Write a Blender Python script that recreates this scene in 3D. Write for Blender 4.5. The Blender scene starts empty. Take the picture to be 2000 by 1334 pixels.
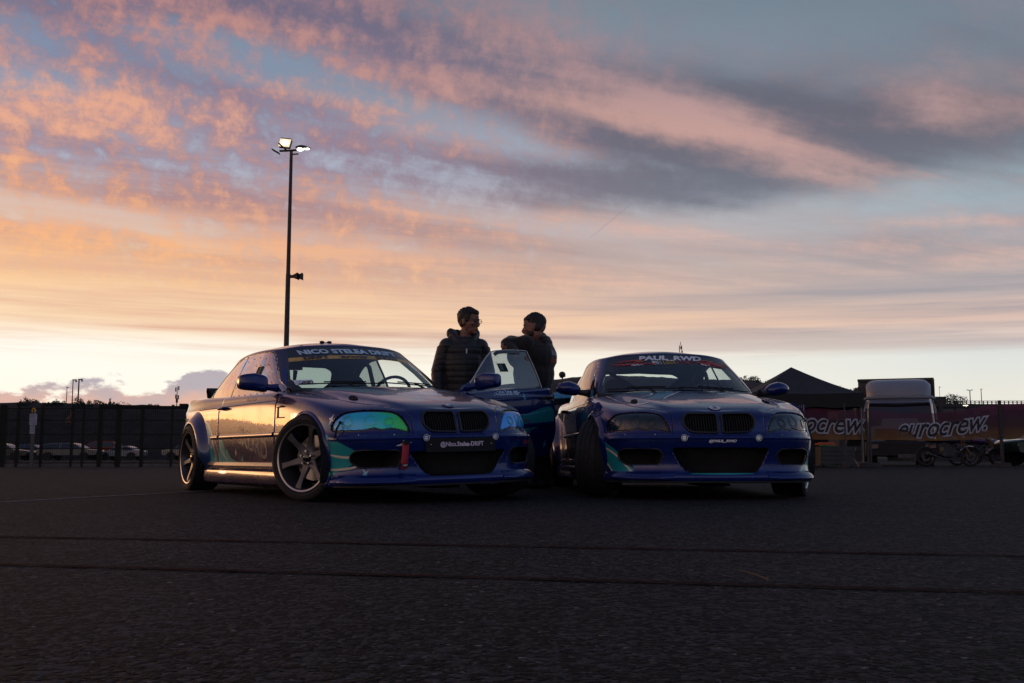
import bpy, bmesh, math, random
import numpy as np
from mathutils import Vector, Matrix, Euler
from mathutils.bvhtree import BVHTree
random.seed(7)
R = math.radians
SC = bpy.context.scene
COL = SC.collection

# ------------------------------------------------------------------ camera
cam_d = bpy.data.cameras.new('camera')
cam_d.sensor_width = 36.0
cam_d.lens = 35.3
cam_d.clip_start = 0.05
cam_d.clip_end = 6000
cam = bpy.data.objects.new('camera', cam_d)
COL.objects.link(cam)
cam.location = (0, 0, 0.316)
cam.rotation_euler = (R(90 + 6.53), 0, 0)
SC.camera = cam
SC.view_settings.view_transform = 'Standard'
SC.view_settings.look = 'None'
SC.view_settings.exposure = 0.0
SC.view_settings.gamma = 1.0
SC.view_settings.use_curve_mapping = False
SC.cycles.max_bounces = 7
SC.cycles.transparent_max_bounces = 16
SC.cycles.caustics_reflective = False
SC.cycles.caustics_refractive = False
SC.cycles.sample_clamp_indirect = 6
SC.cycles.use_denoising = True


def lin(c):
    out = []
    for v in c[:3]:
        v = v / 255.0
        out.append(v / 12.92 if v <= 0.04045 else ((v + 0.055) / 1.055) ** 2.4)
    return (out[0], out[1], out[2], 1.0)


class S:
    """a shader value with operators; every operator adds a Math node"""
    def __init__(s, nt, v):
        s.nt = nt; s.v = v

    def m(s, op, *a, clamp=False):
        n = s.nt.nodes.new('ShaderNodeMath'); n.operation = op; n.use_clamp = clamp
        for i, x in enumerate((s,) + a):
            x = x.v if isinstance(x, S) else x
            if isinstance(x, (int, float)):
                n.inputs[i].default_value = x
            else:
                s.nt.links.new(x, n.inputs[i])
        return S(s.nt, n.outputs[0])

    def __add__(s, o): return s.m('ADD', o)
    def __radd__(s, o): return s.m('ADD', o)
    def __sub__(s, o): return s.m('SUBTRACT', o)
    def __rsub__(s, o): return S(s.nt, float(o)).m('SUBTRACT', s)
    def __mul__(s, o): return s.m('MULTIPLY', o)
    def __rmul__(s, o): return s.m('MULTIPLY', o)
    def __truediv__(s, o): return s.m('DIVIDE', o)
    def clamp(s): return s.m('ADD', 0.0, clamp=True)

    def step(s, a, b, kind='SMOOTHSTEP'):
        n = s.nt.nodes.new('ShaderNodeMapRange'); n.interpolation_type = kind; n.clamp = True
        s.nt.links.new(s.v, n.inputs[0])
        lo, hi = (0.0, 1.0)
        if a > b: a, b, lo, hi = b, a, 1.0, 0.0
        n.inputs[1].default_value = a; n.inputs[2].default_value = b
        n.inputs[3].default_value = lo; n.inputs[4].default_value = hi
        return S(s.nt, n.outputs[0])


def ramp(nt, fac, stops, interp='EASE'):
    n = nt.nodes.new('ShaderNodeValToRGB'); n.color_ramp.interpolation = interp
    e = n.color_ramp.elements
    while len(e) > 1: e.remove(e[-1])
    for i, (p, c) in enumerate(stops):
        if i == 0: e[0].position = p; e[0].color = c
        else:
            k = e.new(p); k.color = c
    nt.links.new(fac.v if isinstance(fac, S) else fac, n.inputs[0])
    return n.outputs[0]


def mixc(nt, fac, a, b, mode='MIX'):
    n = nt.nodes.new('ShaderNodeMix'); n.data_type = 'RGBA'; n.blend_type = mode; n.clamp_factor = True
    f = fac.v if isinstance(fac, S) else fac
    for sock, v in ((n.inputs[0], f), (n.inputs[6], a), (n.inputs[7], b)):
        if isinstance(v, (int, float)): sock.default_value = v
        elif isinstance(v, (tuple, list)): sock.default_value = v
        else: nt.links.new(v, sock)
    return n.outputs[2]


def noise(nt, vec, scale, detail=4.0, rough=0.5, dist=0.0, lac=2.0, col=False):
    n = nt.nodes.new('ShaderNodeTexNoise')
    n.inputs['Scale'].default_value = scale; n.inputs['Detail'].default_value = detail
    n.inputs['Roughness'].default_value = rough; n.inputs['Distortion'].default_value = dist
    n.inputs['Lacunarity'].default_value = lac
    if vec is not None: nt.links.new(vec, n.inputs['Vector'])
    return n.outputs['Color'] if col else S(nt, n.outputs['Fac'])


def comb(nt, x, y, z):
    n = nt.nodes.new('ShaderNodeCombineXYZ')
    for i, v in enumerate((x, y, z)):
        v = v.v if isinstance(v, S) else v
        if isinstance(v, (int, float)): n.inputs[i].default_value = v
        else: nt.links.new(v, n.inputs[i])
    return n.outputs[0]


# ------------------------------------------------------------------ dusk sky
SUN_AZ, SUN_EL = -58.0, 1.2          # degrees left of the view axis, degrees above the horizon


def build_world():
    w = bpy.data.worlds.new('World'); SC.world = w; w.use_nodes = True
    nt = w.node_tree; nt.nodes.clear()
    out = nt.nodes.new('ShaderNodeOutputWorld'); bg = nt.nodes.new('ShaderNodeBackground')
    nt.links.new(bg.outputs[0], out.inputs[0])
    tc = nt.nodes.new('ShaderNodeTexCoord')
    sep = nt.nodes.new('ShaderNodeSeparateXYZ'); nt.links.new(tc.outputs['Generated'], sep.inputs[0])
    dx, dy, dz = (S(nt, sep.outputs[i]) for i in range(3))
    az = dx.m('ARCTAN2', dy) * 57.29578
    el = dz.m('ARCSINE') * 57.29578
    ele = (el / 45.0).clamp()
    E = lambda d: d / 45.0
    side = az.step(-27, 27, 'SMOOTHERSTEP')        # 0 left of the picture, 1 right of it
    aab = az.m('ABSOLUTE')
    back = az.m('SUBTRACT', -58.0).m('ABSOLUTE')      # away from the sun
    back = back.m('MINIMUM', 360.0 - back)
    backf = back.step(85, 170)
    # large drifting wobble so nothing follows straight lines
    dzp = dz.m('MAXIMUM', 0.0) + 0.05
    qx = dx / dzp; qy = dy / dzp
    A = R(66.0)
    ca, sa = math.cos(A), math.sin(A)
    u = qx * sa + qy * ca
    v = qx * ca - qy * sa
    wob = noise(nt, comb(nt, u * 0.10, v * 0.45, 3.1), 1.0, 3, 0.5) - 0.5
    vw = v + wob * 1.1
    azw = az + (noise(nt, comb(nt, az * 0.045, el * 0.16, 0.7), 1.0, 4, 0.55) - 0.5) * 11.0
    elw = el + (noise(nt, comb(nt, az * 0.05, el * 0.16, 9.7), 1.0, 4, 0.55) - 0.5) * 3.4

    def blob(px, py, sx, sy, ang=0.0, amp=1.0):
        """soft cloud mass; position in degrees of azimuth / elevation read off at (px,py)"""
        x, y, z = (px - 1000) / 1961, 1.0, (667 - py) / 1961
        c_, s_ = math.cos(R(6.53)), math.sin(R(6.53))
        Y, Z = y * c_ - z * s_, y * s_ + z * c_
        a0 = math.degrees(math.atan2(x, Y)); e0 = math.degrees(math.atan2(Z, math.hypot(x, Y)))
        c, s = math.cos(R(ang)), -math.sin(R(ang))
        k = 1961 / 57.3
        da = azw - a0; de = elw - e0
        p = (da * c - de * s) / (sx / k); q = (da * s + de * c) / (sy / k)
        r2 = p * p + q * q
        return (r2 * -0.5).m('EXPONENT') * amp

    # ---- clear sky behind the clouds
    clearL = ramp(nt, ele, [(0, lin((255, 232, 204))), (E(2.5), lin((255, 249, 234))), (E(5.6), lin((255, 252, 241))), (E(7.6), lin((252, 222, 182))),
                            (E(10), lin((249, 205, 158))), (E(13), lin((216, 190, 178))), (E(16), lin((172, 178, 196))),
                            (E(21), lin((126, 142, 168))), (E(27), lin((100, 120, 148))), (1.0, lin((70, 92, 128)))])
    clearR = ramp(nt, ele, [(0, lin((222, 212, 196))), (E(3), lin((232, 230, 220))), (E(5.3), lin((222, 226, 222))), (E(6.1), lin((226, 206, 196))), (E(7.4), lin((221, 190, 176))),
                            (E(9), lin((186, 176, 176))), (E(11.5), lin((168, 172, 180))), (E(14), lin((160, 178, 188))),
                            (E(18), lin((136, 150, 162))), (E(22), lin((118, 132, 146))), (E(27), lin((104, 122, 138))), (1.0, lin((66, 88, 118)))])
    clearC = ramp(nt, ele, [(0, lin((246, 230, 210))), (E(3), lin((255, 252, 242))), (E(5.6), lin((254, 246, 230))), (E(7.6), lin((246, 204, 170))),
                            (E(10), lin((222, 190, 172))), (E(13), lin((196, 180, 180))), (E(16), lin((168, 172, 188))),
                            (E(21), lin((134, 146, 162))), (E(27), lin((120, 136, 148))), (1.0, lin((68, 90, 122)))])
    s1 = az.step(-25, 1, 'LINEAR'); s2 = az.step(-1, 25, 'LINEAR')
    clear = mixc(nt, s2, mixc(nt, s1, clearL, clearC), clearR)
    # ---- lit and shaded cloud colours
    litL = ramp(nt, ele, [(0, lin((255, 214, 160))), (E(6), lin((255, 222, 176))), (E(9.5), lin((250, 190, 136))), (E(13), lin((244, 172, 122))),
                          (E(18), lin((232, 168, 138))), (E(22), lin((200, 142, 130))), (E(27), lin((168, 122, 124))), (1.0, lin((104, 88, 104)))])
    litR = ramp(nt, ele, [(0, lin((226, 190, 170))), (E(7), lin((232, 196, 176))), (E(12), lin((222, 180, 168))), (E(17), lin((196, 156, 150))),
                          (E(22), lin((160, 138, 146))), (E(27), lin((130, 124, 138))), (1.0, lin((84, 84, 104)))])
    lit = mixc(nt, az.step(-22, 20), litL, litR)
    shL = ramp(nt, ele, [(0, lin((196, 150, 136))), (E(8), lin((228, 172, 140))), (E(12), lin((172, 132, 134))), (E(18), lin((138, 116, 138))), (E(26), lin((106, 98, 122))), (1.0, lin((66, 68, 92)))])
    shR = ramp(nt, ele, [(0, lin((150, 142, 146))), (E(8), lin((168, 156, 158))), (E(13), lin((112, 116, 130))), (E(18), lin((100, 98, 112))), (E(26), lin((98, 114, 132))), (1.0, lin((58, 66, 86)))])
    sh = mixc(nt, az.step(-14, 12), shL, shR)

    # ---- textures of the cloud deck
    mott = noise(nt, comb(nt, u * 1.1 + wob * 1.5, vw * 2.4, 1.7), 1.0, 8, 0.62, 0.35)
    strk = noise(nt, comb(nt, u * 0.32 + wob, vw * 2.0, 8.2), 1.0, 7, 0.58, 0.15)
    tuft = noise(nt, comb(nt, az * 0.40 + el * 0.10, el * 0.52 + az * 0.05, 4.2), 1.0, 9, 0.64, 0.4)
    fine = noise(nt, comb(nt, az * 0.95 - el * 0.22, el * 0.85 + az * 0.16, 7.7), 1.0, 8, 0.62, 0.3)
    big = noise(nt, comb(nt, az * 0.07, el * 0.2, 5.2), 1.0, 4, 0.5)
    leftw = az.step(14, -16)

    # ---- macro layout of cloud masses
    dens = leftw * 0.38 + 0.13
    dens = dens + blob(740, 90, 420, 48, -11, .42) + blob(1250, 215, 330, 60, -13, .62) + blob(1750, 250, 380, 75, -4, .62) \
        + blob(1180, 365, 220, 32, -3, .55) + blob(1350, 265, 300, 50, -15, .25) + blob(1900, 190, 120, 45, -5, .3) \
        + blob(1230, 432, 130, 12, -9, .42) + blob(1880, 428, 110, 9, -7, .45) + blob(1560, 470, 260, 12, -1, .25) \
        + blob(1500, 545, 600, 30, 1, .26) + blob(1200, 560, 500, 40, 0, .16) + blob(400, 385, 520, 60, -7, .18)
    dens = dens - blob(1560, 410, 330, 34, -2, .55) - blob(1200, 40, 420, 50, -6, .32) - blob(1500, 110, 300, 45, -5, .08) \
        - blob(230, 435, 230, 13, -7, .75) - blob(780, 215, 210, 26, -15, .42) - blob(560, 150, 200, 36, -20, .18) - blob(1240, 300, 90, 14, -12, .3) \
        - blob(1050, 300, 120, 20, -12, .30) - blob(90, 170, 130, 30, -8, .2) - blob(840, 340, 150, 14, -8, .25)
    low = el.step(7.8, 10.8)
    text = (mott - 0.5) * (leftw * 1.3 + 0.5) + (strk - 0.5) * 2.0 + (tuft - 0.5) * (leftw * 1.5 + 0.45) + (fine - 0.5) * (leftw * 1.2 + 0.3)
    d = (dens + text + (big - 0.5) * 0.5)
    cover = d.step(-0.30, 0.85) * low
    # how much of the cloud is lit from below by the glow
    shade = noise(nt, comb(nt, u * 0.6 + 3.3, vw * 2.2 + wob, 2.2), 1.0, 8, 0.62, 0.3)
    shd = (shade - 0.5) * 2.4 + (0.5 - tuft) * (leftw * 1.6 + 0.5) + (0.5 - fine) * (leftw * 1.9 + 0.5) + (0.5 - strk) * 1.0 + (0.5 - mott) * 1.3 + 0.20 + blob(1700, 300, 420, 42, -4, .75) + blob(1180, 375, 230, 24, -4, .7) + blob(1300, 245, 260, 18, -15, -.3) \
        + blob(1560, 180, 180, 60, -10, .45) + blob(1430, 250, 150, 26, -16, -.45) + blob(1500, 330, 200, 16, -10, -.35) + blob(360, 350, 380, 26, -8, .55) + blob(700, 330, 240, 30, -14, .45) + blob(230, 100, 260, 26, -14, .35) + blob(520, 210, 260, 18, -16, .35) + blob(800, 75, 330, 22, -10, .42) + blob(1250, 300, 160, 24, -22, .35) \
        + blob(1320, 205, 200, 30, -18, -.6) + blob(1620, 315, 130, 22, -12, -.42) + blob(1880, 205, 90, 40, -5, -.42) + blob(1230, 432, 150, 15, -9, -.5) + blob(1880, 430, 120, 12, -9, -.5) \
        + blob(900, 350, 260, 22, -6, .3) + az.step(-30, 25) * 0.25
    shf = shd.step(-0.40, 1.05)
    cloud = mixc(nt, shf, lit, sh)
    colr = mixc(nt, cover * 0.93, clear, cloud)
    # thin veils low over the horizon
    veil = noise(nt, comb(nt, az * 0.035, el * 0.75 + az * 0.006, 6.6), 1.0, 5, 0.55)
    veil2 = noise(nt, comb(nt, az * 0.06, el * 1.9 + az * 0.03, 3.6), 1.0, 6, 0.6)
    vf = (veil.step(0.42, 0.66) * 0.6 + veil2.step(0.45, 0.7) * 0.45) * el.step(4.6, 6.6) * el.step(15.0, 10.0)
    veilc = mixc(nt, side, lin((226, 176, 150)), lin((164, 158, 164)))
    colr = mixc(nt, vf, colr, veilc)
    # small cumulus standing on the left horizon
    cun = noise(nt, comb(nt, az * 0.30, el * 0.62, 2.9), 1.0, 7, 0.58)
    cub = az.step(-13.5, -16.0) * 0.95 + (az.step(-26.5, -24.6) * -0.2) - az.m('SUBTRACT', -17.9).m('ABSOLUTE').step(0.0, 2.2) * 0.25
    bump = (az.m('SUBTRACT', -16.8).m('ABSOLUTE')).step(2.6, 0.0) * 1.6
    hgt = (cun - 0.36) * 7.5 + bump + 1.4
    cu = (hgt - (el - 1.1)).step(-0.12, 0.5) * az.step(-14.4, -16.2)
    cucol = mixc(nt, (el + (cun - 0.5) * 5.0).step(2.0, 4.6), lin((226, 172, 152)), lin((172, 164, 176)))
    colr = mixc(nt, cu * 0.92, colr, cucol)
    # the jet trail
    tx = az * 1.0
    tl = (el - (az * 0.78 + 8.85)).m('ABSOLUTE').step(0.07, 0.0) * az.step(4.0, 5.2) * az.step(8.6, 7.6) * 0.32
    colr = mixc(nt, tl, colr, lin((128, 128, 148)))
    # away from the sunset the dusk is blue and dim
    bk = ramp(nt, ele, [(0, lin((138, 142, 164))), (E(6), lin((146, 152, 178))), (E(14), lin((140, 156, 190))), (E(28), lin((112, 134, 174))), (1.0, lin((78, 96, 136)))])
    bkc = mixc(nt, noise(nt, comb(nt, dx * 2.2, dy * 2.2, dz * 6.0), 1.0, 6, 0.55).step(0.45, 0.7) * 0.5, bk, lin((96, 88, 112)))
    colr = mixc(nt, backf, colr, bkc)
    # overhead: dim
    colr = mixc(nt, el.step(27, 55) * 0.75, colr, lin((74, 88, 120)))
    # glow round the place where the sun went down
    ga = back.step(36, 0); ge = el.step(12, 0)
    glow = (ga * ga) * ge
    gl = mixc(nt, glow, (0, 0, 0, 1), (8.5, 3.5, 0.75, 1))
    colr = mixc(nt, 1.0, colr, gl, 'ADD')
    # a trace of the physical sky
    sky = nt.nodes.new('ShaderNodeTexSky'); sky.sky_type = 'NISHITA'; sky.sun_disc = False
    sky.sun_elevation = R(SUN_EL); sky.sun_rotation = R(SUN_AZ)
    sk = mixc(nt, 1.0, sky.outputs[0], (0.012, 0.012, 0.012, 1), 'MULTIPLY')
    colr = mixc(nt, 1.0, colr, sk, 'ADD')
    nt.links.new(colr, bg.inputs[0]); bg.inputs[1].default_value = 1.0
    w.cycles.sampling_method = 'MANUAL'; w.cycles.sample_map_resolution = 1024


build_world()
sun_d = bpy.data.lights.new('sun', 'SUN'); sun_d.energy = 0.12; sun_d.angle = R(6); sun_d.color = (1.0, 0.62, 0.34)
sun = bpy.data.objects.new('sun', sun_d); COL.objects.link(sun)
_sd = Vector((math.sin(R(SUN_AZ)) * math.cos(R(2.5)), math.cos(R(SUN_AZ)) * math.cos(R(2.5)), math.sin(R(2.5))))
sun.rotation_euler = _sd.to_track_quat('Z', 'Y').to_euler()


# ------------------------------------------------------------------ materials
MATS = {}


def mat(name, col, rough=0.5, metal=0.0, coat=0.0, spec=0.5, coat_rough=0.03, bump=None, emit=None, sheen=0.0, var=None):
    """principled material with a little procedural variation so that nothing is perfectly flat"""
    if name in MATS: return MATS[name]
    m = bpy.data.materials.new(name); m.use_nodes = True
    nt = m.node_tree; b = nt.nodes['Principled BSDF']
    c = col if len(col) == 4 else (*col, 1)
    b.inputs['Base Color'].default_value = c
    b.inputs['Roughness'].default_value = rough
    b.inputs['Metallic'].default_value = metal
    b.inputs['Specular IOR Level'].default_value = spec
    b.inputs['Coat Weight'].default_value = coat
    b.inputs['Coat Roughness'].default_value = coat_rough
    b.inputs['Sheen Weight'].default_value = sheen
    tc = nt.nodes.new('ShaderNodeTexCoord')
    vs, va = var or (6.0, 0.18)
    n = noise(nt, tc.outputs['Object'], vs, 5, 0.6)
    lo = tuple(v * (1 - va) for v in c[:3]) + (1,); hi = tuple(min(1, v * (1 + va)) for v in c[:3]) + (1,)
    nt.links.new(mixc(nt, n.step(0.3, 0.7), lo, hi), b.inputs['Base Color'])
    rr = noise(nt, tc.outputs['Object'], vs * 3.1, 4, 0.6)
    nt.links.new((rr * (0.16 * rough) + rough * 0.92).v, b.inputs['Roughness'])
    if bump:
        bs, st, di = bump
        bn = nt.nodes.new('ShaderNodeBump'); bn.inputs['Strength'].default_value = st; bn.inputs['Distance'].default_value = di
        nt.links.new(noise(nt, tc.outputs['Object'], bs, 5, 0.6).v, bn.inputs['Height'])
        nt.links.new(bn.outputs[0], b.inputs['Normal'])
    if emit:
        b.inputs['Emission Color'].default_value = (*emit[0], 1); b.inputs['Emission Strength'].default_value = emit[1]
    MATS[name] = m
    return m


def glass(name, tint, refl=1.0, rough=0.0, floor=0.0):
    if name in MATS: return MATS[name]
    m = bpy.data.materials.new(name); m.use_nodes = True
    nt = m.node_tree; nt.nodes.clear()
    out = nt.nodes.new('ShaderNodeOutputMaterial')
    tr = nt.nodes.new('ShaderNodeBsdfTransparent'); tr.inputs[0].default_value = (*tint, 1)
    gl = nt.nodes.new('ShaderNodeBsdfGlossy'); gl.inputs['Roughness'].default_value = rough; gl.inputs[0].default_value = (1, 1, 1, 1)
    ge = nt.nodes.new('ShaderNodeNewGeometry'); dt = nt.nodes.new('ShaderNodeVectorMath'); dt.operation = 'DOT_PRODUCT'
    nt.links.new(ge.outputs['Incoming'], dt.inputs[0]); nt.links.new(ge.outputs['Normal'], dt.inputs[1])
    c = 1.0 - S(nt, dt.outputs['Value']).m('ABSOLUTE')           # Fresnel reflection of a thin pane, the same from both faces
    f = ((c.m('POWER', 5.0) * 0.92 + 0.08) * refl + floor).clamp()
    if floor > 0.1:
        tc = nt.nodes.new('ShaderNodeTexCoord')
        bn = nt.nodes.new('ShaderNodeBump'); bn.inputs['Strength'].default_value = 0.35; bn.inputs['Distance'].default_value = 0.02
        nt.links.new(noise(nt, tc.outputs['Object'], 3.5, 2, 0.5).v, bn.inputs['Height']); nt.links.new(bn.outputs[0], gl.inputs['Normal'])
    mx = nt.nodes.new('ShaderNodeMixShader'); nt.links.new(f.v, mx.inputs[0])
    nt.links.new(tr.outputs[0], mx.inputs[1]); nt.links.new(gl.outputs[0], mx.inputs[2]); nt.links.new(mx.outputs[0], out.inputs[0])
    MATS[name] = m
    return m


def paint(name, a, b_, metal=0.55, rough=0.28, flip=None):
    """car lacquer: dark flake base, orange-peel clear coat"""
    if name in MATS: return MATS[name]
    m = bpy.data.materials.new(name); m.use_nodes = True
    nt = m.node_tree; b = nt.nodes['Principled BSDF']
    tc = nt.nodes.new('ShaderNodeTexCoord')
    n = noise(nt, tc.outputs['Object'], 2.2, 5, 0.6)
    base = mixc(nt, n.step(0.3, 0.75), (*a, 1), (*b_, 1))
    nt.links.new(base, b.inputs['Base Color'])
    b.inputs['Metallic'].default_value = metal
    dust = noise(nt, tc.outputs['Object'], 5.0, 6, 0.65)
    nt.links.new((dust.step(0.45, 0.8) * 0.10 + rough).v, b.inputs['Roughness'])
    b.inputs['Coat Weight'].default_value = .85; b.inputs['Coat IOR'].default_value = 1.42; b.inputs['Specular IOR Level'].default_value = .3
    nt.links.new((dust.step(0.4, 0.9) * 0.07 + 0.02).v, b.inputs['Coat Roughness'])
    bn = nt.nodes.new('ShaderNodeBump'); bn.inputs['Strength'].default_value = 0.05; bn.inputs['Distance'].default_value = 0.004
    nt.links.new(noise(nt, tc.outputs['Object'], 24, 2, 0.5).v, bn.inputs['Height']); nt.links.new(bn.outputs[0], b.inputs['Coat Normal'])
    MATS[name] = m
    return m


# ------------------------------------------------------------------ object helpers
def tag(o, label=None, cat=None, group=None, kind=None):
    if label: o['label'] = label
    if cat: o['category'] = cat
    if group: o['group'] = group
    if kind: o['kind'] = kind
    return o


def empty(name, loc=(0, 0, 0), rz=0.0, label=None, cat=None, group=None, parent=None):
    o = bpy.data.objects.new(name, None); COL.objects.link(o); o.location = loc; o.rotation_euler = (0, 0, rz)
    o.empty_display_size = 0.1
    if parent: o.parent = parent
    return tag(o, label, cat, group)


def copy_tree(o, parent=None):
    kids = list(o.children)
    c = o.copy(); COL.objects.link(c)
    if parent is not None: c.parent = parent
    for k in kids: copy_tree(k, c)
    return c


class M:
    """collects shapes, builds ONE mesh object"""
    def __init__(s): s.v = []; s.f = []; s.mi = []

    def add(s, vs, fs, mi=0):
        k = len(s.v); s.v.extend([tuple(p) for p in vs]); s.f.extend([tuple(i + k for i in f) for f in fs]); s.mi.extend([mi] * len(fs)); return s

    def box(s, c, d, rz=0.0, mi=0, rot=None, taper=None):
        x, y, z = d[0] / 2, d[1] / 2, d[2] / 2
        t = taper or (1, 1)
        P = [(-x, -y, -z), (x, -y, -z), (x, y, -z), (-x, y, -z), (-x * t[0], -y * t[1], z), (x * t[0], -y * t[1], z), (x * t[0], y * t[1], z), (-x * t[0], y * t[1], z)]
        mt = rot if rot is not None else Matrix.Rotation(rz, 3, 'Z')
        P = [mt @ Vector(p) + Vector(c) for p in P]
        return s.add(P, [(0, 3, 2, 1), (4, 5, 6, 7), (0, 1, 5, 4), (1, 2, 6, 5), (2, 3, 7, 6), (3, 0, 4, 7)], mi)

    def tube(s, pts, r, n=8, mi=0, cap=True, closed=False):
        pts = [Vector(p) for p in pts]; N = len(pts)
        rr = r if isinstance(r, (list, tuple)) else [r] * N
        rings = []; up = None
        for i, p in enumerate(pts):
            if closed: t = pts[(i + 1) % N] - pts[i - 1]
            else: t = pts[min(i + 1, N - 1)] - pts[max(i - 1, 0)]
            t.normalize()
            if up is None:
                up = Vector((0, 0, 1)) if abs(t.z) < 0.9 else Vector((1, 0, 0))
            a = t.cross(up)
            if a.length < 1e-6: a = t.orthogonal()
            a.normalize(); b = a.cross(t).normalized(); up = b
            rings.append([p + (a * math.cos(2 * math.pi * k / n) + b * math.sin(2 * math.pi * k / n)) * rr[i] for k in range(n)])
        vs = [q for rg in rings for q in rg]; fs = []
        for i in range(N if closed else N - 1):
            j = (i + 1) % N
            for k in range(n):
                l = (k + 1) % n
                fs.append((i * n + k, i * n + l, j * n + l, j * n + k))
        if cap and not closed:
            fs.append(tuple(range(n - 1, -1, -1))); fs.append(tuple((N - 1) * n + k for k in range(n)))
        return s.add(vs, fs, mi)

    def cyl(s, a, b, r, n=16, mi=0, r2=None): return s.tube([a, b], [r, r if r2 is None else r2], n, mi)

    def lathe(s, prof, n=32, axis='Y', c=(0, 0, 0), mi=0, closed=False, a0=0.0, a1=2 * math.pi):
        """prof: list of (radius, along) turned round the axis"""
        full = abs(a1 - a0 - 2 * math.pi) < 1e-6
        m = n if full else n + 1
        vs = []
        for k in range(m):
            a = a0 + (a1 - a0) * k / n
            for (r, h) in prof:
                if axis == 'Y': p = (r * math.cos(a), h, r * math.sin(a))
                elif axis == 'Z': p = (r * math.cos(a), r * math.sin(a), h)
                else: p = (h, r * math.cos(a), r * math.sin(a))
                vs.append((p[0] + c[0], p[1] + c[1], p[2] + c[2]))
        L = len(prof); fs = []
        for k in range(n):
            j = (k + 1) % m
            for i in range(L if closed else L - 1):
                i2 = (i + 1) % L
                fs.append((k * L + i, k * L + i2, j * L + i2, j * L + i))
        return s.add(vs, fs, mi)

    def prism(s, poly, h, fn=None, mi=0):
        """poly in 2D, extruded 0..h; fn(a,b,h) -> 3D"""
        fn = fn or (lambda a, b, c: (a, b, c))
        n = len(poly)
        vs = [fn(a, b, 0) for a, b in poly] + [fn(a, b, h) for a, b in poly]
        fs = [tuple(range(n - 1, -1, -1)), tuple(range(n, 2 * n))] + [(i, (i + 1) % n, n + (i + 1) % n, n + i) for i in range(n)]
        return s.add(vs, fs, mi)

    def grid(s, P, mi=0, closed_u=False):
        """P[i][j] points"""
        a = len(P); b = len(P[0]); vs = [p for r in P for p in r]; fs = []
        for i in range(a if closed_u else a - 1):
            for j in range(b - 1):
                i2 = (i + 1) % a
                fs.append((i * b + j, i2 * b + j, i2 * b + j + 1, i * b + j + 1))
        return s.add(vs, fs, mi)

    def ell(s, c, r, n=16, m=10, mi=0, rot=None):
        vs = []; mt = rot or Matrix.Identity(3)
        for i in range(m + 1):
            t = math.pi * i / m
            for k in range(n):
                a = 2 * math.pi * k / n
                vs.append(mt @ Vector((r[0] * math.sin(t) * math.cos(a), r[1] * math.sin(t) * math.sin(a), r[2] * math.cos(t))) + Vector(c))
        fs = [(i * n + k, (i + 1) * n + k, (i + 1) * n + (k + 1) % n, i * n + (k + 1) % n) for i in range(m) for k in range(n)]
        return s.add(vs, fs, mi)

    def build(s, name, mats, parent=None, smooth=True, bevel=0.0, sharp=35, loc=None, solid=0.0, sub=0, bseg=2):
        me = bpy.data.meshes.new(name); me.from_pydata(s.v, [], s.f)
        if not isinstance(mats, (list, tuple)): mats = [mats]
        for m in mats: me.materials.append(m)
        me.polygons.foreach_set('material_index', s.mi)
        bm = bmesh.new(); bm.from_mesh(me)
        bmesh.ops.remove_doubles(bm, verts=bm.verts, dist=1e-5)
        bmesh.ops.recalc_face_normals(bm, faces=bm.faces)
        if smooth:
            for f in bm.faces: f.smooth = True
            for e in bm.edges:
                if len(e.link_faces) == 2 and e.calc_face_angle(0) > R(sharp): e.smooth = False
        bm.to_mesh(me); bm.free()
        o = bpy.data.objects.new(name, me); COL.objects.link(o)
        if loc is not None: o.location = loc
        if parent: o.parent = parent
        if solid:
            md = o.modifiers.new('solid', 'SOLIDIFY'); md.thickness = solid; md.offset = -1
        if bevel:
            md = o.modifiers.new('bevel', 'BEVEL'); md.width = bevel; md.segments = bseg; md.limit_method = 'ANGLE'; md.angle_limit = R(40)
            md.harden_normals = False
        if sub:
            md = o.modifiers.new('sub', 'SUBSURF'); md.levels = sub; md.render_levels = sub
        return o


def text_mesh(txt, size, shear=0.0, bold=0.0, fn=None, align='CENTER', sx=1.0, thick=0.0, space=1.0, raw=False, res=3):
    """letters as flat polygons; returns (verts, faces) with fn(a,b)->3D"""
    c = bpy.data.curves.new('t', 'FONT'); c.body = txt; c.size = size; c.shear = shear; c.offset = bold; c.align_x = align; c.align_y = 'CENTER'
    c.resolution_u = res; c.space_character = space; c.fill_mode = 'BOTH' if not raw else 'BOTH'
    o = bpy.data.objects.new('t', c); COL.objects.link(o)
    dg = bpy.context.evaluated_depsgraph_get(); me = bpy.data.meshes.new_from_object(o.evaluated_get(dg))
    vs = [(v.co.x * sx, v.co.y) for v in me.vertices]; fs = [tuple(p.vertices) for p in me.polygons]
    bpy.data.objects.remove(o); bpy.data.curves.remove(c); bpy.data.meshes.remove(me)
    if fn: vs = [fn(a, b) for a, b in vs]
    return vs, fs


def inpoly(pts, poly):
    """vectorised point in polygon"""
    x, y = pts[:, 0], pts[:, 1]; ins = np.zeros(len(pts), bool); n = len(poly)
    for i in range(n):
        x1, y1 = poly[i]; x2, y2 = poly[(i + 1) % n]
        if y1 == y2: continue
        c = ((y1 > y) != (y2 > y)) & (x < (x2 - x1) * (y - y1) / (y2 - y1) + x1)
        ins ^= c
    return ins


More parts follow.
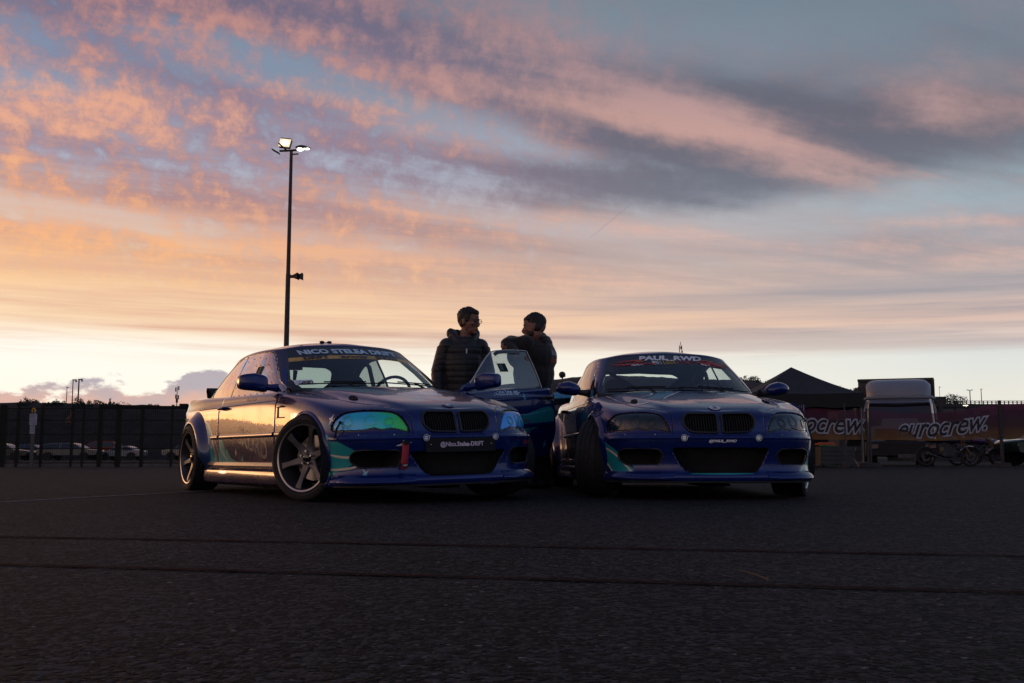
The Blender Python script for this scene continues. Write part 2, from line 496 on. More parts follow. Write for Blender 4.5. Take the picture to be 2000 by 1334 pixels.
def smoothpoly(pts, n=6, closed=True):
    """Catmull-Rom through the points"""
    P = [np.array(p, float) for p in pts]; N = len(P); out = []
    for i in range(N if closed else N - 1):
        if closed: p0, p1, p2, p3 = P[i - 1], P[i], P[(i + 1) % N], P[(i + 2) % N]
        else: p0, p1, p2, p3 = P[max(i - 1, 0)], P[i], P[i + 1], P[min(i + 2, N - 1)]
        for k in range(n):
            t = k / n
            out.append(tuple(0.5 * ((2 * p1) + (-p0 + p2) * t + (2 * p0 - 5 * p1 + 4 * p2 - p3) * t * t + (-p0 + 3 * p1 - 3 * p2 + p3) * t ** 3)))
    if not closed: out.append(tuple(P[-1]))
    return out


def roundpoly(pts, r, n=4):
    """polygon with rounded corners"""
    out = []; N = len(pts)
    for i in range(N):
        p = Vector(pts[i]); a = Vector(pts[i - 1]) - p; b = Vector(pts[(i + 1) % N]) - p
        rr = min(r if not isinstance(r, (list, tuple)) else r[i], a.length * .45, b.length * .45)
        A = p + a.normalized() * rr; B = p + b.normalized() * rr
        for k in range(n + 1):
            t = k / n
            out.append(tuple(A * (1 - t) ** 2 + p * 2 * t * (1 - t) + B * t * t))
    return out


# ------------------------------------------------------------------ the two drift coupes
def _ext(C, ax, lo, hi):
    C = np.moveaxis(C, ax, 0)
    def side(a, b, mode):
        if mode == 'mirror':
            q = b.copy(); q[..., 1] *= -1; return q
        return 2 * a - b
    L = side(C[0], C[1], lo); H = side(C[-1], C[-2], hi)
    return np.concatenate([L[None], C, H[None]], 0)


def _fit(C, ax, lo, hi, k=0.85, it=3):
    D = np.moveaxis(C, ax, 0).copy(); X = D.copy()
    for _ in range(it):
        e = _ext(np.moveaxis(X, 0, ax), ax, lo, hi)
        Sx = (e[:-2] + 4 * e[1:-1] + e[2:]) / 6
        X = X + k * (D - Sx)
    return np.moveaxis(X, 0, ax)


def _ev(C, ax, lo, hi, ts):
    e = _ext(C, ax, lo, hi); out = []
    n = e.shape[0] - 3
    for t in ts:
        i = min(int(t), n - 1); f = t - i
        b = ((1 - f) ** 3 / 6, (3 * f ** 3 - 6 * f * f + 4) / 6, (-3 * f ** 3 + 3 * f * f + 3 * f + 1) / 6, f ** 3 / 6)
        out.append(sum(b[k] * e[i + k] for k in range(4)))
    return np.moveaxis(np.array(out), 0, ax)


def surface(C, nv, nu, vends=('free', 'mirror'), uends=('mirror', 'mirror')):
    C = _fit(C, 0, *vends); C = _fit(C, 1, *uends)
    C = _ev(C, 0, *vends, np.linspace(0, C.shape[0] - 1, nv)); C = _ev(C, 1, *uends, np.linspace(0, C.shape[1] - 1, nu))
    return C


PLAN = [(.80, 0), (.785, .25), (.735, .48), (.61, .675), (.38, .795), (0, .845), (-.45, .855), (-1.0, .862), (-1.6, .866), (-2.2, .868), (-2.725, .865), (-3.15, .835), (-3.50, .75), (-3.68, .46), (-3.74, 0)]
XC = [.585, .50, .38, .24, .08, -.12, -.5, -1.0, -1.6, -2.2, -2.725, -3.1, -3.35, -3.5, -3.58]


def hood_z(x, y):
    hc = np.interp(x, [-3.8, -3.70, -3.6, -3.3, -2.9, -.55, -.5, -.3, 0, .2, .4, .52, .62, .70, .76], [.93, .97, .985, .99, .985, .93, .915, .892, .842, .806, .765, .738, .708, .672, .62])
    he = np.interp(x, [-3.8, -3.6, -3.3, -2.7, -.55, -.5, -.3, 0, .2, .4, .52, .62, .70], [.90, .925, .94, .93, .875, .868, .845, .795, .757, .718, .695, .668, .64])
    t = min(1.0, abs(y) / .66)
    return hc - (hc - he) * t ** 2.4 + .010 * math.exp(-((abs(y) - .47) / .07) ** 2) * (1 if x > -.6 else 0) * float(np.interp(x, [.3, .6], [1, .2]))


def rowz(fr, c4, c5, c6, sd, rr, slope=0.0):
    """z by column: 0-3 nose, 4, 5 axle, 6, 7-9 side, 10-14 tail"""
    o = [fr] * 4 + [c4, c5, c6] + [sd, sd + slope, sd + 2 * slope] + [rr] * 5
    return o


def body_points():
    P = np.array(PLAN); n = len(P)
    nor = np.zeros_like(P)
    for i in range(n):
        a = P[max(i - 1, 0)] if i else P[1] * [1, -1]; b = P[min(i + 1, n - 1)] if i < n - 1 else P[n - 2] * [1, -1]
        t = b - a; nn = np.array([t[1], -t[0]]); nn /= np.linalg.norm(nn)
        if nn @ (P[i] - np.array([-1.4, 0])) < 0: nn = -nn
        nor[i] = nn
    rows = [
        (rowz(.165, .16, .15, .145, .14, .16), [.14] * 15),
        (rowz(.16, .155, .145, .14, .135, .165), [.012] * 5 + [.03] * 10),
        (rowz(.215, .21, .205, .20, .19, .25), [-.010] * 4 + [-.004] + [.010] * 10),
        (rowz(.245, .24, .235, .23, .225, .30), [.016] * 4 + [.012] + [.016] * 10),
        (rowz(.34, .34, .34, .34, .34, .38), [.018] * 4 + [.012] + [.010] * 10),
        (rowz(.43, .44, .45, .46, .46, .48), [.004] * 4 + [.002] + [0.0] * 10),
        (rowz(.492, .50, .53, .55, .56, .60), [.000] * 4 + [0] + [0.0] * 10),
        (rowz(.512, .53, .60, .65, .67, .70), [.030] * 4 + [.012] + [.004] * 10),
        (rowz(.56, .60, .675, .745, .775, .79, .004), [.046] * 4 + [.018] + [.010] * 10),
        (rowz(.61, .645, .725, .778, .80, .82, .006), [.060] * 3 + [.055, .028] + [.020] * 10),
        (rowz(.652, .685, .762, .81, .835, .87, .008), [.080] * 3 + [.075, .05] + [.036] * 10),
        ([.682, .682, .682, .690, .718, .790, .845, .872, .884, .896, .915, .925, .94, .955, .96], [.112, .112, .118, .115, .105, .09, .080, .072, .072, .075, .085, .09, .06, .05, .045]),
    ]
    G = []
    for zs, ins in rows:
        G.append([(P[i][0] - nor[i][0] * ins[i], P[i][1] - nor[i][1] * ins[i], zs[i]) for i in range(n)])
    last = G[-1]
    for f in (.22, .48, .76, 1.0):
        G.append([(last[i][0] * (1 - f) + XC[i] * f, last[i][1] * (1 - f), 0) for i in range(n)])
        for i in range(n):
            x, y, _ = G[-1][i]
            G[-1][i] = (x, y, hood_z(x, y))
    C = np.array(G)
    C[:, 0, 1] = 0; C[:, -1, 1] = 0
    return C


def cabin_points():
    base = [(-.42, 0, .885), (-.455, .30, .88), (-.53, .53, .87), (-.67, .70, .855), (-.90, .762, .855), (-1.25, .782, .86), (-1.7, .792, .865), (-2.2, .787, .875), (-2.68, .748, .895), (-2.98, .61, .93), (-3.11, .32, .965), (-3.14, 0, .97)]
    top = [(-1.155, 0, 1.303), (-1.17, .25, 1.298), (-1.205, .42, 1.288), (-1.265, .545, 1.268), (-1.40, .598, 1.268), (-1.62, .612, 1.275), (-1.86, .616, 1.275), (-2.12, .610, 1.263), (-2.36, .58, 1.238), (-2.47, .46, 1.245), (-2.53, .25, 1.265), (-2.55, 0, 1.272)]
    xc = [-1.25, -1.30, -1.36, -1.44, -1.54, -1.68, -1.84, -2.0, -2.14, -2.26, -2.36, -2.43]
    rc = lambda x: float(np.interp(x, [-2.55, -2.43, -2.2, -2.0, -1.8, -1.6, -1.4, -1.25], [1.285, 1.305, 1.343, 1.362, 1.370, 1.366, 1.349, 1.327]))
    G = []
    for f, bow in ((0, 0), (.3, .012), (.62, .014), (.9, .005), (1, 0)):
        r = []
        for i, (b, t) in enumerate(zip(base, top)):
            p = np.array(b) * (1 - f) + np.array(t) * f
            nrm = np.array([p[0] + 1.8, p[1] * 2.2, 0]); L = np.linalg.norm(nrm); nrm = nrm / L if L > 1e-6 else nrm
            p = p + nrm * bow
            if i in (0, 11): p[1] = 0
            r.append(tuple(p))
        G.append(r)
    for f in (.12, .45, .75, 1.0):
        r = []
        for i in range(12):
            t = np.array(top[i]); c = np.array([xc[i], 0, rc(xc[i])])
            p = t * (1 - f) + c * f
            q = 1 - (abs(p[1]) / .66) ** 2.2
            zc = rc(p[0])
            p[2] = t[2] + (zc - t[2]) * (1 - (1 - f) ** 2.1)
            r.append(tuple(p))
        G.append(r)
    C = np.array(G); C[:, 0, 1] = 0; C[:, -1, 1] = 0
    return C


def shell_bm(G):
    """dense grid of one half -> mirrored bmesh"""
    nv, nu = G.shape[:2]
    bm = bmesh.new()
    for sgn in (1, -1):
        V = [[bm.verts.new((G[i, j, 0], G[i, j, 1] * sgn, G[i, j, 2])) for j in range(nu)] for i in range(nv)]
        for i in range(nv - 1):
            for j in range(nu - 1):
                q = [V[i][j], V[i][j + 1], V[i + 1][j + 1], V[i + 1][j]]
                if sgn > 0: q.reverse()
                bm.faces.new(q)
    bmesh.ops.remove_doubles(bm, verts=bm.verts, dist=2e-4)
    bmesh.ops.dissolve_degenerate(bm, edges=bm.edges, dist=1e-5)
    bmesh.ops.recalc_face_normals(bm, faces=bm.faces)
    return bm


D7 = math.sqrt(.5)
VIEWS = {  # name: (e1, e2, outward normal)
    'front': (Vector((0, 1, 0)), Vector((0, 0, 1)), Vector((1, 0, 0))),
    'rear': (Vector((0, -1, 0)), Vector((0, 0, 1)), Vector((-1, 0, 0))),
    'right': (Vector((1, 0, 0)), Vector((0, 0, 1)), Vector((0, -1, 0))),
    'left': (Vector((-1, 0, 0)), Vector((0, 0, 1)), Vector((0, 1, 0))),
    'top': (Vector((0, 1, 0)), Vector((-1, 0, 0)), Vector((0, 0, 1))),
    'fr': (Vector((D7, D7, 0)), Vector((0, 0, 1)), Vector((D7, -D7, 0))),     # from the front right
    'fl': (Vector((-D7, D7, 0)), Vector((0, 0, 1)), Vector((D7, D7, 0))),     # from the front left
}


def mirror_view(v, poly):
    m = {'right': 'left', 'fr': 'fl', 'left': 'right', 'fl': 'fr'}.get(v, v)
    return m, [(-a, b) for a, b in poly]


PADN = 20


def cut(sh, view, poly, filt=None, closed=True):
    """slice the faces near the outline along it; works on a small patch so that it stays quick"""
    e1, e2, _ = VIEWS[view]
    V = np.array(sh.V); A = V @ np.array(e1); B = V @ np.array(e2)
    xs = [p[0] for p in poly]; ys = [p[1] for p in poly]
    F = sh.F; fa = A[F]; fb = B[F]
    mg = .03
    m = (fa.min(1) < max(xs) + mg) & (fa.max(1) > min(xs) - mg) & (fb.min(1) < max(ys) + mg) & (fb.max(1) > min(ys) - mg)
    idx = np.nonzero(m)[0]
    if filt:
        cen = V[F[idx]].mean(1)
        idx = idx[[bool(filt(Vector(c))) for c in cen]] if len(idx) else idx
    if len(idx) == 0: return
    bm = bmesh.new(); lay = bm.verts.layers.int.new('o'); vm = {}
    for i in idx:
        t = []
        for k in dict.fromkeys(F[i].tolist()):
            v = vm.get(k)
            if v is None:
                v = vm[k] = bm.verts.new(sh.V[k]); v[lay] = k + 1
            t.append(v)
        bm.faces.new(t)
    def box(f):
        a = [v.co.dot(e1) for v in f.verts]; b = [v.co.dot(e2) for v in f.verts]
        return min(a), max(a), min(b), max(b)
    cand = {}
    for f in bm.faces:
        q = box(f)
        if q[0] > max(xs) or q[1] < min(xs) or q[2] > max(ys) or q[3] < min(ys): continue
        cand[f] = q
    n = len(poly)
    for i in range(n if closed else n - 1):
        a, b = poly[i], poly[(i + 1) % n]
        d = Vector((b[0] - a[0], b[1] - a[1]))
        if d.length < 1e-6: continue
        lo0, hi0 = min(a[0], b[0]) - 1e-4, max(a[0], b[0]) + 1e-4; lo1, hi1 = min(a[1], b[1]) - 1e-4, max(a[1], b[1]) + 1e-4
        sub = [f for f, q in cand.items() if f.is_valid and q[0] <= hi0 and q[1] >= lo0 and q[2] <= hi1 and q[3] >= lo1]
        if not sub: continue
        es = set(); vs = set()
        for f in sub: es.update(f.edges); vs.update(f.verts)
        for f in sub: cand.pop(f, None)
        co = e1 * a[0] + e2 * a[1]; no = e1 * (-d.y) + e2 * d.x
        r = bmesh.ops.bisect_plane(bm, geom=sub + list(es) + list(vs), dist=2e-4, plane_co=co, plane_no=no.normalized())
        for g in r['geom']:
            if isinstance(g, bmesh.types.BMFace) and g.is_valid: cand[g] = box(g)
        for f in sub:
            if f.is_valid: cand[f] = box(f)
    new = []; vk = {}; seen = set()
    for v in bm.verts:
        o = v[lay]
        if o and (Vector(sh.V[o - 1]) - v.co).length < 1e-6 and o not in seen: seen.add(o); vk[v] = o - 1
        else:
            vk[v] = len(sh.V); sh.V.append(tuple(v.co))
    for f in bm.faces:
        t = [vk[v] for v in f.verts][:PADN]
        new.append(t + [t[-1]] * (PADN - len(t)))
    bm.free()
    sh.F = np.concatenate([np.delete(F, idx, 0), np.array(new)], 0)


class Shell:
    """body surface that can be cut by outlines seen from a side, then split into panels"""
    def __init__(s, bm):
        s.bvh = BVHTree.FromBMesh(bm); bm.verts.index_update()
        s.V = [tuple(v.co) for v in bm.verts]
        s.F = np.array([[v.index for v in f.verts] + [f.verts[-1].index] * (PADN - len(f.verts)) for f in bm.faces])
        bm.free()

    def cut(s, view, poly, filt=None, closed=True): cut(s, view, poly, filt, closed)

    def freeze(s):
        s.bm = bmesh.new(); vs = [s.bm.verts.new(v) for v in s.V]
        for r in s.F.tolist():
            t = list(dict.fromkeys(r))
            if len(t) > 2:
                try: s.bm.faces.new([vs[k] for k in t])
                except ValueError: pass
        bmesh.ops.recalc_face_normals(s.bm, faces=s.bm.faces)
        s.bm.verts.index_update()
        s.bm.faces.ensure_lookup_table(); s.bm.verts.ensure_lookup_table()
        s.bm.normal_update()
        s.cen = np.array([f.calc_center_median() for f in s.bm.faces])
        s.vn = [v.normal.copy() for v in s.bm.verts]

    def inside(s, view, poly):
        e1, e2, _ = VIEWS[view]
        p = np.stack([s.cen @ np.array(e1), s.cen @ np.array(e2)], 1)
        return inpoly(p, poly)

    def hit(s, view, a, b, off=0.0, filt=None):
        e1, e2, n = VIEWS[view]
        o = e1 * a + e2 * b + n * 9
        p, nn, i, d = s.bvh.ray_cast(o, -n)
        if p is None: return None
        if nn.dot(n) < 0: nn = -nn
        return p + nn * off

    def around(s, deg, z, off=0.0, c=(-.35, 0)):
        d = Vector((math.cos(R(deg)), math.sin(R(deg)), 0)); o = Vector((c[0], c[1], z)) + d * 5
        o.z = max(z, .185); p, n, i, dd = s.bvh.ray_cast(o, -d)
        if p is None: p = Vector((.4, 0, z))
        p = p + d * off; p.z = z; return p

    def panel(s, name, mask, mats, midx=None, parent=None, inset=0.0025, solid=0.012, shift=0.0, keep=None):
        idx = np.nonzero(mask)[0]
        if len(idx) == 0: return None
        vm = {}; vs = []; fs = []; mi = []
        for i in idx:
            f = s.bm.faces[int(i)]; t = []
            for v in f.verts:
                k = vm.get(v.index)
                if k is None:
                    k = vm[v.index] = len(vs); c = v.co + s.vn[v.index] * shift; vs.append(c)
                t.append(k)
            fs.append(t); mi.append(int(midx[i]) if midx is not None else 0)
        me = bpy.data.meshes.new(name); me.from_pydata([tuple(v) for v in vs], [], fs)
        for m in (mats if isinstance(mats, (list, tuple)) else [mats]): me.materials.append(m)
        me.polygons.foreach_set('material_index', mi)
        b = bmesh.new(); b.from_mesh(me)
        for f in b.faces: f.smooth = True
        if inset:
            mv = {}
            for v in b.verts:
                if any(e.is_boundary for e in v.link_edges):
                    q = Vector(); n = 0
                    for f in v.link_faces:
                        q += f.calc_center_median(); n += 1
                    if not n: continue
                    d = q / n - v.co
                    nr = s.vn[next(iter(()), 0)] if False else v.normal
                    d -= nr * d.dot(nr)
                    if d.length > 1e-6: mv[v] = d.normalized() * min(inset, d.length * .8)
            for v, d in mv.items():
                if keep and keep(v.co): continue
                v.co += d
        b.to_mesh(me); b.free()
        # true surface normals so that cut edges leave no trace in the reflections
        inv = {k: i for i, k in vm.items()}
        me.normals_split_custom_set_from_vertices([s.vn[inv[k]] for k in range(len(me.vertices))])
        o = bpy.data.objects.new(name, me); COL.objects.link(o)
        if parent: o.parent = parent
        if solid:
            md = o.modifiers.new('solid', 'SOLIDIFY'); md.thickness = solid; md.offset = -1; md.use_even_offset = False
            md.use_quality_normals = False
        return o

    def drape(s, name, view, poly_or_mesh, mat_, parent, off=0.002, at=(0, 0), rot=0.0):
        vs, fs = poly_or_mesh; out = []; c, sn = math.cos(R(rot)), math.sin(R(rot))
        for a, b in vs:
            p = s.hit(view, at[0] + a * c - b * sn, at[1] + a * sn + b * c, off)
            if p is None: return None
            out.append(tuple(p))
        me = bpy.data.meshes.new(name); me.from_pydata(out, [], fs); me.materials.append(mat_)
        o = bpy.data.objects.new(name, me); COL.objects.link(o); o.parent = parent
        return o


def crossings(poly, x):
    o = []
    for i in range(len(poly)):
        (a, b), (c, d) = poly[i], poly[(i + 1) % len(poly)]
        if (a > x) != (c > x): o.append(b + (d - b) * (x - a) / (c - a))
    return o


def ribbon(pts, w, ends=0.2):
    """outline of a stroke of changing width along a smooth path"""
    P = smoothpoly(pts, 6, closed=False); n = len(P); L = []; Rr = []
    for i, p in enumerate(P):
        a = P[max(i - 1, 0)]; b = P[min(i + 1, n - 1)]; t = Vector((b[0] - a[0], b[1] - a[1])).normalized()
        k = math.sin(math.pi * min(1, max(0, i / (n - 1)))) ** .5 * (1 - ends) + ends if 0 < i < n - 1 else .15
        L.append((p[0] - t.y * w * k / 2, p[1] + t.x * w * k / 2)); Rr.append((p[0] + t.y * w * k / 2, p[1] - t.x * w * k / 2))
    return L + Rr[::-1]


def star(cx, cy, r, rot=0, k=.28, sx=1.0):
    o = []
    for i in range(8):
        rr = r if i % 2 == 0 else r * k
        if i in (2, 6): rr *= .62
        a = R(rot) + math.pi * i / 4
        o.append((cx + rr * math.cos(a) * sx, cy + rr * math.sin(a)))
    return o


# shared car materials
def car_mats():
    d = {}
    d['blue'] = paint('blue_lacquer', (.004, .015, .115), (.006, .021, .155), .25, .26)
    d['purple'] = paint('purple_lacquer', (.018, .009, .060), (.026, .013, .085), .25, .26)
    d['flame'] = paint('lilac_blue_vinyl', (.025, .03, .13), (.02, .08, .19), .25, .28)
    d['teal'] = paint('teal_vinyl', (.01, .27, .29), (.02, .36, .38), .15, .34)
    d['sky'] = paint('pale_blue_vinyl', (.12, .42, .55), (.16, .48, .60), .1, .34)
    d['cream'] = paint('cream_vinyl', (.62, .56, .40), (.7, .64, .5), .0, .35)
    d['white'] = mat('white_vinyl', (.86, .87, .90), .4, coat=.5)
    d['pale'] = mat('pale_blue_lettering', (.58, .76, .90), .4, coat=.3)
    d['gold'] = mat('gold_vinyl', (.62, .36, .06), .4, coat=.3, var=(14, .35))
    d['grey'] = mat('grey_vinyl_lettering', (.10, .10, .14), .4, coat=.6)
    d['black'] = mat('black_plastic', (.012, .012, .014), .45)
    d['gloss'] = mat('gloss_black_trim', (.008, .008, .010), .12, coat=.6)
    d['matt'] = mat('matt_black', (.006, .006, .007), .8)
    d['rubber'] = mat('tyre_rubber', (.014, .014, .015), .75, bump=(60, .3, .002))
    d['gun'] = mat('gunmetal_alloy', (.105, .10, .112), .38, .7)
    d['alloy'] = mat('silver_alloy', (.55, .55, .58), .25, .9)
    d['cream2'] = mat('pink_white_lettering', (.80, .66, .74), .45)
    d['pale2'] = mat('faint_lettering', (.16, .14, .24), .4, coat=.6)
    d['teal2'] = mat('teal_tape', (.03, .10, .09), .6)
    d['edge'] = mat('polycarbonate_edge', (.55, .55, .52), .35)
    d['ring1a'] = mat('lamp_ring_cyan', (.10, .62, .80), .3, .3); d['ring2a'] = mat('lamp_ring_green', (.10, .60, .30), .3, .3); d['ring1b'] = mat('lamp_ring_smoked', (.03, .075, .085), .3, .5); d['ring2b'] = mat('lamp_ring_dark', (.015, .05, .06), .3, .5)
    d['lipmetal'] = mat('machined_lip', (.42, .41, .43), .28, .9)
    d['steel'] = mat('brushed_steel', (.5, .42, .38), .38, .9)
    d['red'] = mat('red_webbing', (.42, .035, .05), .8)
    d['redv'] = mat('red_vinyl', (.50, .03, .04), .5)
    d['orangev'] = mat('orange_vinyl', (.55, .13, .03), .5)
    d['yellowv'] = mat('yellow_vinyl', (.75, .55, .10), .5)
    d['darkv'] = mat('dark_vinyl', (.010, .012, .018), .35, coat=.3)
    d['glass'] = glass('clear_glass', (.84, .90, .88), 1.0)
    d['rear1'] = glass('tinted_rear_glass', (.36, .46, .46), 1.0)
    d['poly'] = glass('polycarbonate_window', (.42, .43, .42), 1.9, 0.03, .34)
    d['poly2'] = glass('scratched_polycarbonate', (.40, .46, .46), 1.0, 0.10, .11)
    d['smoke'] = mat('smoked_lens', (.008, .020, .026), .06, .25, coat=1.0, var=(4, .5))
    d['interior'] = mat('cabin_black', (.012, .013, .015), .7)
    d['seat'] = mat('seat_fabric', (.02, .02, .024), .85)
    d['cage'] = mat('roll_cage_paint', (.020, .022, .026), .4)
    d['mirror'] = mat('mirror_glass', (.8, .8, .8), .02, 1.0, var=(3, .02))
    d['lamp'] = mat('chrome_bolt', (.6, .6, .62), .15, 1.0)
    d['rbadge'] = mat('badge_blue', (.02, .18, .55), .3, coat=.8)
    # colour-shift film over the lamps: blue at the outer end to green at the inner
    m = bpy.data.materials.new('colour_shift_lamp_film'); m.use_nodes = True; nt = m.node_tree; b = nt.nodes['Principled BSDF']
    tc = nt.nodes.new('ShaderNodeTexCoord'); sp = nt.nodes.new('ShaderNodeSeparateXYZ'); nt.links.new(tc.outputs['Object'], sp.inputs[0])
    y = S(nt, sp.outputs[1]); n = noise(nt, tc.outputs['Object'], 9, 4, .6); sw = noise(nt, comb(nt, S(nt, sp.outputs[0]) * 6, y * 5, S(nt, sp.outputs[2]) * 14), 1.0, 2, .4, 1.5)
    f = y * 1.0 + (n - .5) * .10 + (sw - .5) * .22
    c = ramp(nt, ((f + .8) / 1.6).clamp(), [(0, (.03, .42, 1, 1)), (.10, (.02, .62, .95, 1)), (.155, (.01, .75, .66, 1)), (.21, (.03, .86, .16, 1)), (.29, (.08, .72, .06, 1)), (.36, (.02, .60, .40, 1)), (.5, (.02, .42, 1, 1)), (1, (.02, .34, 1, 1))])
    nt.links.new(c, b.inputs['Base Color']); b.inputs['Metallic'].default_value = .35; b.inputs['Roughness'].default_value = .42
    b.inputs['Coat Weight'].default_value = 1.0; b.inputs['Coat Roughness'].default_value = .06
    d['film'] = m
    return d


def tyre_mesh():
    """tread with cut grooves, shoulders and side walls; outer side towards -Y"""
    m = M(); n = 192
    prof = [(.238, -.110), (.245, -.122), (.258, -.129), (.276, -.130), (.292, -.125), (.301, -.114)]
    ys = np.linspace(-.108, .108, 37)
    L = []
    for k in range(n):
        a = 2 * math.pi * k / n; row = []
        ring = list(prof)
        for y in ys:
            r = .3065 - .006 * (abs(y) / .108) ** 3
            g = 0
            if abs(y) < .0062 or abs(abs(y) - .045) < .0062 or abs(abs(y) - .083) < .004: g = .0075
            ph = (k + 3.2 * abs(y) / .006 * .35) % 8
            if .012 < abs(y) < .10 and ph < 1.6: g = max(g, .0065)
            ring.append((r - g, y))
        ring += [(r, -y) for r, y in prof[::-1]]
        for r, y in ring: row.append((r * math.cos(a), y, r * math.sin(a)))
        L.append(row)
    m.grid(L, closed_u=True)
    # raised rings and small ribs on the wall
    m.lathe([(.264, -.1300), (.268, -.1330), (.272, -.1306)], 64)
    m.lathe([(.244, -.1245), (.247, -.1285), (.2505, -.1268)], 64)
    return m


def make_wheel(name, style, d, parent, pos, steer=0.0, left=False, camber=0.0):
    """hub with rim, tyre, disc; built with the outer side to -Y"""
    hub = M()
    zf = {'gun': -.070, 'disc': -.100}[style]
    hub.lathe([(.0, zf - .018), (.022, zf - .02), (.030, zf - .016), (.032, zf + .01), (.0, zf + .01)], 24)
    rim = M()
    lip = -.118
    rim.lathe([(.2245, lip + .012), (.2275, lip), (.240, lip - .004), (.241, lip + .004), (.232, lip + .014), (.226, -.02), (.222, .06), (.232, .105), (.241, .116)], 72)
    rim.lathe([(.2245, lip + .012), (.219, lip + .03), (.212, -.03), (.206, .05), (.222, .11)], 72)
    nsp = 6 if style == 'gun' else 10
    for k in range(nsp):
        a = 2 * math.pi * (k + .25) / nsp
        if style == 'gun':
            st = [(.052, .040, zf + .000, .030), (.085, .030, zf - .002, .030), (.12, .0235, zf - .010, .028), (.16, .021, zf - .020, .026), (.195, .0235, zf - .028, .024), (.221, .030, zf - .032, .024)]
        else:
            st = [(.04, .016, zf + .03, .02), (.10, .010, zf + .012, .02), (.16, .009, zf - .004, .018), (.217, .013, zf - .014, .018)]
        ca, sa = math.cos(a), math.sin(a); P = []
        for r, w, y, t in st:
            P.append([(r * ca - (-w) * sa, y + .006, r * sa + (-w) * ca), (r * ca + w * .75 * sa, y, r * sa - w * .75 * ca), (r * ca - w * .75 * sa, y, r * sa + w * .75 * ca), (r * ca - w * sa, y + .006, r * sa + w * ca),
                      (r * ca - w * .8 * sa, y + t, r * sa + w * .8 * ca), (r * ca + w * .8 * sa, y + t, r * sa - w * .8 * ca)])
            P[-1][0] = (r * ca + w * sa, y + .006, r * sa - w * ca)
        for i in range(len(P) - 1):
            k0 = len(rim.v)
            rim.v.extend(P[i] + P[i + 1])
            for j in range(6):
                rim.f.append((k0 + j, k0 + (j + 1) % 6, k0 + 6 + (j + 1) % 6, k0 + 6 + j)); rim.mi.append(0)
    rim.lathe([(.030, zf + .0), (.050, zf - .002), (.062, zf + .002), (.066, zf + .02), (.066, zf + .05)], 40)
    lug = M()
    for k in range(5):
        a = 2 * math.pi * k / 5 + .3
        lug.cyl((.047 * math.cos(a), zf - .022, .047 * math.sin(a)), (.047 * math.cos(a), zf + .01, .047 * math.sin(a)), .0085, 6)
    o = hub.build('wheel', d['gloss'] if style == 'gun' else d['alloy'], parent)
    rim.build('rim', [d['gun'] if style == 'gun' else d['alloy']], o)
    lp = M(); lp.lathe([(.229, lip + .003), (.2295, lip - .0035), (.2400, lip - .0065), (.2425, lip - .002)], 72)
    lp.build('rim_lip', d['lipmetal'], o)
    if 'tyre' not in TYRE: TYRE['tyre'] = tyre_mesh().build('tyre', d['rubber'], None).data; bpy.data.objects.remove(bpy.data.objects['tyre'])
    t = bpy.data.objects.new('tyre', TYRE['tyre']); COL.objects.link(t); t.parent = o
    tag(lug.build('lug_nuts', d['lamp'], o, smooth=False), kind='stuff')
    bd = M(); bd.lathe([(.05, .0), (.162, .0), (.162, .026), (.05, .026), (.05, .0)], 48); bd.lathe([(.0, -.03), (.07, -.03), (.08, .0), (.08, .026), (0, .026)], 32)
    bd.build('brake_disc', d['steel'], o)
    cal = M(); cal.lathe([(.10, -.035), (.178, -.035), (.182, .05), (.10, .05)], 10, a0=-.55, a1=.55, closed=True)
    cal.build('brake_caliper', d['matt'], o)
    o.location = pos
    o.rotation_euler = Euler((R(camber) * (1 if left else -1), 0, R(steer) + (math.pi if left else 0)))
    return o


TYRE = {}


def mirror_housing(style, d, side):
    """side +1 left, -1 right; car coordinates"""
    m = M(); n, k = 24, 14
    ex = .42 if style == 1 else .85
    c = Vector((-.835, side * .945, .955)); r = (.062, .112, .070) if style == 1 else (.075, .112, .062)
    sg = lambda v, e: math.copysign(abs(v) ** e, v)
    L = []
    for i in range(k + 1):
        t = math.pi * (i / k - .5); row = []
        for j in range(n + 1):
            a = 2 * math.pi * j / n
            x = r[0] * sg(math.cos(t), ex) * sg(math.cos(a), ex); y = r[1] * sg(math.sin(t), ex if abs(t) < 3 else 1); z = r[2] * sg(math.cos(t), ex) * sg(math.sin(a), ex)
            if x < 0: x *= .45
            else: x *= 1.25
            # taper to the inner lower side
            q = (y * side) / r[1]
            z = z * (1 - .16 * max(0, q)) - .010 * (q < 0) * -q * 2
            x -= .03 * max(0, q)
            row.append((c.x + x, c.y + y, c.z + z))
        L.append(row)
    m.grid(L)
    g = M(); pl = []
    for j in range(20):
        a = 2 * math.pi * j / 20
        pl.append((c.x - r[0] * .455, c.y + r[1] * .80 * sg(math.cos(a), .6), c.z + r[2] * .76 * sg(math.sin(a), .6)))
    g.add(pl, [tuple(range(20))])
    arm = M()
    arm.tube([(-.755, side * .765, .905), (-.78, side * .81, .910), (-.82, side * .86, .918), (-.83, side * .90, .925)], [.036, .028, .024, .028], 10)
    arm.add([(-.66, side * .765, .872), (-.80, side * .785, .876), (-.80, side * .772, .955), (-.70, side * .775, .876)], [(0, 1, 2), (0, 2, 3)])
    return m, g, arm


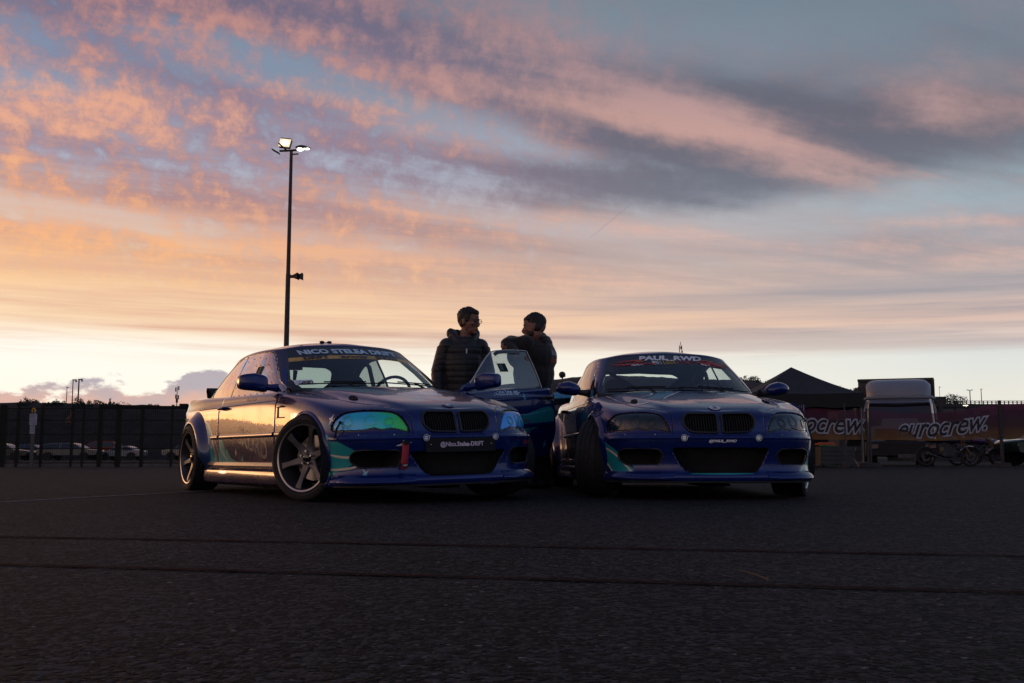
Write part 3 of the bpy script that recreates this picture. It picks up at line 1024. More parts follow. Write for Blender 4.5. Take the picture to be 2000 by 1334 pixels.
def seat(d, parent, x, y, lean=14):
    o = empty('seat', (0, 0, 0), parent=parent); o.name = 'seat'
    rows = []
    # shell of a bucket seat: profile points (x, z, half width, wing)
    prof = [(.28, .40, .24, .06), (.12, .36, .25, .10), (-.08, .37, .25, .12), (-.17, .46, .25, .13), (-.22, .64, .26, .14), (-.27, .82, .25, .13), (-.31, .95, .20, .09), (-.33, 1.05, .16, .06), (-.34, 1.12, .11, .03)]
    sh = M(); L = []
    for px, pz, hw, wing in prof:
        r = []
        for k in range(9):
            t = (k - 4) / 4
            r.append((x + px + (wing * abs(t) ** 3 if pz > .33 else 0), y + hw * t, pz + (wing * abs(t) ** 3 if pz <= .33 else 0) + (-.035 * abs(t) ** 3 if pz > .88 else 0)))
        L.append(r)
    sh.grid(L)
    return sh.build('seat', d['seat'], parent, solid=.06, sub=1)


def make_car(num, d, loc, yaw, steer, label):
    root = empty('coupe_car', loc, R(yaw), label, 'car')
    C1 = surface(body_points(), 118, 190); C2 = surface(cabin_points(), 62, 130)
    X_, Y_, Z_ = C1[..., 0], C1[..., 1], C1[..., 2]
    yc = np.interp(X_, [-.5, 0, .35, .62], [.60, .545, .46, .345]); msk = (Z_ > .60) & (X_ > -.62) & (X_ < .70)
    amp = .015 * np.interp(X_, [-.6, -.3, .3, .60, .68], [.4, 1, 1, .7, 0])
    C1[..., 2] += np.where(msk, amp * (1 / (1 + np.exp((Y_ - yc) / .011)) - .5) * np.clip((Z_ - .62) / .06, 0, 1) * np.clip(1.4 - np.abs(Y_ - yc) / .25, 0, 1), 0)
    low = Shell(shell_bm(C1)); cab = Shell(shell_bm(C2))
    noz = lambda c: c.x > .05
    # ---------- outlines
    arch_f = [(0 + .342 * math.cos(2 * math.pi * k / 40), .335 + .342 * math.sin(2 * math.pi * k / 40)) for k in range(40)]
    arch_r = [(-2.725 + .342 * math.cos(2 * math.pi * k / 40), .335 + .342 * math.sin(2 * math.pi * k / 40)) for k in range(40)]
    kid_r = roundpoly([(-.018, .665), (-.018, .530), (-.040, .524), (-.215, .530), (-.262, .575), (-.268, .630), (-.235, .668)], [.02, .03, .02, .05, .04, .05, .04], 4)
    kid_l = [(-a, b) for a, b in kid_r[::-1]]
    if num == 1:
        mouth = [(-.385, .392), (-.27, .245), (-.23, .225), (.23, .225), (.27, .245), (.385, .392)]
    else:
        mouth = roundpoly([(-.365, .412), (-.275, .250), (-.23, .230), (.23, .230), (.275, .250), (.365, .412)], .02, 3)
    mouth = roundpoly(mouth, .03, 3)
    fog = roundpoly([(-.450, .292), (-.668, .288), (-.722, .335), (-.712, .398), (-.665, .410), (-.455, .406), (-.418, .365)], .024, 3)
    # head lamp, seen from the front corner: a = (x+y)/sqrt2 on the right side
    lamp = smoothpoly([(.245, .535), (.215, .60), (.15, .655), (.04, .672), (-.10, .672), (-.20, .655), (-.265, .61), (-.285, .565), (-.25, .548), (-.12, .545), (-.04, .548), (.03, .560), (.085, .548), (.14, .558), (.19, .548)], 5)
    lamp = [(a, .672 + (b - .672) * .985) for a, b in lamp]
    cxl = sum(p[0] for p in lamp) / len(lamp); czl = .610
    ring = [(cxl + (a - cxl) * 1.055, czl + (b - czl) * 1.20) for a, b in lamp]
    seam = [(.352 + .06, .508), (.9, .508)]
    hood_edge_r = [(-.69, .80), (-.66, .55), (-.655, .30), (-.645, .0), (-.61, -.22), (-.56, -.42), (-.47, -.53), (-.385, -.62), (-.345, -.70), (-.335, -.95)]
    # (a=y, b=-x) of the top view; b>0 is towards the windscreen
    door = roundpoly([(-.575, .92), (-.565, .50), (-.60, .255), (-1.86, .235), (-1.985, .40), (-2.01, .60), (-2.00, .92)], [.005, .1, .06, .1, .12, .1, .005], 5)
    both = lambda v, p: [(v, p), mirror_view(v, p)]
    ysg = {'right': lambda c: c.y < -.3, 'left': lambda c: c.y > .3, 'fr': lambda c: c.y < 0 and c.x > -.3, 'fl': lambda c: c.y > 0 and c.x > -.3}
    for ar in (arch_f, arch_r):
        for v, p in both('right', ar): low.cut(v, p, ysg[v])
    for k in (kid_r, kid_l, mouth, fog, [(-a, b) for a, b in fog]): low.cut('front', k, noz)
    for v, p in both('fr', lamp): low.cut(v, p, ysg[v])
    for v, p in both('fr', ring): low.cut(v, p, ysg[v])
    for v, p in both('right', seam): low.cut(v, p, lambda c: c.x > .3, closed=False)
    low.cut('top', hood_edge_r, lambda c: c.z > .5 and c.x > -.85, closed=False)
    low.cut('top', [(-a, b) for a, b in hood_edge_r], lambda c: c.z > .5 and c.x > -.85, closed=False)
    for v, p in both('right', door): low.cut(v, p, ysg[v])
    cabfoot = smoothpoly([(0, .50), (.40, .57), (.63, .72), (.72, .95), (.735, 1.5), (.735, 2.1), (.70, 2.65), (.57, 2.93), (.30, 3.05), (0, 3.08), (-.30, 3.05), (-.57, 2.93), (-.70, 2.65), (-.735, 2.1), (-.735, 1.5), (-.715, .95), (-.63, .72), (-.40, .57)], 4)
    low.cut('top', cabfoot, lambda c: c.z > .8)
    cowl = [(-.72, .545), (-.5, .475), (0, .425), (.5, .475), (.72, .545)]
    low.cut('top', cowl, lambda c: c.z > .75, closed=False)
    trunk_x = 2.98
    # ---------- livery
    liv = []   # (view, polygon, material index)
    # 0 blue 1 purple 2 teal 3 pale blue 4 cream 5 white 6 gold 7 dark
    if num == 1:
        base = [('right', [(-3.8, .1), (-3.8, 1.0), (-.30, 1.0), (-.18, .80), (-.25, .5), (-.35, .1)], 1)]
        liv += base
        liv += [('right', smoothpoly([(-2.42, .30), (-2.44, .50), (-2.40, .66), (-2.31, .56), (-2.28, .42), (-2.22, .47), (-2.15, .36), (-2.10, .40), (-2.04, .31), (-1.98, .29), (-2.1, .24)], 3), 2),
                ('right', smoothpoly([(-2.40, .56), (-2.345, .80), (-2.26, .64), (-2.25, .54), (-2.30, .47)], 4), 3),
                ('right', smoothpoly([(-1.97, .50), (-1.87, .50), (-1.80, .41), (-1.77, .44), (-1.66, .36), (-1.50, .33), (-1.36, .305), (-1.5, .275), (-1.97, .27)], 3), 2)]
        for pts_, w_, k_ in (([(-2.22, .56), (-2.14, .44), (-2.11, .34), (-2.04, .25)], .010, 4), ([(-1.98, .53), (-1.93, .44), (-1.86, .385), (-1.74, .35)], .010, 4), ([(-2.10, .52), (-2.03, .42), (-1.99, .31)], .008, 4),
                            ([(-2.17, .50), (-2.06, .37), (-2.02, .28)], .008, 3), ([(-1.96, .47), (-1.90, .38), (-1.87, .29)], .009, 3), ([(-1.88, .43), (-1.80, .345), (-1.70, .30)], .008, 4), ([(-2.0, .44), (-1.95, .36), (-1.945, .28)], .007, 3),
                            ([(-1.75, .235), (-1.60, .205), (-1.45, .175)], .012, 4), ([(-2.30, .70), (-2.23, .58), (-2.20, .50)], .010, 3)):
            liv.append(('right', ribbon(pts_, w_), k_))
        liv += [('right', star(-1.52, .405, .045, 70), 4), ('right', star(-1.36, .345, .050, 80, .22), 3), ('right', star(-2.0, .33, .03, 80, .22), 4)]
        liv += [('fr', smoothpoly([(-.40, .53), (-.30, .50), (-.16, .44), (-.02, .375), (.03, .345), (-.08, .325), (-.18, .29), (-.40, .24)], 4), 2),
                ('fr', ribbon([(-.36, .395), (-.25, .372), (-.12, .362), (.03, .378)], .016), 4), ('fr', ribbon([(-.36, .285), (-.25, .280), (-.12, .292), (.0, .325)], .016), 4),
                ('fr', star(-.30, .625, .042, 65, .3), 5), ('fr', star(-.02, .255, .045, -55, .22), 3),
                ('front', star(-.42, .445, .055, 12, .25), 5)]
        liv += [('top', smoothpoly([(-.60, .50), (-.45, .10), (-.28, -.10), (-.20, -.35), (-.13, -.48), (-.14, -.20), (-.20, .10), (-.30, .50)], 5), 2),
                ('top', ribbon([(-.58, .48), (-.42, .20), (-.25, .02), (-.16, -.10), (-.12, -.22)], .020), 4),
                ('top', ribbon([(-.20, .46), (-.05, .25), (.10, .12), (.16, -.05)], .035), 3),
                ('top', ribbon([(.10, .48), (.20, .30), (.36, .16), (.45, -.1)], .05), 2), ('top', ribbon([(.48, .50), (.52, .25), (.50, .0)], .03), 3)]
        liv += [('left', [(a * -1, b) for a, b in base[0][1]], 0),
                ('left', smoothpoly([(.75, .22), (1.0, .34), (1.25, .55), (1.6, .66), (1.95, .70), (1.95, .55), (1.6, .50), (1.35, .36), (1.1, .24)], 4), 2), ('left', ribbon([(.7, .62), (1.0, .66), (1.5, .64), (1.95, .68)], .014), 3),
                ('left', star(1.52, .80, .05, 65, .25), 3), ('left', star(1.80, .35, .05, 65, .25), 3)]
    else:
        for v, p in both('fr', smoothpoly([(-.40, .50), (-.30, .46), (-.16, .40), (-.03, .29), (.06, .20), (.12, .165), (-.06, .170), (-.18, .20), (-.26, .27), (-.40, .33)], 4)): liv.append((v, p, 2))
        for v, p in both('fr', ribbon([(-.36, .42), (-.26, .405), (-.14, .35), (-.02, .25), (.07, .18)], .018)): liv.append((v, p, 4))
        for v, p in both('fr', ribbon([(-.36, .33), (-.27, .29), (-.20, .235), (-.14, .215), (-.08, .225), (-.02, .19)], .014)): liv.append((v, p, 4))
        for v, p in both('fr', star(-.33, .47, .045, 50, .25)): liv.append((v, p, 5))
        liv += [('top', smoothpoly([(-.58, .50), (-.50, .30), (-.38, .12), (-.30, .22), (-.36, .50)], 4), 2),
                ('top', smoothpoly([(-.24, .50), (-.26, .25), (-.34, .02), (-.42, -.14), (-.34, -.18), (-.22, .02), (-.12, .24), (-.10, .50)], 4), 3),
                ('top', ribbon([(-.52, .46), (-.40, .30), (-.32, .20), (-.36, .06), (-.44, .0)], .022), 5), ('top', ribbon([(-.02, .42), (-.14, .16), (-.24, -.05), (-.30, -.20)], .020), 5),
                ('top', ribbon([(.20, .46), (.34, .28), (.47, .20)], .05), 2), ('top', ribbon([(.50, .48), (.56, .20), (.58, .02), (.52, -.14)], .022), 5), ('top', ribbon([(.30, .50), (.26, .28), (.30, .10)], .03), 3)]
    for v, p, mi in liv:
        flt = ysg.get(v) or ((lambda c: c.x > .4) if v == 'front' else (lambda c: c.z > .6))
        low.cut(v, p, flt)
    low.freeze()
    cen = low.cen; X, Y, Z = cen[:, 0], cen[:, 1], cen[:, 2]
    mi = np.zeros(len(cen), int)
    for v, p, k in liv:
        m = low.inside(v, p)
        m &= {'right': Y < -.3, 'left': Y > .3, 'fr': (Y < 0) & (X > -.3), 'fl': (Y > 0) & (X > -.3), 'front': X > .4, 'top': Z > .6}[v]
        if v in ('right', 'left') and k in (0, 1): pass
        mi[m] = k
    used = np.zeros(len(cen), bool)

    def take(mask):
        m = mask & ~used
        used[m] = True
        return m
    holes = np.zeros(len(cen), bool)
    for v in ('right', 'left'):
        sg = Y < -.3 if v == 'right' else Y > .3
        for ar in (arch_f, arch_r):
            p = ar if v == 'right' else mirror_view('right', ar)[1]
            holes |= low.inside(v, p) & sg & (Z > .02)
    front = X > .05
    for k in (kid_r, kid_l, mouth, fog, [(-a, b) for a, b in fog]): holes |= low.inside('front', k) & front
    holes |= low.inside('top', cabfoot) & (Z > .78)
    holes |= (Z > .8) & (X > -.75) & (X < -.3) & low.inside('top', cowl + [(.72, 1.2), (-.72, 1.2)])
    take(holes)
    pm = [d['blue'], d['purple'], d['teal'], d['sky'], d['cream'], d['white'], d['gold'], d['darkv']]
    for v, sgn in (('fr', -1), ('fl', 1)):
        sd = (Y * sgn > 0) & (X > -.1)
        lp = lamp if v == 'fr' else mirror_view('fr', lamp)[1]; rg = ring if v == 'fr' else mirror_view('fr', ring)[1]
        lm = take(low.inside(v, lp) & sd)
        low.panel('headlight', lm, d['film'] if num == 1 else d['smoke'], parent=root, inset=.001, solid=.02, shift=-.006)
        sm = take(low.inside(v, rg) & sd)
        low.panel('headlight_seal', sm, d['gloss'], parent=root, inset=0, solid=.03, shift=-.009)
    doors = []
    for v, sgn in (('right', -1), ('left', 1)):
        p = door if v == 'right' else mirror_view('right', door)[1]
        dm = take(low.inside(v, p) & (Y * sgn > .3))
        doors.append(low.panel('door', dm, pm, mi, root, solid=.028))
    def hood_y(x):
        bx = -x
        return np.interp(bx, [q[1] for q in hood_edge_r[::-1]], [-q[0] for q in hood_edge_r[::-1]])
    hy = hood_y(X)
    hm = take((X > -.8) & (X < .9) & (np.abs(Y) < hy) & (Z > .508) & (Z > np.interp(X, [-.8, .3, .6], [.8, .55, .5])))
    low.panel('hood', hm, pm, mi, root)
    bmk = take((X > .352) & (Z < .508))
    low.panel('front_bumper', bmk, pm, mi, root)
    for sgn in (-1, 1):
        fm = take((X > -.62) & (Y * sgn > 0) & (X < .9) & (Z > .2) & low_front(X, Z))
        low.panel('fender', fm, pm, mi, root)
    rb = take((X < -3.0) & (Z < .62)); low.panel('rear_bumper', rb, pm, mi, root)
    tl = take((X < -trunk_x) & (np.abs(Y) < .60) & (Z > .62)); low.panel('trunk_lid', tl, pm, mi, root)
    for sgn in (-1, 1):
        qm = take((Y * sgn > 0) & (X < -1.9)); low.panel('quarter_panel', qm, pm, mi, root)
    for sgn in (-1, 1):
        qm = take((Y * sgn > 0)); low.panel('side_skirt', qm, pm, mi, root)
    # ---------- cabin
    ws = roundpoly([(-.71, .80), (.71, .80), (.678, .905), (.533, 1.238), (.49, 1.262), (.25, 1.283), (0, 1.289), (-.25, 1.283), (-.49, 1.262), (-.533, 1.238), (-.678, .905)], .015, 2)
    side = smoothpoly([(-.77, .880), (-.93, .985), (-1.12, 1.115), (-1.27, 1.205), (-1.37, 1.243), (-1.60, 1.254), (-1.85, 1.255), (-2.08, 1.238), (-2.28, 1.185), (-2.46, 1.095), (-2.585, .995), (-2.60, .93), (-2.50, .880), (-2.2, .872), (-1.5, .866)], 4)
    side2 = [(-1.74 + (a + 1.74) * 1.022, 1.06 + (b - 1.06) * 1.06) for a, b in side]
    rw = roundpoly([(-.56, .975), (.56, .975), (.44, 1.20), (.36, 1.235), (0, 1.25), (-.36, 1.235), (-.44, 1.20)], .03, 3)
    bl = [(-1.915, .80), (-1.895, 1.30)]
    bl2 = [(-1.940, .80), (-1.920, 1.30)]
    cab.cut('front', ws, lambda c: c.x > -1.35)
    ws2 = [(a * 1.018, .9 + (b - .9) * 1.018) for a, b in ws]
    cab.cut('front', ws2, lambda c: c.x > -1.35)
    cab.cut('rear', rw, lambda c: c.x < -2.2)
    for v, p in both('right', side) + both('right', side2): cab.cut(v, p, lambda c, s_=(-1 if v == 'right' else 1): c.y * s_ > .3)
    for q in (bl, bl2):
        for v, p in both('right', q): cab.cut(v, p, lambda c, s_=(-1 if v == 'right' else 1): c.y * s_ > .3, closed=False)
    band_t = [(-.7, 1.205), (.7, 1.205), (.7, 1.4), (-.7, 1.4)]
    if num == 1:
        bcut = [[(-.60, 1.172), (-.3, 1.200), (0, 1.208), (.3, 1.200), (.60, 1.172)], [(-.60, 1.138), (-.3, 1.166), (0, 1.174), (.3, 1.166), (.60, 1.138)]]
    else:
        bcut = [[(-.60, 1.125), (-.3, 1.165), (0, 1.177), (.3, 1.165), (.60, 1.125)]]
    for q in bcut: cab.cut('front', q, lambda c: c.x > -1.35, closed=False)
    cab.freeze()
    c2 = cab.cen; x2, y2, z2 = c2[:, 0], c2[:, 1], c2[:, 2]
    u2 = np.zeros(len(c2), bool)
    def take2(m):
        m = m & ~u2; u2[m] = True; return m
    wm = take2(cab.inside('front', ws) & (x2 > -1.33))
    zt = np.interp(y2, [q[0] for q in bcut[0]], [q[1] for q in bcut[0]])
    wmi = np.zeros(len(c2), int)
    wmi[z2 > zt] = 1
    if num == 1:
        zt2 = np.interp(y2, [q[0] for q in bcut[1]], [q[1] for q in bcut[1]])
        wmi[(z2 > zt2) & (z2 <= zt)] = 2
    wsh = cab.panel('windshield', wm, [d['glass'], d['darkv'], d['gold']], wmi, root, inset=.001, solid=0, shift=-.002)
    take2(cab.inside('front', ws2) & (x2 > -1.33) & (z2 > 2))
    sealm = take2(cab.inside('front', ws2) & (x2 > -1.33))
    cab.panel('windshield_seal', sealm, d['gloss'], parent=root, inset=0, solid=.012, shift=-.001)
    rm = take2(cab.inside('rear', rw) & (x2 < -2.3))
    cab.panel('rear_window', rm, d['rear1'] if num == 1 else d['glass'], parent=root, inset=.001, solid=0, shift=-.002)
    for (v, sgn), dr in zip((('right', -1), ('left', 1)), doors):
        p = side if v == 'right' else mirror_view('right', side)[1]; p2 = side2 if v == 'right' else mirror_view('right', side2)[1]
        sm = cab.inside(v, p) & (y2 * sgn > .3)
        xb = np.interp(z2, [.80, 1.30], [-1.915, -1.895])
        win = take2(sm & (x2 > xb)); post = take2(sm & (x2 <= xb) & (x2 > xb - .025)); qw = take2(sm)
        gm = d['poly'] if num == 1 else d['glass']
        if num == 1 and sgn > 0: gm = d['poly2']
        w = cab.panel('window', win, gm, parent=dr, inset=.001, solid=0 if not (num == 1 and sgn > 0) else 0, shift=-.003)
        cab.panel('window_pillar', post, d['gloss'], parent=root, inset=0, solid=.01, shift=-.002)
        cab.panel('quarter_window', qw, gm, parent=root, inset=.001, solid=0, shift=-.003)
        tr = take2(cab.inside(v, p2) & (y2 * sgn > .3))
        cab.panel('window_trim', tr, d['gloss'], parent=root, inset=0, solid=.010, shift=-.001)
    rmi = np.zeros(len(c2), int)
    if num == 1: rmi[(y2 < -.50) & (x2 < -1.0)] = 1
    cab.panel('roof', take2(z2 > .5), [d['blue'], d['purple']], rmi, parent=root, inset=0, solid=.02)
    # ---------- openings: ducts, grilles
    def duct(name, poly, depth, m_, mesh=0, fr_r=.006, cx=0):
        f = M(); rim_p = []
        for a, b in poly:
            h = low.hit('front', a, b) or Vector((.7, a, b)); rim_p.append(h)
        n = len(rim_p)
        cy = sum(p.y for p in rim_p) / n; cz = sum(p.z for p in rim_p) / n
        back = min(p.x for p in rim_p) - depth
        f.add([tuple(p) for p in rim_p] + [(back, cy + (p.y - cy) * .96, cz + (p.z - cz) * .96) for p in rim_p],
              [(i, (i + 1) % n, n + (i + 1) % n, n + i) for i in range(n)] + [tuple(range(n, 2 * n))])
        o = f.build(name, m_, root)
        return o, rim_p
    for k, sgn in ((kid_r, -1), (kid_l, 1)):
        o, rp = duct('kidney_grille', k, .06, d['matt'])
        t = M(); t.tube([p + Vector((.004, 0, 0)) for p in rp], .0085, 8, closed=True)
        t.build('grille_frame', d['black'], o)
        sl = M()
        ya, yb = (-.258, -.026) if sgn < 0 else (.026, .258)
        for i in range(12):
            y = ya + (yb - ya) * (i + .5) / 12
            zz = crossings(k, y)
            z0, z1 = min(zz) + .003, max(zz) - .003
            xa = (low.hit('front', y, z0).x, low.hit('front', y, (z0 + z1) / 2).x, low.hit('front', y, z1).x)
            pts = [(xa[0] - .008, y, z0), (xa[1] - .004, y, (z0 + z1) / 2), (xa[2] - .012, y, z1)]
            sl.add([(p[0], p[1] - .0035, p[2]) for p in pts] + [(p[0], p[1] + .0035, p[2]) for p in pts] + [(p[0] - .03, p[1] + .0035, p[2]) for p in pts] + [(p[0] - .03, p[1] - .0035, p[2]) for p in pts],
                   [(0, 1, 4, 3), (1, 2, 5, 4), (3, 4, 7, 6), (4, 5, 8, 7), (0, 9, 10, 1), (1, 10, 11, 2)])
        sl.build('grille_slats', d['matt'], o, smooth=False)
    o, rp = duct('bumper_intake', mouth, .10, d['matt'])
    g = M()
    for i in range(23):
        z = .232 + i * (.0072 if num == 1 else .008)
        hw = np.interp(z, [.225, .245, .39 if num == 1 else .412], [.22, .265, .38 if num == 1 else .36])
        g.tube([(.70, -hw, z), (.735, -hw * .5, z), (.745, 0, z), (.735, hw * .5, z), (.70, hw, z)], .0014, 4, cap=False)
    for i in range(60):
        y = -.37 + i * .0125
        z1 = .39 if num == 1 else .41; z0 = np.interp(abs(y), [.22, .27, .385], [.232, .245, .39])
        if z0 < z1: g.tube([(.745 - .045 * (y / .37) ** 2, y, z0), (.745 - .045 * (y / .37) ** 2, y, z1)], .0012, 4, cap=False)
    tag(g.build('grille_mesh', d['black'], o), kind='stuff')
    for p, sgn in ((fog, -1), ([(-a, b) for a, b in fog[::-1]], 1)):
        o, rp = duct('side_intake', p, .07, d['matt'])
        t = M(); t.tube([q + Vector((-.002, 0, 0)) for q in rp], .006, 6, closed=True); t.build('intake_edge', d['black'], o)
    # lamp inner: bright chrome reflector hints for the smoked lamps
    t = M(); L = []
    for k in range(61):
        a = -49 + 98 * k / 60; e = min(1, k / 3, (60 - k) / 3)
        L.append([low.around(a, .500, -.004), low.around(a, .497, .007 * e), low.around(a, .486, .010 * e), low.around(a, .474, .007 * e), low.around(a, .470, -.004)])
    t.grid(L); t.build('bumper_moulding', d['blue'], root, sharp=25)
    for lo_, hi_ in ((-44, -17), (17, 44)):
        t = M(); L = []
        for k in range(25):
            a = lo_ + (hi_ - lo_) * k / 24; e = math.sin(math.pi * k / 24) ** .5
            L.append([low.around(a, .245, -.004), low.around(a, .238, .004 + .006 * e), low.around(a, .205, .008 + .020 * e), low.around(a, .192, .008 + .024 * e), low.around(a, .180, .006 + .018 * e), low.around(a, .172, -.02)])
        t.grid(L); t.build('splitter_lip', d['blue'], root, sharp=40)
    t = M(); L = []
    for k in range(41):
        a = -46 + 92 * k / 40
        L.append([low.around(a, .176, -.03), low.around(a, .172, .008), low.around(a, .160, .010), low.around(a, .156, -.05)])
    t.grid(L); t.build('front_undertray', d['matt'], root)
    for v, sg in (('fr', -1), ('fl', 1)):
        for cx_, cz_, rr in ((-.165, .605, .044), (.0, .610, .050), (.125, .600, .034)):
            pts = [(cx_ * (1 if v == 'fr' else -1) + rr * math.cos(q), cz_ + rr * math.sin(q)) for q in np.linspace(0, 2 * math.pi, 26)]
            for scale_, mm_ in ((1.0, 'ring1'), (.72, 'ring2')):
                tt = M(); P3 = [low.hit(v, pts[0][0] * 0 + cx_ * (1 if v == 'fr' else -1) + (a - cx_ * (1 if v == 'fr' else -1)) * scale_, cz_ + (b - cz_) * scale_, -.0055) for a, b in pts[:-1]]
                tt.tube(P3, .0022, 5, closed=True); tt.build('lamp_ring', d[mm_ + ('a' if num == 1 else 'b')], root)
    for a_, z_ in ((-44, .515), (-36, .512), (-24, .510), (24, .510), (37, .512), (45, .515), (-47, .23), (-33, .215), (33, .215), (47, .23), (-12, .497), (13, .497)):
        p_ = low.around(a_, z_, .004); tt = M(); tt.ell(p_, (.0055,) * 3, 8, 6); tt.build('bumper_bolt', d['lamp'], root)
    # ---------- arches and flares
    for sgn in (-1, 1):
        for ax, rout, ybulge, a0, a1 in ((0.0, .400 if num == 2 else .378, .022 if num == 2 else .010, -12, 190), (-2.725, .470, .078, -14, 196)):
            fl = M(); L = []
            for k in range(57):
                a = R(a0 + (a1 - a0) * k / 56)
                co, si = math.cos(a), math.sin(a); row = []
                endf = min(1, k / 6, (56 - k) / 6); endf = endf * endf * (3 - 2 * endf)
                bx, bz = ax + rout * co, .335 + rout * si
                h = low.hit('right' if sgn < 0 else 'left', bx if sgn < 0 else -bx, bz)
                yb = abs(h.y) if h else .84
                for t in range(9):
                    u = t / 8
                    r = rout + (.345 - rout) * u
                    ease = u * u * (3 - 2 * u)
                    hh = low.hit('right' if sgn < 0 else 'left', (ax + r * co) * (1 if sgn < 0 else -1), .335 + r * si)
                    yloc = abs(hh.y) if hh else yb
                    y = yloc + ybulge * (ease ** .8) * (.25 + .75 * endf)
                    row.append((ax + r * co, sgn * (y - .006 * (1 - u)), .335 + r * si))
                y = row[-1][1]
                row.append((ax + .338 * co, y - sgn * .006, .335 + .338 * si)); row.append((ax + .338 * co, y - sgn * .09, .335 + .338 * si))
                L.append(row)
            fl.grid(L)
            fm_ = d['blue'] if num == 2 or sgn > 0 else (d['purple'] if ax < -1 else d['blue'])
            if num == 1 and ax < -1 and sgn < 0: fm_ = d['flame']
            fl.build('fender_flare', fm_, root, sharp=60)
            w = M(); w.lathe([(.338, sgn * .85), (.338, sgn * .50), (.0, sgn * .48)], 30, c=(ax, 0, .335), a0=R(-25), a1=R(205))
            w.build('wheel_well', d['matt'], root)
    if num == 2:  # louvres on top of the front arches
        for sgn in (-1, 1):
            l = M()
            for i in range(4):
                x0 = .16 - i * .050
                P = []
                for t in range(7):
                    f = t / 6; y = .780 + f * .075
                    h = low.hit('top', sgn * y, -(x0 - .10 * (1 - f) * 0))
                    zz = h.z if h else .75
                    P.append((x0 - .012, sgn * y, zz + .006 + .012 * math.sin(math.pi * f)))
                l.tube(P, [.003] + [.0065] * 5 + [.003], 6)
            l.build('fender_louvres', d['blue'], root)
    # ---------- under the body, cabin tub
    u = M()
    u.prism([(.55, .0), (.50, .50), (.30, .56), (-.42, .56), (-.45, .80), (-2.25, .80), (-2.30, .52), (-3.1, .52), (-3.45, .50), (-3.5, 0), (-3.5, 0), (-3.45, -.50), (-3.1, -.52), (-2.30, -.52), (-2.25, -.80), (-.45, -.80), (-.42, -.56), (.30, -.56), (.50, -.50)], .04, lambda a, b, h: (a, b, .165 + h))
    u.box((.60, 0, .18), (.16, .9, .02)); u.box((.3, .02, .155), (.5, .22, .05), taper=(.7, .8)); u.box((-2.9, .3, .19), (.5, .3, .12))
    u.tube([(-2.9, .45, .17), (-3.5, .45, .20), (-3.72, .45, .24)], .035, 10)
    u.tube([(-2.725, -.7, .32), (-2.725, .7, .32)], .035, 8); u.tube([(0, -.7, .30), (0, .7, .30)], .03, 8)
    u.build('underbody', d['matt'], root, smooth=False)
    tub = M()
    tub.box((-1.6, 0, .24), (2.3, 1.5, .04)); tub.box((-.50, 0, .50), (.04, 1.5, .56)); tub.box((-2.75, 0, .52), (.04, 1.4, .60)); tub.box((-2.85, 0, .835), (.5, 1.2, .03))
    tub.box((-1.25, 0, .30), (1.2, .24, .12))
    for sgn in (-1, 1): tub.box((-2.35, sgn * .70, .52), (.75, .04, .6)); tub.box((-1.3, sgn * .765, .28), (1.5, .05, .14))
    tub.build('cabin_tub', d['interior'], root, smooth=False)
    ds = M(); L = []
    for t in np.linspace(-1, 1, 21):
        y = t * .70; xx = .14 * t * t
        L.append([(-.46 - xx, y, .80), (-.50 - xx, y, .885), (-.62 - xx * .6, y, .905), (-.80 - xx * .3, y, .900 + .03 * math.exp(-((y - .36) / .2) ** 2)), (-.90 - xx * .2, y, .86), (-.93 - xx * .2, y, .74), (-.88, y, .55)])
    ds.grid(L); ds.build('dashboard', d['interior'], root)
    stw = M(); ctr = Vector((-1.04, .36, .865)); nx = Vector((.42, 0, -.9))
    pts = []
    for k in range(28):
        a = 2 * math.pi * k / 28; pts.append(ctr + Vector((0, 1, 0)) * .175 * math.cos(a) + Vector((.38, 0, .925)) * .175 * math.sin(a))
    stw.tube(pts, .014, 8, closed=True)
    for a in (0, math.pi, 1.5 * math.pi): stw.tube([ctr, ctr + Vector((0, 1, 0)) * .17 * math.cos(a) + Vector((.38, 0, .925)) * .17 * math.sin(a)], .01, 6)
    stw.tube([ctr, ctr + Vector((.25, 0, -.1))], .025, 8)
    stw.build('steering_wheel', d['black'], root)
    seat(d, root, -1.62, .36); seat(d, root, -1.62, -.36)
    cg = M(); r = .021
    for sgn in (-1, 1):
        cg.tube([(-.72, sgn * .66, .30), (-.76, sgn * .665, .86), (-1.05, sgn * .60, 1.07), (-1.30, sgn * .545, 1.225), (-1.50, sgn * .53, 1.25), (-1.98, sgn * .53, 1.255)], r, 10)
        cg.tube([(-1.98, sgn * .53, 1.255), (-2.30, sgn * .50, 1.06), (-2.75, sgn * .46, .78)], r, 10)
        cg.tube([(-2.0, sgn * .66, .30), (-2.0, sgn * .655, .90), (-1.99, sgn * .58, 1.19), (-1.98, sgn * .50, 1.268)], r, 10)
        cg.tube([(-.74, sgn * .67, .62), (-1.99, sgn * .67, .44)], r, 8); cg.tube([(-.74, sgn * .67, .40), (-1.99, sgn * .67, .66)], r, 8)
    cg.tube([(-1.98, -.50, 1.268), (-1.98, .50, 1.268)], r, 10); cg.tube([(-1.30, -.545, 1.232), (-1.30, .545, 1.232)], r, 10)
    cg.tube([(-1.99, .50, 1.25), (-2.0, -.62, .42)], r, 10); cg.tube([(-2.0, -.64, .80), (-2.0, .64, .80)], r, 8); cg.tube([(-1.98, -.5, 1.25), (-2.72, .45, .80)], r, 8)
    cg.build('roll_cage', d['cage'], root)
    # ---------- mirrors
    for (v, sgn), dr in zip((('right', -1), ('left', 1)), doors):
        m, g, arm = mirror_housing(num, d, sgn)
        mo = m.build('side_mirror', d['blue'], dr); g.build('mirror_glass', d['mirror'], dr); arm.build('mirror_arm', d['blue'] if num == 1 else d['black'], dr)
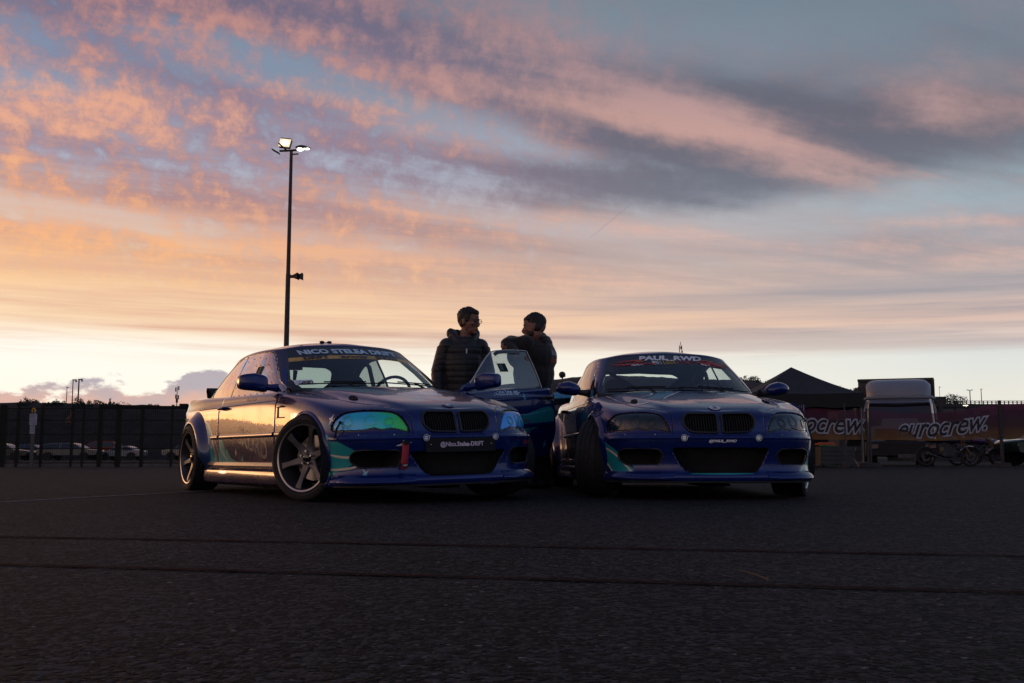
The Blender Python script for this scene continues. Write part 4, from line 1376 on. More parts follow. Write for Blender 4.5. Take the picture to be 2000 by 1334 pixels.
    # ---------- side mouldings, handles, skirts
    for (v, sgn), dr in zip((('right', -1), ('left', 1)), doors):
        for nm, x0, x1, par in (('side_moulding', -.60, -1.94, dr), ('side_moulding', -2.01, -2.20, root), ('side_moulding', -.44, -.55, root)):
            if x0 == -.44 and False: continue
            t = M(); L = []
            for k in range(9):
                x = x0 + (x1 - x0) * k / 8; row = []
                for dz, off in ((-.020, -.004), (-.018, .010), (-.008, .014), (.010, .014), (.018, .009), (.021, -.004)):
                    h = low.hit(v, x * (1 if v == 'right' else -1), .540 + dz)
                    row.append((x, h.y + sgn * off, .540 + dz))
                L.append(row)
            t.grid(L); t.build(nm, d['purple'] if num == 1 and sgn < 0 else d['blue'], par)
        for x0, x1, par in ((-.60, -1.965, dr), (-2.02, -2.66, root), (-.33, -.545, root)):
            t = M(); L = []
            for k in range(13):
                x = x0 + (x1 - x0) * k / 12; hh = low.hit(v, x * (1 if v == 'right' else -1), .800)
                L.append([(x, hh.y - sgn * .004, .8035), (x, hh.y + sgn * .0016, .8030), (x, hh.y + sgn * .0016, .7975), (x, hh.y - sgn * .004, .797)])
            t.grid(L); t.build('waist_groove', d['matt'], par)
        t = M(); h = low.hit(v, -1.86 * (1 if v == 'right' else -1), .785)
        t.tube([(-1.78, h.y + sgn * .002, .79), (-1.80, h.y + sgn * .034, .79), (-1.86, h.y + sgn * .040, .79), (-1.93, h.y + sgn * .034, .787), (-1.95, h.y + sgn * .002, .787)], [.010, .012, .013, .012, .010], 8)
        t.build('door_handle', d['purple'] if num == 1 and sgn < 0 else d['black'], dr)
        sk = M(); L = []
        for k in range(25):
            x = -.40 - 1.92 * k / 24; e = .012 if k > 17 else 0
            hb = low.hit(v, x * (1 if v == 'right' else -1), .235); y0 = abs(hb.y)
            L.append([(x, sgn * (y0 - .01), .335), (x, sgn * (y0 + .016), .322), (x, sgn * (y0 + .024), .298), (x, sgn * (y0 + .004), .290), (x, sgn * (y0 + .004), .275), (x, sgn * (y0 + .030 + e), .255), (x, sgn * (y0 + .040 + e), .220 - .02 * k / 24), (x, sgn * (y0 + .030 + e), .165 - .012 * k / 24), (x, sgn * (y0 - .05), .128)])
        sk.grid(L); sk.build('side_skirt', d['purple'] if num == 1 and sgn < 0 else d['blue'], root)
    # open door of the first car
    if num == 1:
        h = Vector((-.60, .83, 0))
        doors[1].matrix_basis = Matrix.Translation(h + Vector((0, 0, .012))) @ Matrix.Rotation(R(2.6), 4, Vector((0.927, 0.375, 0))) @ Matrix.Rotation(R(-68), 4, 'Z') @ Matrix.Translation(-h)
    root.location.z = -.035
    return root, low, cab, doors, pm


def low_front(X, Z):
    return (X > -.30) | (Z > .25)


# ------------------------------------------------------------------ build the two coupes and dress them
def draped_text(sh, view, txt, size, at_, m_, parent, name='lettering', shear=.0, bold=.0, rot=0.0, sx=1.0, off=.0025, warp=None, space=1.0, res=3):
    vs, fs = text_mesh(txt, size, shear, bold, None, 'CENTER', sx, space=space, res=res)
    c, s_ = math.cos(R(rot)), math.sin(R(rot)); pts = []
    for a, b in vs:
        A = at_[0] + a * c - b * s_; B = at_[1] + a * s_ + b * c
        if warp: A, B = warp(A, B)
        p = sh.hit(view, A, B, off)
        if p is None: print('MISSED TEXT', txt); return None
        pts.append(tuple(p))
    me = bpy.data.meshes.new(name); me.from_pydata(pts, [], fs); me.materials.append(m_)
    o = bpy.data.objects.new(name, me); COL.objects.link(o); o.parent = parent
    return o


def draped_poly(sh, view, poly, m_, parent, name, off=.003):
    n = len(poly); cx = sum(p[0] for p in poly) / n; cy = sum(p[1] for p in poly) / n
    vs = [(cx, cy)] + list(poly); fs = [(0, i + 1, (i + 1) % n + 1) for i in range(n)]
    return sh.drape(name, view, (vs, fs), m_, parent, off)


def draped_ribbon(sh, view, pts, w, m_, parent, name, off=.003):
    P = ribbon(pts, w); n = len(P) // 2
    fs = [(i, i + 1, 2 * n - 2 - i, 2 * n - 1 - i) for i in range(n - 1)]
    return sh.drape(name, view, (P, fs), m_, parent, off)


def circ(cx, cy, rx, ry=None, n=24, a0=0.0, a1=360.0):
    ry = ry or rx
    return [(cx + rx * math.cos(R(a0 + (a1 - a0) * k / n)), cy + ry * math.sin(R(a0 + (a1 - a0) * k / n))) for k in range(n if a1 - a0 >= 360 else n + 1)]


def rect(x0, y0, x1, y1, n=5):
    P = []
    for k in range(n): P.append((x0 + (x1 - x0) * k / n, y0))
    P.append((x1, y0))
    for k in range(n + 1): P.append((x1 - (x1 - x0) * k / n, y1))
    return P


def common_details(num, d, root, low, cab, doors):
    # bonnet air exits and pins
    for sg in (-1, 1):
        yc = sg * .53; xc = .16
        m = M(); L = []
        for rr, h in ((1.0, .0005), (1.0, .006), (.86, .010), (.7, .004), (.0, .002)):
            row = []
            for k in range(25):
                a = 2 * math.pi * k / 24; hh = low.hit('top', yc + .026 * rr * math.cos(a), -(xc + .060 * rr * math.sin(a)))
                row.append((hh.x, hh.y, hh.z + h))
            L.append(row)
        m.grid(L); m.build('hood_vent', d['matt'], root)
    # wipers
    for y0, y1, z0, z1 in ((.62, -.02, .905, .935), (.02, -.62, .925, .925)):
        m = M(); pts = []
        for k in range(9):
            t = k / 8; y = y0 + (y1 - y0) * t; h = cab.hit('front', y, z0 + (z1 - z0) * t, .012)
            pts.append(h)
        m.tube(pts, .0055, 6); m.tube([p + Vector((.015, 0, .012)) for p in pts[2:7]], .006, 6); m.tube([pts[4] + Vector((.02, 0, .012)), pts[4] + Vector((.10, .05, -.035))], .008, 6)
        m.build('wiper', d['matt'], root)
    # tow points
    for sg in (-1, 1):
        y = sg * .275; h = low.hit('front', y, .485, .002); h.x += .012
        m = M(); m.lathe([(.0, .004), (.014, .004), (.016, .001)], 20, 'X', (h.x, h.y, h.z)); m.lathe([(.019, .0), (.021, .006), (.0235, .006), (.0245, .0)], 24, 'X', (h.x, h.y, h.z))
        m.cyl((h.x, h.y - .018, h.z), (h.x + .008, h.y + .018, h.z), .0028, 6)
        m.build('tow_ring', d['lamp'], root)


def build_coupes():
    d = car_mats()
    # ===== left car
    root, low, cab, doors, pm = make_car(1, d, (-.769, 7.678, 0), -57.46, 26,
        'blue and purple drift coupe with iridescent headlights, its driver door open and front wheels turned')
    roll = 1.5; root.rotation_euler = (R(roll), 0, R(-57.46))
    for sg in (-1, 1):
        for x, y, st in ((0, .765, 26), (-2.725, .825, 0)):
            make_wheel('wheel', 'gun', d, root, (x, sg * y, .341 - sg * y * math.sin(R(roll))), st, sg > 0, 2.2 if x == 0 else 1)
    common_details(1, d, root, low, cab, doors)
    bq = lambda y: float(np.interp(y, [-.60, -.3, 0, .3, .60], [1.172, 1.200, 1.208, 1.200, 1.172])) - 1.208
    wp = lambda a, b: (a, b + bq(a) * .85)
    draped_text(cab, 'front', 'NICO STELEA DRIFT', .056, (-.03, 1.2405), d['pale'], root, 'visor_lettering', shear=.0, bold=.0026, sx=1.72, warp=wp, space=1.02)
    wq = lambda a, b: (a, b + bq(a))
    draped_text(cab, 'front', 'DRIFT', .036, (-.36, 1.1905), d['darkv'], root, 'visor_lettering', bold=.0022, sx=2.1, warp=wq)
    draped_text(cab, 'front', 'eurocrew', .040, (-.04, 1.1905), d['darkv'], root, 'visor_lettering', shear=.45, bold=.0013, sx=1.5, warp=wq)
    draped_text(cab, 'front', 'SHOW', .036, (.28, 1.1905), d['darkv'], root, 'visor_lettering', bold=.0022, sx=2.0, warp=wq)
    draped_poly(cab, 'front', rect(-.635, .925, -.515, .970), d['white'], root, 'sticker', .003)
    draped_text(cab, 'front', 'DRIFT', .030, (-.558, .946), d['darkv'], root, 'sticker_lettering', bold=.001, sx=1.2, off=.005)
    draped_ribbon(cab, 'front', [(-.632, .935), (-.615, .953), (-.60, .943), (-.585, .962)], .012, d['pale'], root, 'sticker_flash', .0055)
    # roundel on the bonnet
    bz = -.605
    draped_poly(low, 'top', circ(0, bz, .043), d['gloss'], root, 'badge', .005)
    draped_ribbon(low, 'top', circ(0, bz, .0425, n=30) + [(.0425, bz)], .004, d['lamp'], root, 'badge_rim', .008)
    for q in range(4):
        draped_poly(low, 'top', [(0, bz)] + circ(0, bz, .028, n=8, a0=90 * q, a1=90 * q + 90), d['white'] if q % 2 == 0 else d['rbadge'], root, 'badge_quadrant', .007)
    # number board
    hb = low.hit('front', 0, .43)
    m = M(); L = []
    for y in np.linspace(-.275, .275, 13):
        hx = low.hit('front', y, .45).x + .012
        L.append([(hx - .02, y, .483), (hx, y, .481), (hx, y, .385), (hx - .02, y, .383)])
    m.grid(L); nb = m.build('number_board', d['matt'], root)
    vs, fs = text_mesh('@Nico.Stelea-DRIFT', .042, bold=.0012, sx=.95)
    me = bpy.data.meshes.new('lettering'); me.from_pydata([(low.hit('front', a, .45).x + .0145, a, .437 + b) for a, b in vs], [], fs); me.materials.append(d['cream2'])
    o = bpy.data.objects.new('lettering', me); COL.objects.link(o); o.parent = nb
    for sg in (-1, 1):
        m = M(); m.ell((low.hit('front', .24 * sg, .45).x + .014, sg * .24, .437), (.004, .005, .005)); m.build('bolt', d['lamp'], nb)
    # tow strap
    m = M(); pts = [(.0, .455), (-.006, .42), (-.012, .36), (-.022, .28)]
    L = []
    for a, z in pts:
        x = low.hit('front', -.415, .44).x
        L.append([(x + .02 + (.455 - z) * .05, -.415 + a - .024, z), (x + .026 + (.455 - z) * .05, -.415 + a + .024, z)])
    m.grid(L); ts = m.build('tow_strap', d['red'], root, solid=.005)
    m = M(); m.box((x + .012, -.413, .455), (.05, .04, .022)); m.build('strap_loop', d['matt'], ts); m = M(); m.box((x + .034, -.434, .302), (.006, .05, .018)); m.build('strap_band', d['matt'], ts)
    vs, fs = text_mesh('OMP', .016, bold=.0006); me = bpy.data.meshes.new('lettering'); me.from_pydata([(x + .0385, -.434 + a, .302 + b) for a, b in vs], [], fs); me.materials.append(d['cream'])
    o = bpy.data.objects.new('lettering', me); COL.objects.link(o); o.parent = ts
    draped_text(low, 'fl', 'Nico Stelea', .036, (.02, .445), d['redv'], root, 'bumper_lettering', shear=.4, bold=.001)
    draped_text(low, 'right', 'SKURD', .205, (-1.085, .475), d['grey'], doors[0], 'side_lettering', shear=-.15, bold=.004, rot=-12, sx=1.12, off=.0012)
    draped_text(low, 'left', 'SKURD', .205, (1.25, .50), d['grey'], doors[1], 'side_lettering', bold=.004, rot=4, sx=1.05, off=.0012)
    draped_text(low, 'left', 'Nico.Stelea-', .074, (1.27, .850), d['pale'], doors[1], 'name_lettering', bold=.0022, sx=1.1)
    draped_text(low, 'right', 'Nico.Stelea-', .048, (-1.2, .838), d['pale2'], doors[0], 'name_lettering', bold=.0005)
    draped_text(low, 'top', 'YSTART', .032, (.29, .03 - .0), d['pale'], root, 'hood_lettering', bold=.001, sx=1.2)
    draped_ribbon(low, 'top', circ(.175, .03, .035, .016, n=16) + [(.21, .03)], .006, d['pale'], root, 'hood_logo', .003)
    # side vent behind the front wheel
    m = M()
    for z, t in ((.745, .010), (.665, .010)): m.tube([low.hit('right', -.385, z, .004), low.hit('right', -.535, z, .004)], .0045, 6)
    m.build('vent_edge', d['gloss'], root)
    draped_poly(low, 'right', roundpoly([(-.505, .748), (-.535, .748), (-.535, .662), (-.495, .662), (-.50, .705)], .006, 2), d['matt'], root, 'side_vent', .002)
    draped_ribbon(low, 'right', [(-.52, .745), (-.45, .750), (-.39, .742)], .012, d['matt'], root, 'side_vent', .002)
    # front tow hook strap at the arch
    m = M(); h0 = low.hit('fr', -.215, .60, .006); h1 = low.hit('fr', -.235, .50, .02)
    m.tube([h0, (h0 + h1) / 2 + Vector((.01, -.012, 0)), h1], .007, 8); m.ell(h0, (.012,) * 3); m.ell(h1, (.011,) * 3); m.build('bumper_fastener', d['matt'], root)
    # riveted polycarbonate: rivets, sliding hatch, pale cut edge
    for (v, sg), dr in zip((('right', -1), ('left', 1)), doors):
        m = M()
        for x, z in [(-1.02, .965), (-1.16, 1.06), (-1.28, 1.135), (-1.40, 1.195), (-1.55, 1.215), (-1.70, 1.215), (-1.84, 1.20), (-1.86, 1.08), (-1.86, .97), (-1.86, .90), (-1.70, .895), (-1.55, .892), (-1.40, .89), (-1.25, .887), (-1.10, .885), (-1.25, 1.13), (-1.34, 1.135), (-1.45, 1.14), (-1.54, 1.14), (-1.60, .985)]:
            h = cab.hit(v, x * (1 if v == 'right' else -1), z, .001)
            m.ell(h, (.0042, .003, .0042), 8, 5)
        tag(m.build('window_rivets', d['steel'] if sg > 0 else d['matt'], dr), kind='stuff')
        f = lambda pts: [(p if v == 'right' else -p, q) for p, q in pts]
        draped_poly(cab, v, f(rect(-1.46, 1.045, -1.335, 1.125, 3)), d['matt'], dr, 'window_hatch', .003)
        draped_poly(cab, v, f(rect(-1.40, 1.055, -1.355, 1.115, 3)), d['teal2'], dr, 'window_hatch', .005)
        path = [(-.78, .882), (-.94, .985), (-1.13, 1.113), (-1.28, 1.203), (-1.38, 1.243), (-1.60, 1.256), (-1.80, 1.256), (-1.90, 1.25)]
        if sg > 0:
            m = M(); m.tube([cab.hit(v, -a, b, .004) for a, b in smoothpoly(path, 4, False)], .0055, 6); m.tube([cab.hit(v, 1.905, b, .003) for b in (1.25, 1.1, .98, .88)], .004, 6)
            m.build('window_edge', d['edge'], dr)
            L = []
            for a, b in smoothpoly([(-1.36, 1.225), (-1.44, 1.249), (-1.60, 1.256), (-1.78, 1.256)], 4, False):
                L.append([cab.hit(v, -a, b - .002, .006), cab.hit(v, -a, b - .034, .006)])
            m = M(); m.grid(L); m.build('window_border', d['gloss'], dr)
    # inside of the open door and its latch edge
    m = M(); L = []
    for x in np.linspace(-.64, -1.95, 12):
        row = []
        for z in np.linspace(.25, .84, 6):
            h = low.hit('left', -x, z); row.append((x, h.y - .075, z))
        L.append(row)
    m.grid(L); m.build('door_card', d['interior'], doors[1], solid=.03)
    # black tail spoiler
    m = M(); m.grid([[(-3.50, y, .975), (-3.58, y, 1.035), (-3.68, y, 1.075), (-3.70, y, 1.045), (-3.66, y, .96)] for y in np.linspace(-.50, .50, 9)]); m.build('tail_spoiler', d['matt'], root)
    # roof pods
    m = M(); h = cab.hit('top', -.12, 1.45); m.ell((h.x, h.y, h.z + .008), (.02, .022, .012)); m.ell((h.x, h.y + .07, h.z + .008), (.02, .022, .012)); m.cyl((h.x, h.y, h.z + .004), (h.x, h.y + .07, h.z + .004), .004, 6)
    m.build('roof_pod', d['matt'], root)
    # camera mount seen behind the glass
    m = M(); m.box((-1.30, -.42, 1.13), (.05, .11, .07)); m.tube([(-1.30, -.42, 1.09), (-1.30, -.43, 1.0), (-1.32, -.46, .92), (-1.36, -.5, .8)], [.02, .015, .03, .05], 8); m.build('dash_camera', d['matt'], root)
    car1 = root
    # ===== right car
    root, low, cab, doors, pm = make_car(2, d, (1.488, 8.153, 0), -87, -25,
        'blue drift coupe with dark smoked headlights facing the camera, all doors shut')
    for sg in (-1, 1):
        for x, y, st in ((0, .775, -25), (-2.725, .825, 0)):
            make_wheel('wheel', 'disc', d, root, (x, sg * y, .341), st, sg > 0, 3 if x == 0 else 1)
    common_details(2, d, root, low, cab, doors)
    bq2 = lambda y: float(np.interp(y, [-.60, -.3, 0, .3, .60], [1.125, 1.165, 1.177, 1.165, 1.125])) - 1.177
    w2 = lambda a, b: (a, b + bq2(a) * .6); w3 = lambda a, b: (a, b + bq2(a))
    draped_text(cab, 'front', 'PAUL_RWD', .064, (.02, 1.250), d['white'], root, 'visor_lettering', shear=.22, bold=.0030, sx=1.72, warp=w2)
    t = 'MNSLDDRFTTM'; cols = [d['white'], d['white'], d['cream'], d['yellowv'], d['yellowv'], d['gold'], d['gold'], d['orangev'], d['redv'], d['redv'], d['redv']]
    for i, ch in enumerate(t):
        draped_text(cab, 'front', ch, .058, (-.145 + i * .0315, 1.202), cols[i], root, 'visor_letter', bold=.0008, sx=.62, warp=w3)
    draped_text(cab, 'front', 'Nuserpm', .028, (-.30, 1.192), d['white'], root, 'visor_lettering', shear=.4, bold=.0008, warp=w3)
    draped_text(cab, 'front', 'stage 2', .026, (.33, 1.197), d['white'], root, 'visor_lettering', bold=.001, sx=1.15, warp=w3)
    rnd = random.Random(3)
    for i in range(26):
        y0 = -.56 + rnd.random() * 1.0; 
        if -.20 < y0 < .17: y0 += .38 if rnd.random() < .5 else -.36
        if y0 > .50: y0 -= .3
        y0 = max(y0, -.56)
        z0 = 1.186 + rnd.random() * .052; L = .06 + rnd.random() * .10
        if abs(y0) > .50: z0 -= .012
        pts = [w3(y0, z0), w3(y0 + L * .35, z0 + .011), w3(y0 + L * .65, z0 + .003), w3(min(y0 + L, .54), z0 + .014)]
        if z0 + bq2(y0) > 1.255: continue
        draped_ribbon(cab, 'front', pts, .0075, d['redv'] if i % 3 else d['orangev'], root, 'visor_flame', .003)
    draped_text(low, 'front', '@PAUL_RWD', .026, (.005, .463), d['white'], root, 'bumper_lettering', shear=.25, bold=.0012, sx=1.25)
    bz = -.605
    draped_poly(low, 'top', circ(0, bz, .046, .052), d['white'], root, 'badge', .005)
    draped_ribbon(low, 'top', circ(0, bz, .0455, .0515, n=30) + [(.0455, bz)], .003, d['gloss'], root, 'badge_rim', .008)
    draped_text(low, 'top', '2', .075, (0, bz + .002), d['darkv'], root, 'badge_figure', bold=.0025, off=.007)
    for sg in (-1, 1):
        draped_text(low, 'top', 'AMC', .050, (sg * .50, -.34), d['white'], root, 'hood_lettering', shear=.5, bold=.002, sx=1.3)
        draped_text(low, 'top', 'RACING', .018, (sg * .50, -.385), d['pale'], root, 'hood_lettering', shear=.3, bold=.0005)
    draped_ribbon(low, 'front', [(-.235, .2245), (-.1, .2235), (.1, .2235), (.235, .2245)], .010, d['teal'], root, 'bumper_stripe', .003)
    # bright sparkle of a clear side indicator behind the smoked lamp
    return car1, root, d


# ------------------------------------------------------------------ places: (px, py) of the photograph -> a point at distance Y
def at(px, py, Y):
    x, z = (px - 1000) / 1961, (667 - py) / 1961
    c, s = math.cos(R(6.53)), math.sin(R(6.53))
    yy, zz = c - z * s, s + z * c
    k = Y / yy
    return Vector((x * k, Y, .316 + zz * k))


def build_ground():
    m = bpy.data.materials.new('asphalt'); m.use_nodes = True; nt = m.node_tree; b = nt.nodes['Principled BSDF']
    tc = nt.nodes.new('ShaderNodeTexCoord'); V = tc.outputs['Object']
    v1 = nt.nodes.new('ShaderNodeTexVoronoi'); v1.inputs['Scale'].default_value = 95; nt.links.new(V, v1.inputs['Vector'])
    v2 = nt.nodes.new('ShaderNodeTexVoronoi'); v2.inputs['Scale'].default_value = 210; nt.links.new(V, v2.inputs['Vector'])
    sc = nt.nodes.new('ShaderNodeSeparateColor'); nt.links.new(v1.outputs['Color'], sc.inputs[0])
    cell = S(nt, sc.outputs[0]); cell2 = S(nt, sc.outputs[1])
    big = noise(nt, V, .22, 6, .6); mid = noise(nt, V, 2.2, 6, .65); fine = noise(nt, V, 26, 4, .6)
    v3 = nt.nodes.new('ShaderNodeTexVoronoi'); v3.inputs['Scale'].default_value = 42; nt.links.new(V, v3.inputs['Vector'])
    s3 = nt.nodes.new('ShaderNodeSeparateColor'); nt.links.new(v3.outputs['Color'], s3.inputs[0]); c3 = S(nt, s3.outputs[0])
    grit = noise(nt, V, 60, 3, .7)
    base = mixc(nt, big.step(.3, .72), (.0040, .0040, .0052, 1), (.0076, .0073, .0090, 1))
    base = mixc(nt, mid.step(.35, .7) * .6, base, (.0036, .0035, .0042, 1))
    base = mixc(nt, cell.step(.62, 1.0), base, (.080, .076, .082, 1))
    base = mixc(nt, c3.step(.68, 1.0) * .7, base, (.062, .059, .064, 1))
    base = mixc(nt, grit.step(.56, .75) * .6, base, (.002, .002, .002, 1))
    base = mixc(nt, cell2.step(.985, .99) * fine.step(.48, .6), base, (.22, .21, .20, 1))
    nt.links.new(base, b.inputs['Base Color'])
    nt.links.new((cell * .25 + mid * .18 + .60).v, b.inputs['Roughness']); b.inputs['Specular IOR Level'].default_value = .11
    h = S(nt, v3.outputs['Distance']) * -.9 + S(nt, v1.outputs['Distance']) * -1.0 + S(nt, v2.outputs['Distance']) * -.35 + mid * .6
    bn = nt.nodes.new('ShaderNodeBump'); bn.inputs['Strength'].default_value = 1.0; bn.inputs['Distance'].default_value = .010
    nt.links.new(h.v, bn.inputs['Height']); nt.links.new(bn.outputs[0], b.inputs['Normal'])
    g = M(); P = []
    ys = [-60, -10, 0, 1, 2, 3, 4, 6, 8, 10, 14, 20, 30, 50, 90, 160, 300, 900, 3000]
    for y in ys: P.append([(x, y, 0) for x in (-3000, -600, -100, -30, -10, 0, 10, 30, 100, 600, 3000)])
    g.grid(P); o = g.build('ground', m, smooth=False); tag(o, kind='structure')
    # thin painted lines: two dull red ones in front, a white one on the left
    red = mat('faded_red_paint', (.036, .0095, .0095), 1.0, spec=.06, bump=(70, 1, .008), var=(30, .7)); wh = mat('worn_white_paint', (.24, .23, .23), 1.0, spec=.05, bump=(70, 1, .008), var=(25, .6))
    def line(name, a, c, w, m_, z=.004, wob=.006):
        q = M(); a = Vector(a); c = Vector(c); t = (c - a).normalized(); n = Vector((-t.y, t.x)); L = []
        N = 60; rnd = random.Random(5)
        for i in range(N + 1):
            p = a + (c - a) * i / N; ww = w * (.75 + .5 * rnd.random()); of = (rnd.random() - .5) * wob
            L.append([(p.x + n.x * (ww / 2 + of), p.y + n.y * (ww / 2 + of), z), (p.x - n.x * (ww / 2 - of), p.y - n.y * (ww / 2 - of), z)])
        q.grid(L); return tag(q.build(name, m_, smooth=False), kind='structure')
    def gp(px, py):
        z = (667 - py) / 1961; c, s = math.cos(R(6.53)), math.sin(R(6.53)); yy, zz = c - z * s, s + z * c
        k = -.316 / zz; return ((px - 1000) / 1961 * k, yy * k)
    line('painted_line', gp(-200, 1045), gp(2200, 1091), .036, red); line('painted_line', gp(-200, 1098), gp(2200, 1165), .030, red)
    line('painted_line', gp(-200, 993), gp(560, 950), .07, wh)
    # twig lying on the asphalt
    a = gp(1440, 1116); c = gp(1503, 1139)
    t = M(); t.tube([(a[0], a[1], .006), ((a[0] + c[0]) / 2, (a[1] + c[1]) / 2 - .012, .010), (c[0], c[1], .007)], [.0012, .002, .0028], 5)
    tag(t.build('twig', mat('dry_twig', (.09, .065, .045), .85)), 'thin dry twig lying on the asphalt beside the nearer red line', 'twig')


def leafy(bm_m, c, r, n, rnd, size=.09, squash=.8):
    """leaf-sized faces through an uneven volume made of several clumps"""
    cl = [(Vector(c) + Vector((rnd.gauss(0, .45) * r, rnd.gauss(0, .45) * r, rnd.gauss(0, .35) * r * squash)), r * rnd.uniform(.28, .55)) for _ in range(9)]
    for i in range(n):
        q, rr = cl[rnd.randrange(9)]
        d = Vector((rnd.gauss(0, 1), rnd.gauss(0, 1), rnd.gauss(0, 1))).normalized() * rr * rnd.random() ** .45
        p = q + d; a = Vector((rnd.gauss(0, 1), rnd.gauss(0, 1), rnd.gauss(0, 1))).normalized() * size * rnd.uniform(.5, 1.3); b = a.orthogonal().normalized() * size * .45
        k = len(bm_m.v); bm_m.v += [tuple(p - a), tuple(p + b), tuple(p + a), tuple(p - b)]; bm_m.f.append((k, k + 1, k + 2, k + 3)); bm_m.mi.append(0)


def tree(px, py_top, Y, h, r, label, group, seed):
    rnd = random.Random(seed); base = at(px, py_top, Y); z0 = base.z - h
    root = empty('tree', (base.x, Y, z0), 0, label, 'tree', group)
    t = M(); t.tube([(0, 0, -.3), (.05, 0, h * .3), (0, .05, h * .7)], [.11 * h / 3, .08 * h / 3, .03], 7)
    for k in range(5):
        a = rnd.uniform(0, 6.28); t.tube([(.03, 0, h * (.3 + .08 * k)), (math.cos(a) * r * .5, math.sin(a) * r * .5, h * (.55 + .08 * k))], [.035 * h / 3, .012], 5)
    t.build('trunk', mat('bark', (.035, .026, .02), .9), root)
    c = M(); leafy(c, (0, 0, h - r * .62), r, 1300, rnd, .085 * r)
    c.build('crown', mat('dark_foliage', (.022, .028, .014), .7), root, smooth=False)
    return root


def build_background():
    rnd = random.Random(11)
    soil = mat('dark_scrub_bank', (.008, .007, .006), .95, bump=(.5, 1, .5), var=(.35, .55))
    # low scrub-covered bank behind the car park; it wraps round to the left
    m = M(); L = []
    crest = [(-200, 787), (0, 786.5), (60, 786), (130, 787.5), (200, 789.5), (290, 791), (360, 795), (480, 800), (620, 806), (760, 812), (900, 818), (1000, 822), (1120, 826)]
    pts = []
    for k in range(60):                      # out of the picture on the left it sinks and runs round to the west
        az = -125 + k * 1.5; D = 118 + 8 * math.sin(az * .11)
        pts.append((math.sin(R(az)) * D, math.cos(R(az)) * D, 4.4 + .35 * math.sin(az * .5) + .25 * math.sin(az * 1.3) + (az + 125) / 90 * 1.2))
    for k in range(90):
        px = -190 + 1300 * k / 89; py = np.interp(px, [c[0] for c in crest], [c[1] for c in crest]) + .5 * math.sin(k * 1.1) + .35 * math.sin(k * 2.7)
        pts.append(tuple(at(px, py, 110)))
    for x, y, z in pts:
        D = math.hypot(x, y); q = lambda f: (x * f / D, y * f / D)
        L.append([(*q(D - 14), -.5), (*q(D - 12), .4), (*q(D - 8), z * .45), (*q(D - 3), z * .86), (x, y, z), (*q(D + 12), z), (*q(D + 40), -1)])
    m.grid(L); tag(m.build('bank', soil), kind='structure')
    # scrub on the bank
    sc = M()
    for i in range(46):
        px = rnd.uniform(-150, 700); p = at(px, np.interp(px, [c[0] for c in crest], [c[1] for c in crest]), 109)
        leafy(sc, (p.x, p.y, p.z - rnd.uniform(0, .5)), rnd.uniform(.3, .9), 170, rnd, .13)
    tag(sc.build('scrub', mat('dark_foliage', (.022, .028, .014), .7), smooth=False), 'low dark scrub growing along the top of the bank', 'scrub', kind='stuff')
    # the higher brown hill behind the right-hand car
    hill = mat('dry_brown_hillside', (.040, .031, .029), .95, bump=(.3, 1, .6), var=(.18, .4))
    m = M(); L = []
    prof = [(860, 775), (940, 757), (1000, 749), (1060, 743), (1085, 741), (1134, 735.5), (1200, 733), (1280, 736), (1330, 739), (1380, 741), (1440, 742), (1468, 743.5), (1490, 748), (1530, 762), (1600, 774), (1680, 782)]
    for i in range(90):
        px = 860 + (1680 - 860) * i / 89
        py = np.interp(px, [p[0] for p in prof], [p[1] for p in prof]) + .5 * math.sin(i * 1.3) + .4 * math.sin(i * 2.9)
        p = at(px, py, 190)
        q = lambda f, y: (p.x * y / 190, y, p.z * f)
        L.append([q(0, 150), q(.35, 160), q(.72, 174), q(.94, 184), q(1, 190), q(1, 215), q(-.1, 260)])
    m.grid(L); tag(m.build('hill', hill), kind='structure')
    sc = M()
    for px, py, r in [(1098, 734, .5), (1462, 744, 1.4), (1472, 746, 1.2), (1484, 748, 1.3), (1450, 743, 1.0), (1440, 743, .8), (1500, 753, 1.3), (1515, 759, 1.3)]:
        p = at(px, py, 189); leafy(sc, (p.x, p.y, p.z), r, 200, rnd, .22)
    tag(sc.build('scrub', MATS['dark_foliage'], smooth=False), 'dark scrub along the crest of the brown hill', 'scrub', kind='stuff')
    # masts and lamp poles far off
    dk = mat('dark_painted_metal', (.02, .02, .022), .6)
    def far_pole(px, y0, y1, Y, r, label, head=0, group='distant lamp poles'):
        a = at(px, y0, Y); z0 = max(0, at(px, y1, Y).z - 1.5)
        root = empty('lamp_pole', (a.x, Y, 0), 0, label, 'lamp pole', group)
        m = M(); m.tube([(0, 0, z0), (0, 0, a.z)], [r * 1.3, r], 6); m.build('pole', dk, root)
        m = M()
        if head == 1: m.box((.2, 0, a.z), (.55, .25, .14)); m.box((.42, 0, a.z - .2), (.16, .2, .2))
        elif head == 2: m.tube([(-.34, 0, a.z), (0, 0, a.z - .08), (.34, 0, a.z)], .05, 6); m.box((-.36, 0, a.z + .03), (.3, .25, .09)); m.box((.36, 0, a.z + .03), (.3, .25, .09))
        elif head == 3: m.ell((0, 0, a.z), (.62, .62, .55), 12, 8)
        else: m.box((.05, 0, a.z), (.26, .2, .10))
        m.build('lamp_head', dk, root)
    far_pole(131, 757, 790, 140, .045, 'shortest thin pole on the left skyline, left of the lamp pair', 0)
    far_pole(143, 742, 790, 140, .06, 'tall lamp pole on the left skyline with its arm pointing right, left of its twin', 1)
    far_pole(154.5, 741, 790, 140, .085, 'thicker lamp pole on the left skyline right beside its thinner twin', 1)
    far_pole(215, 779, 792, 150, .10, 'tiny far pole over the bank left of the blue and purple car', 0)
    far_pole(1098, 731.5, 745, 180, .10, 'round globe on a short pole on the brown hill crest', 3)
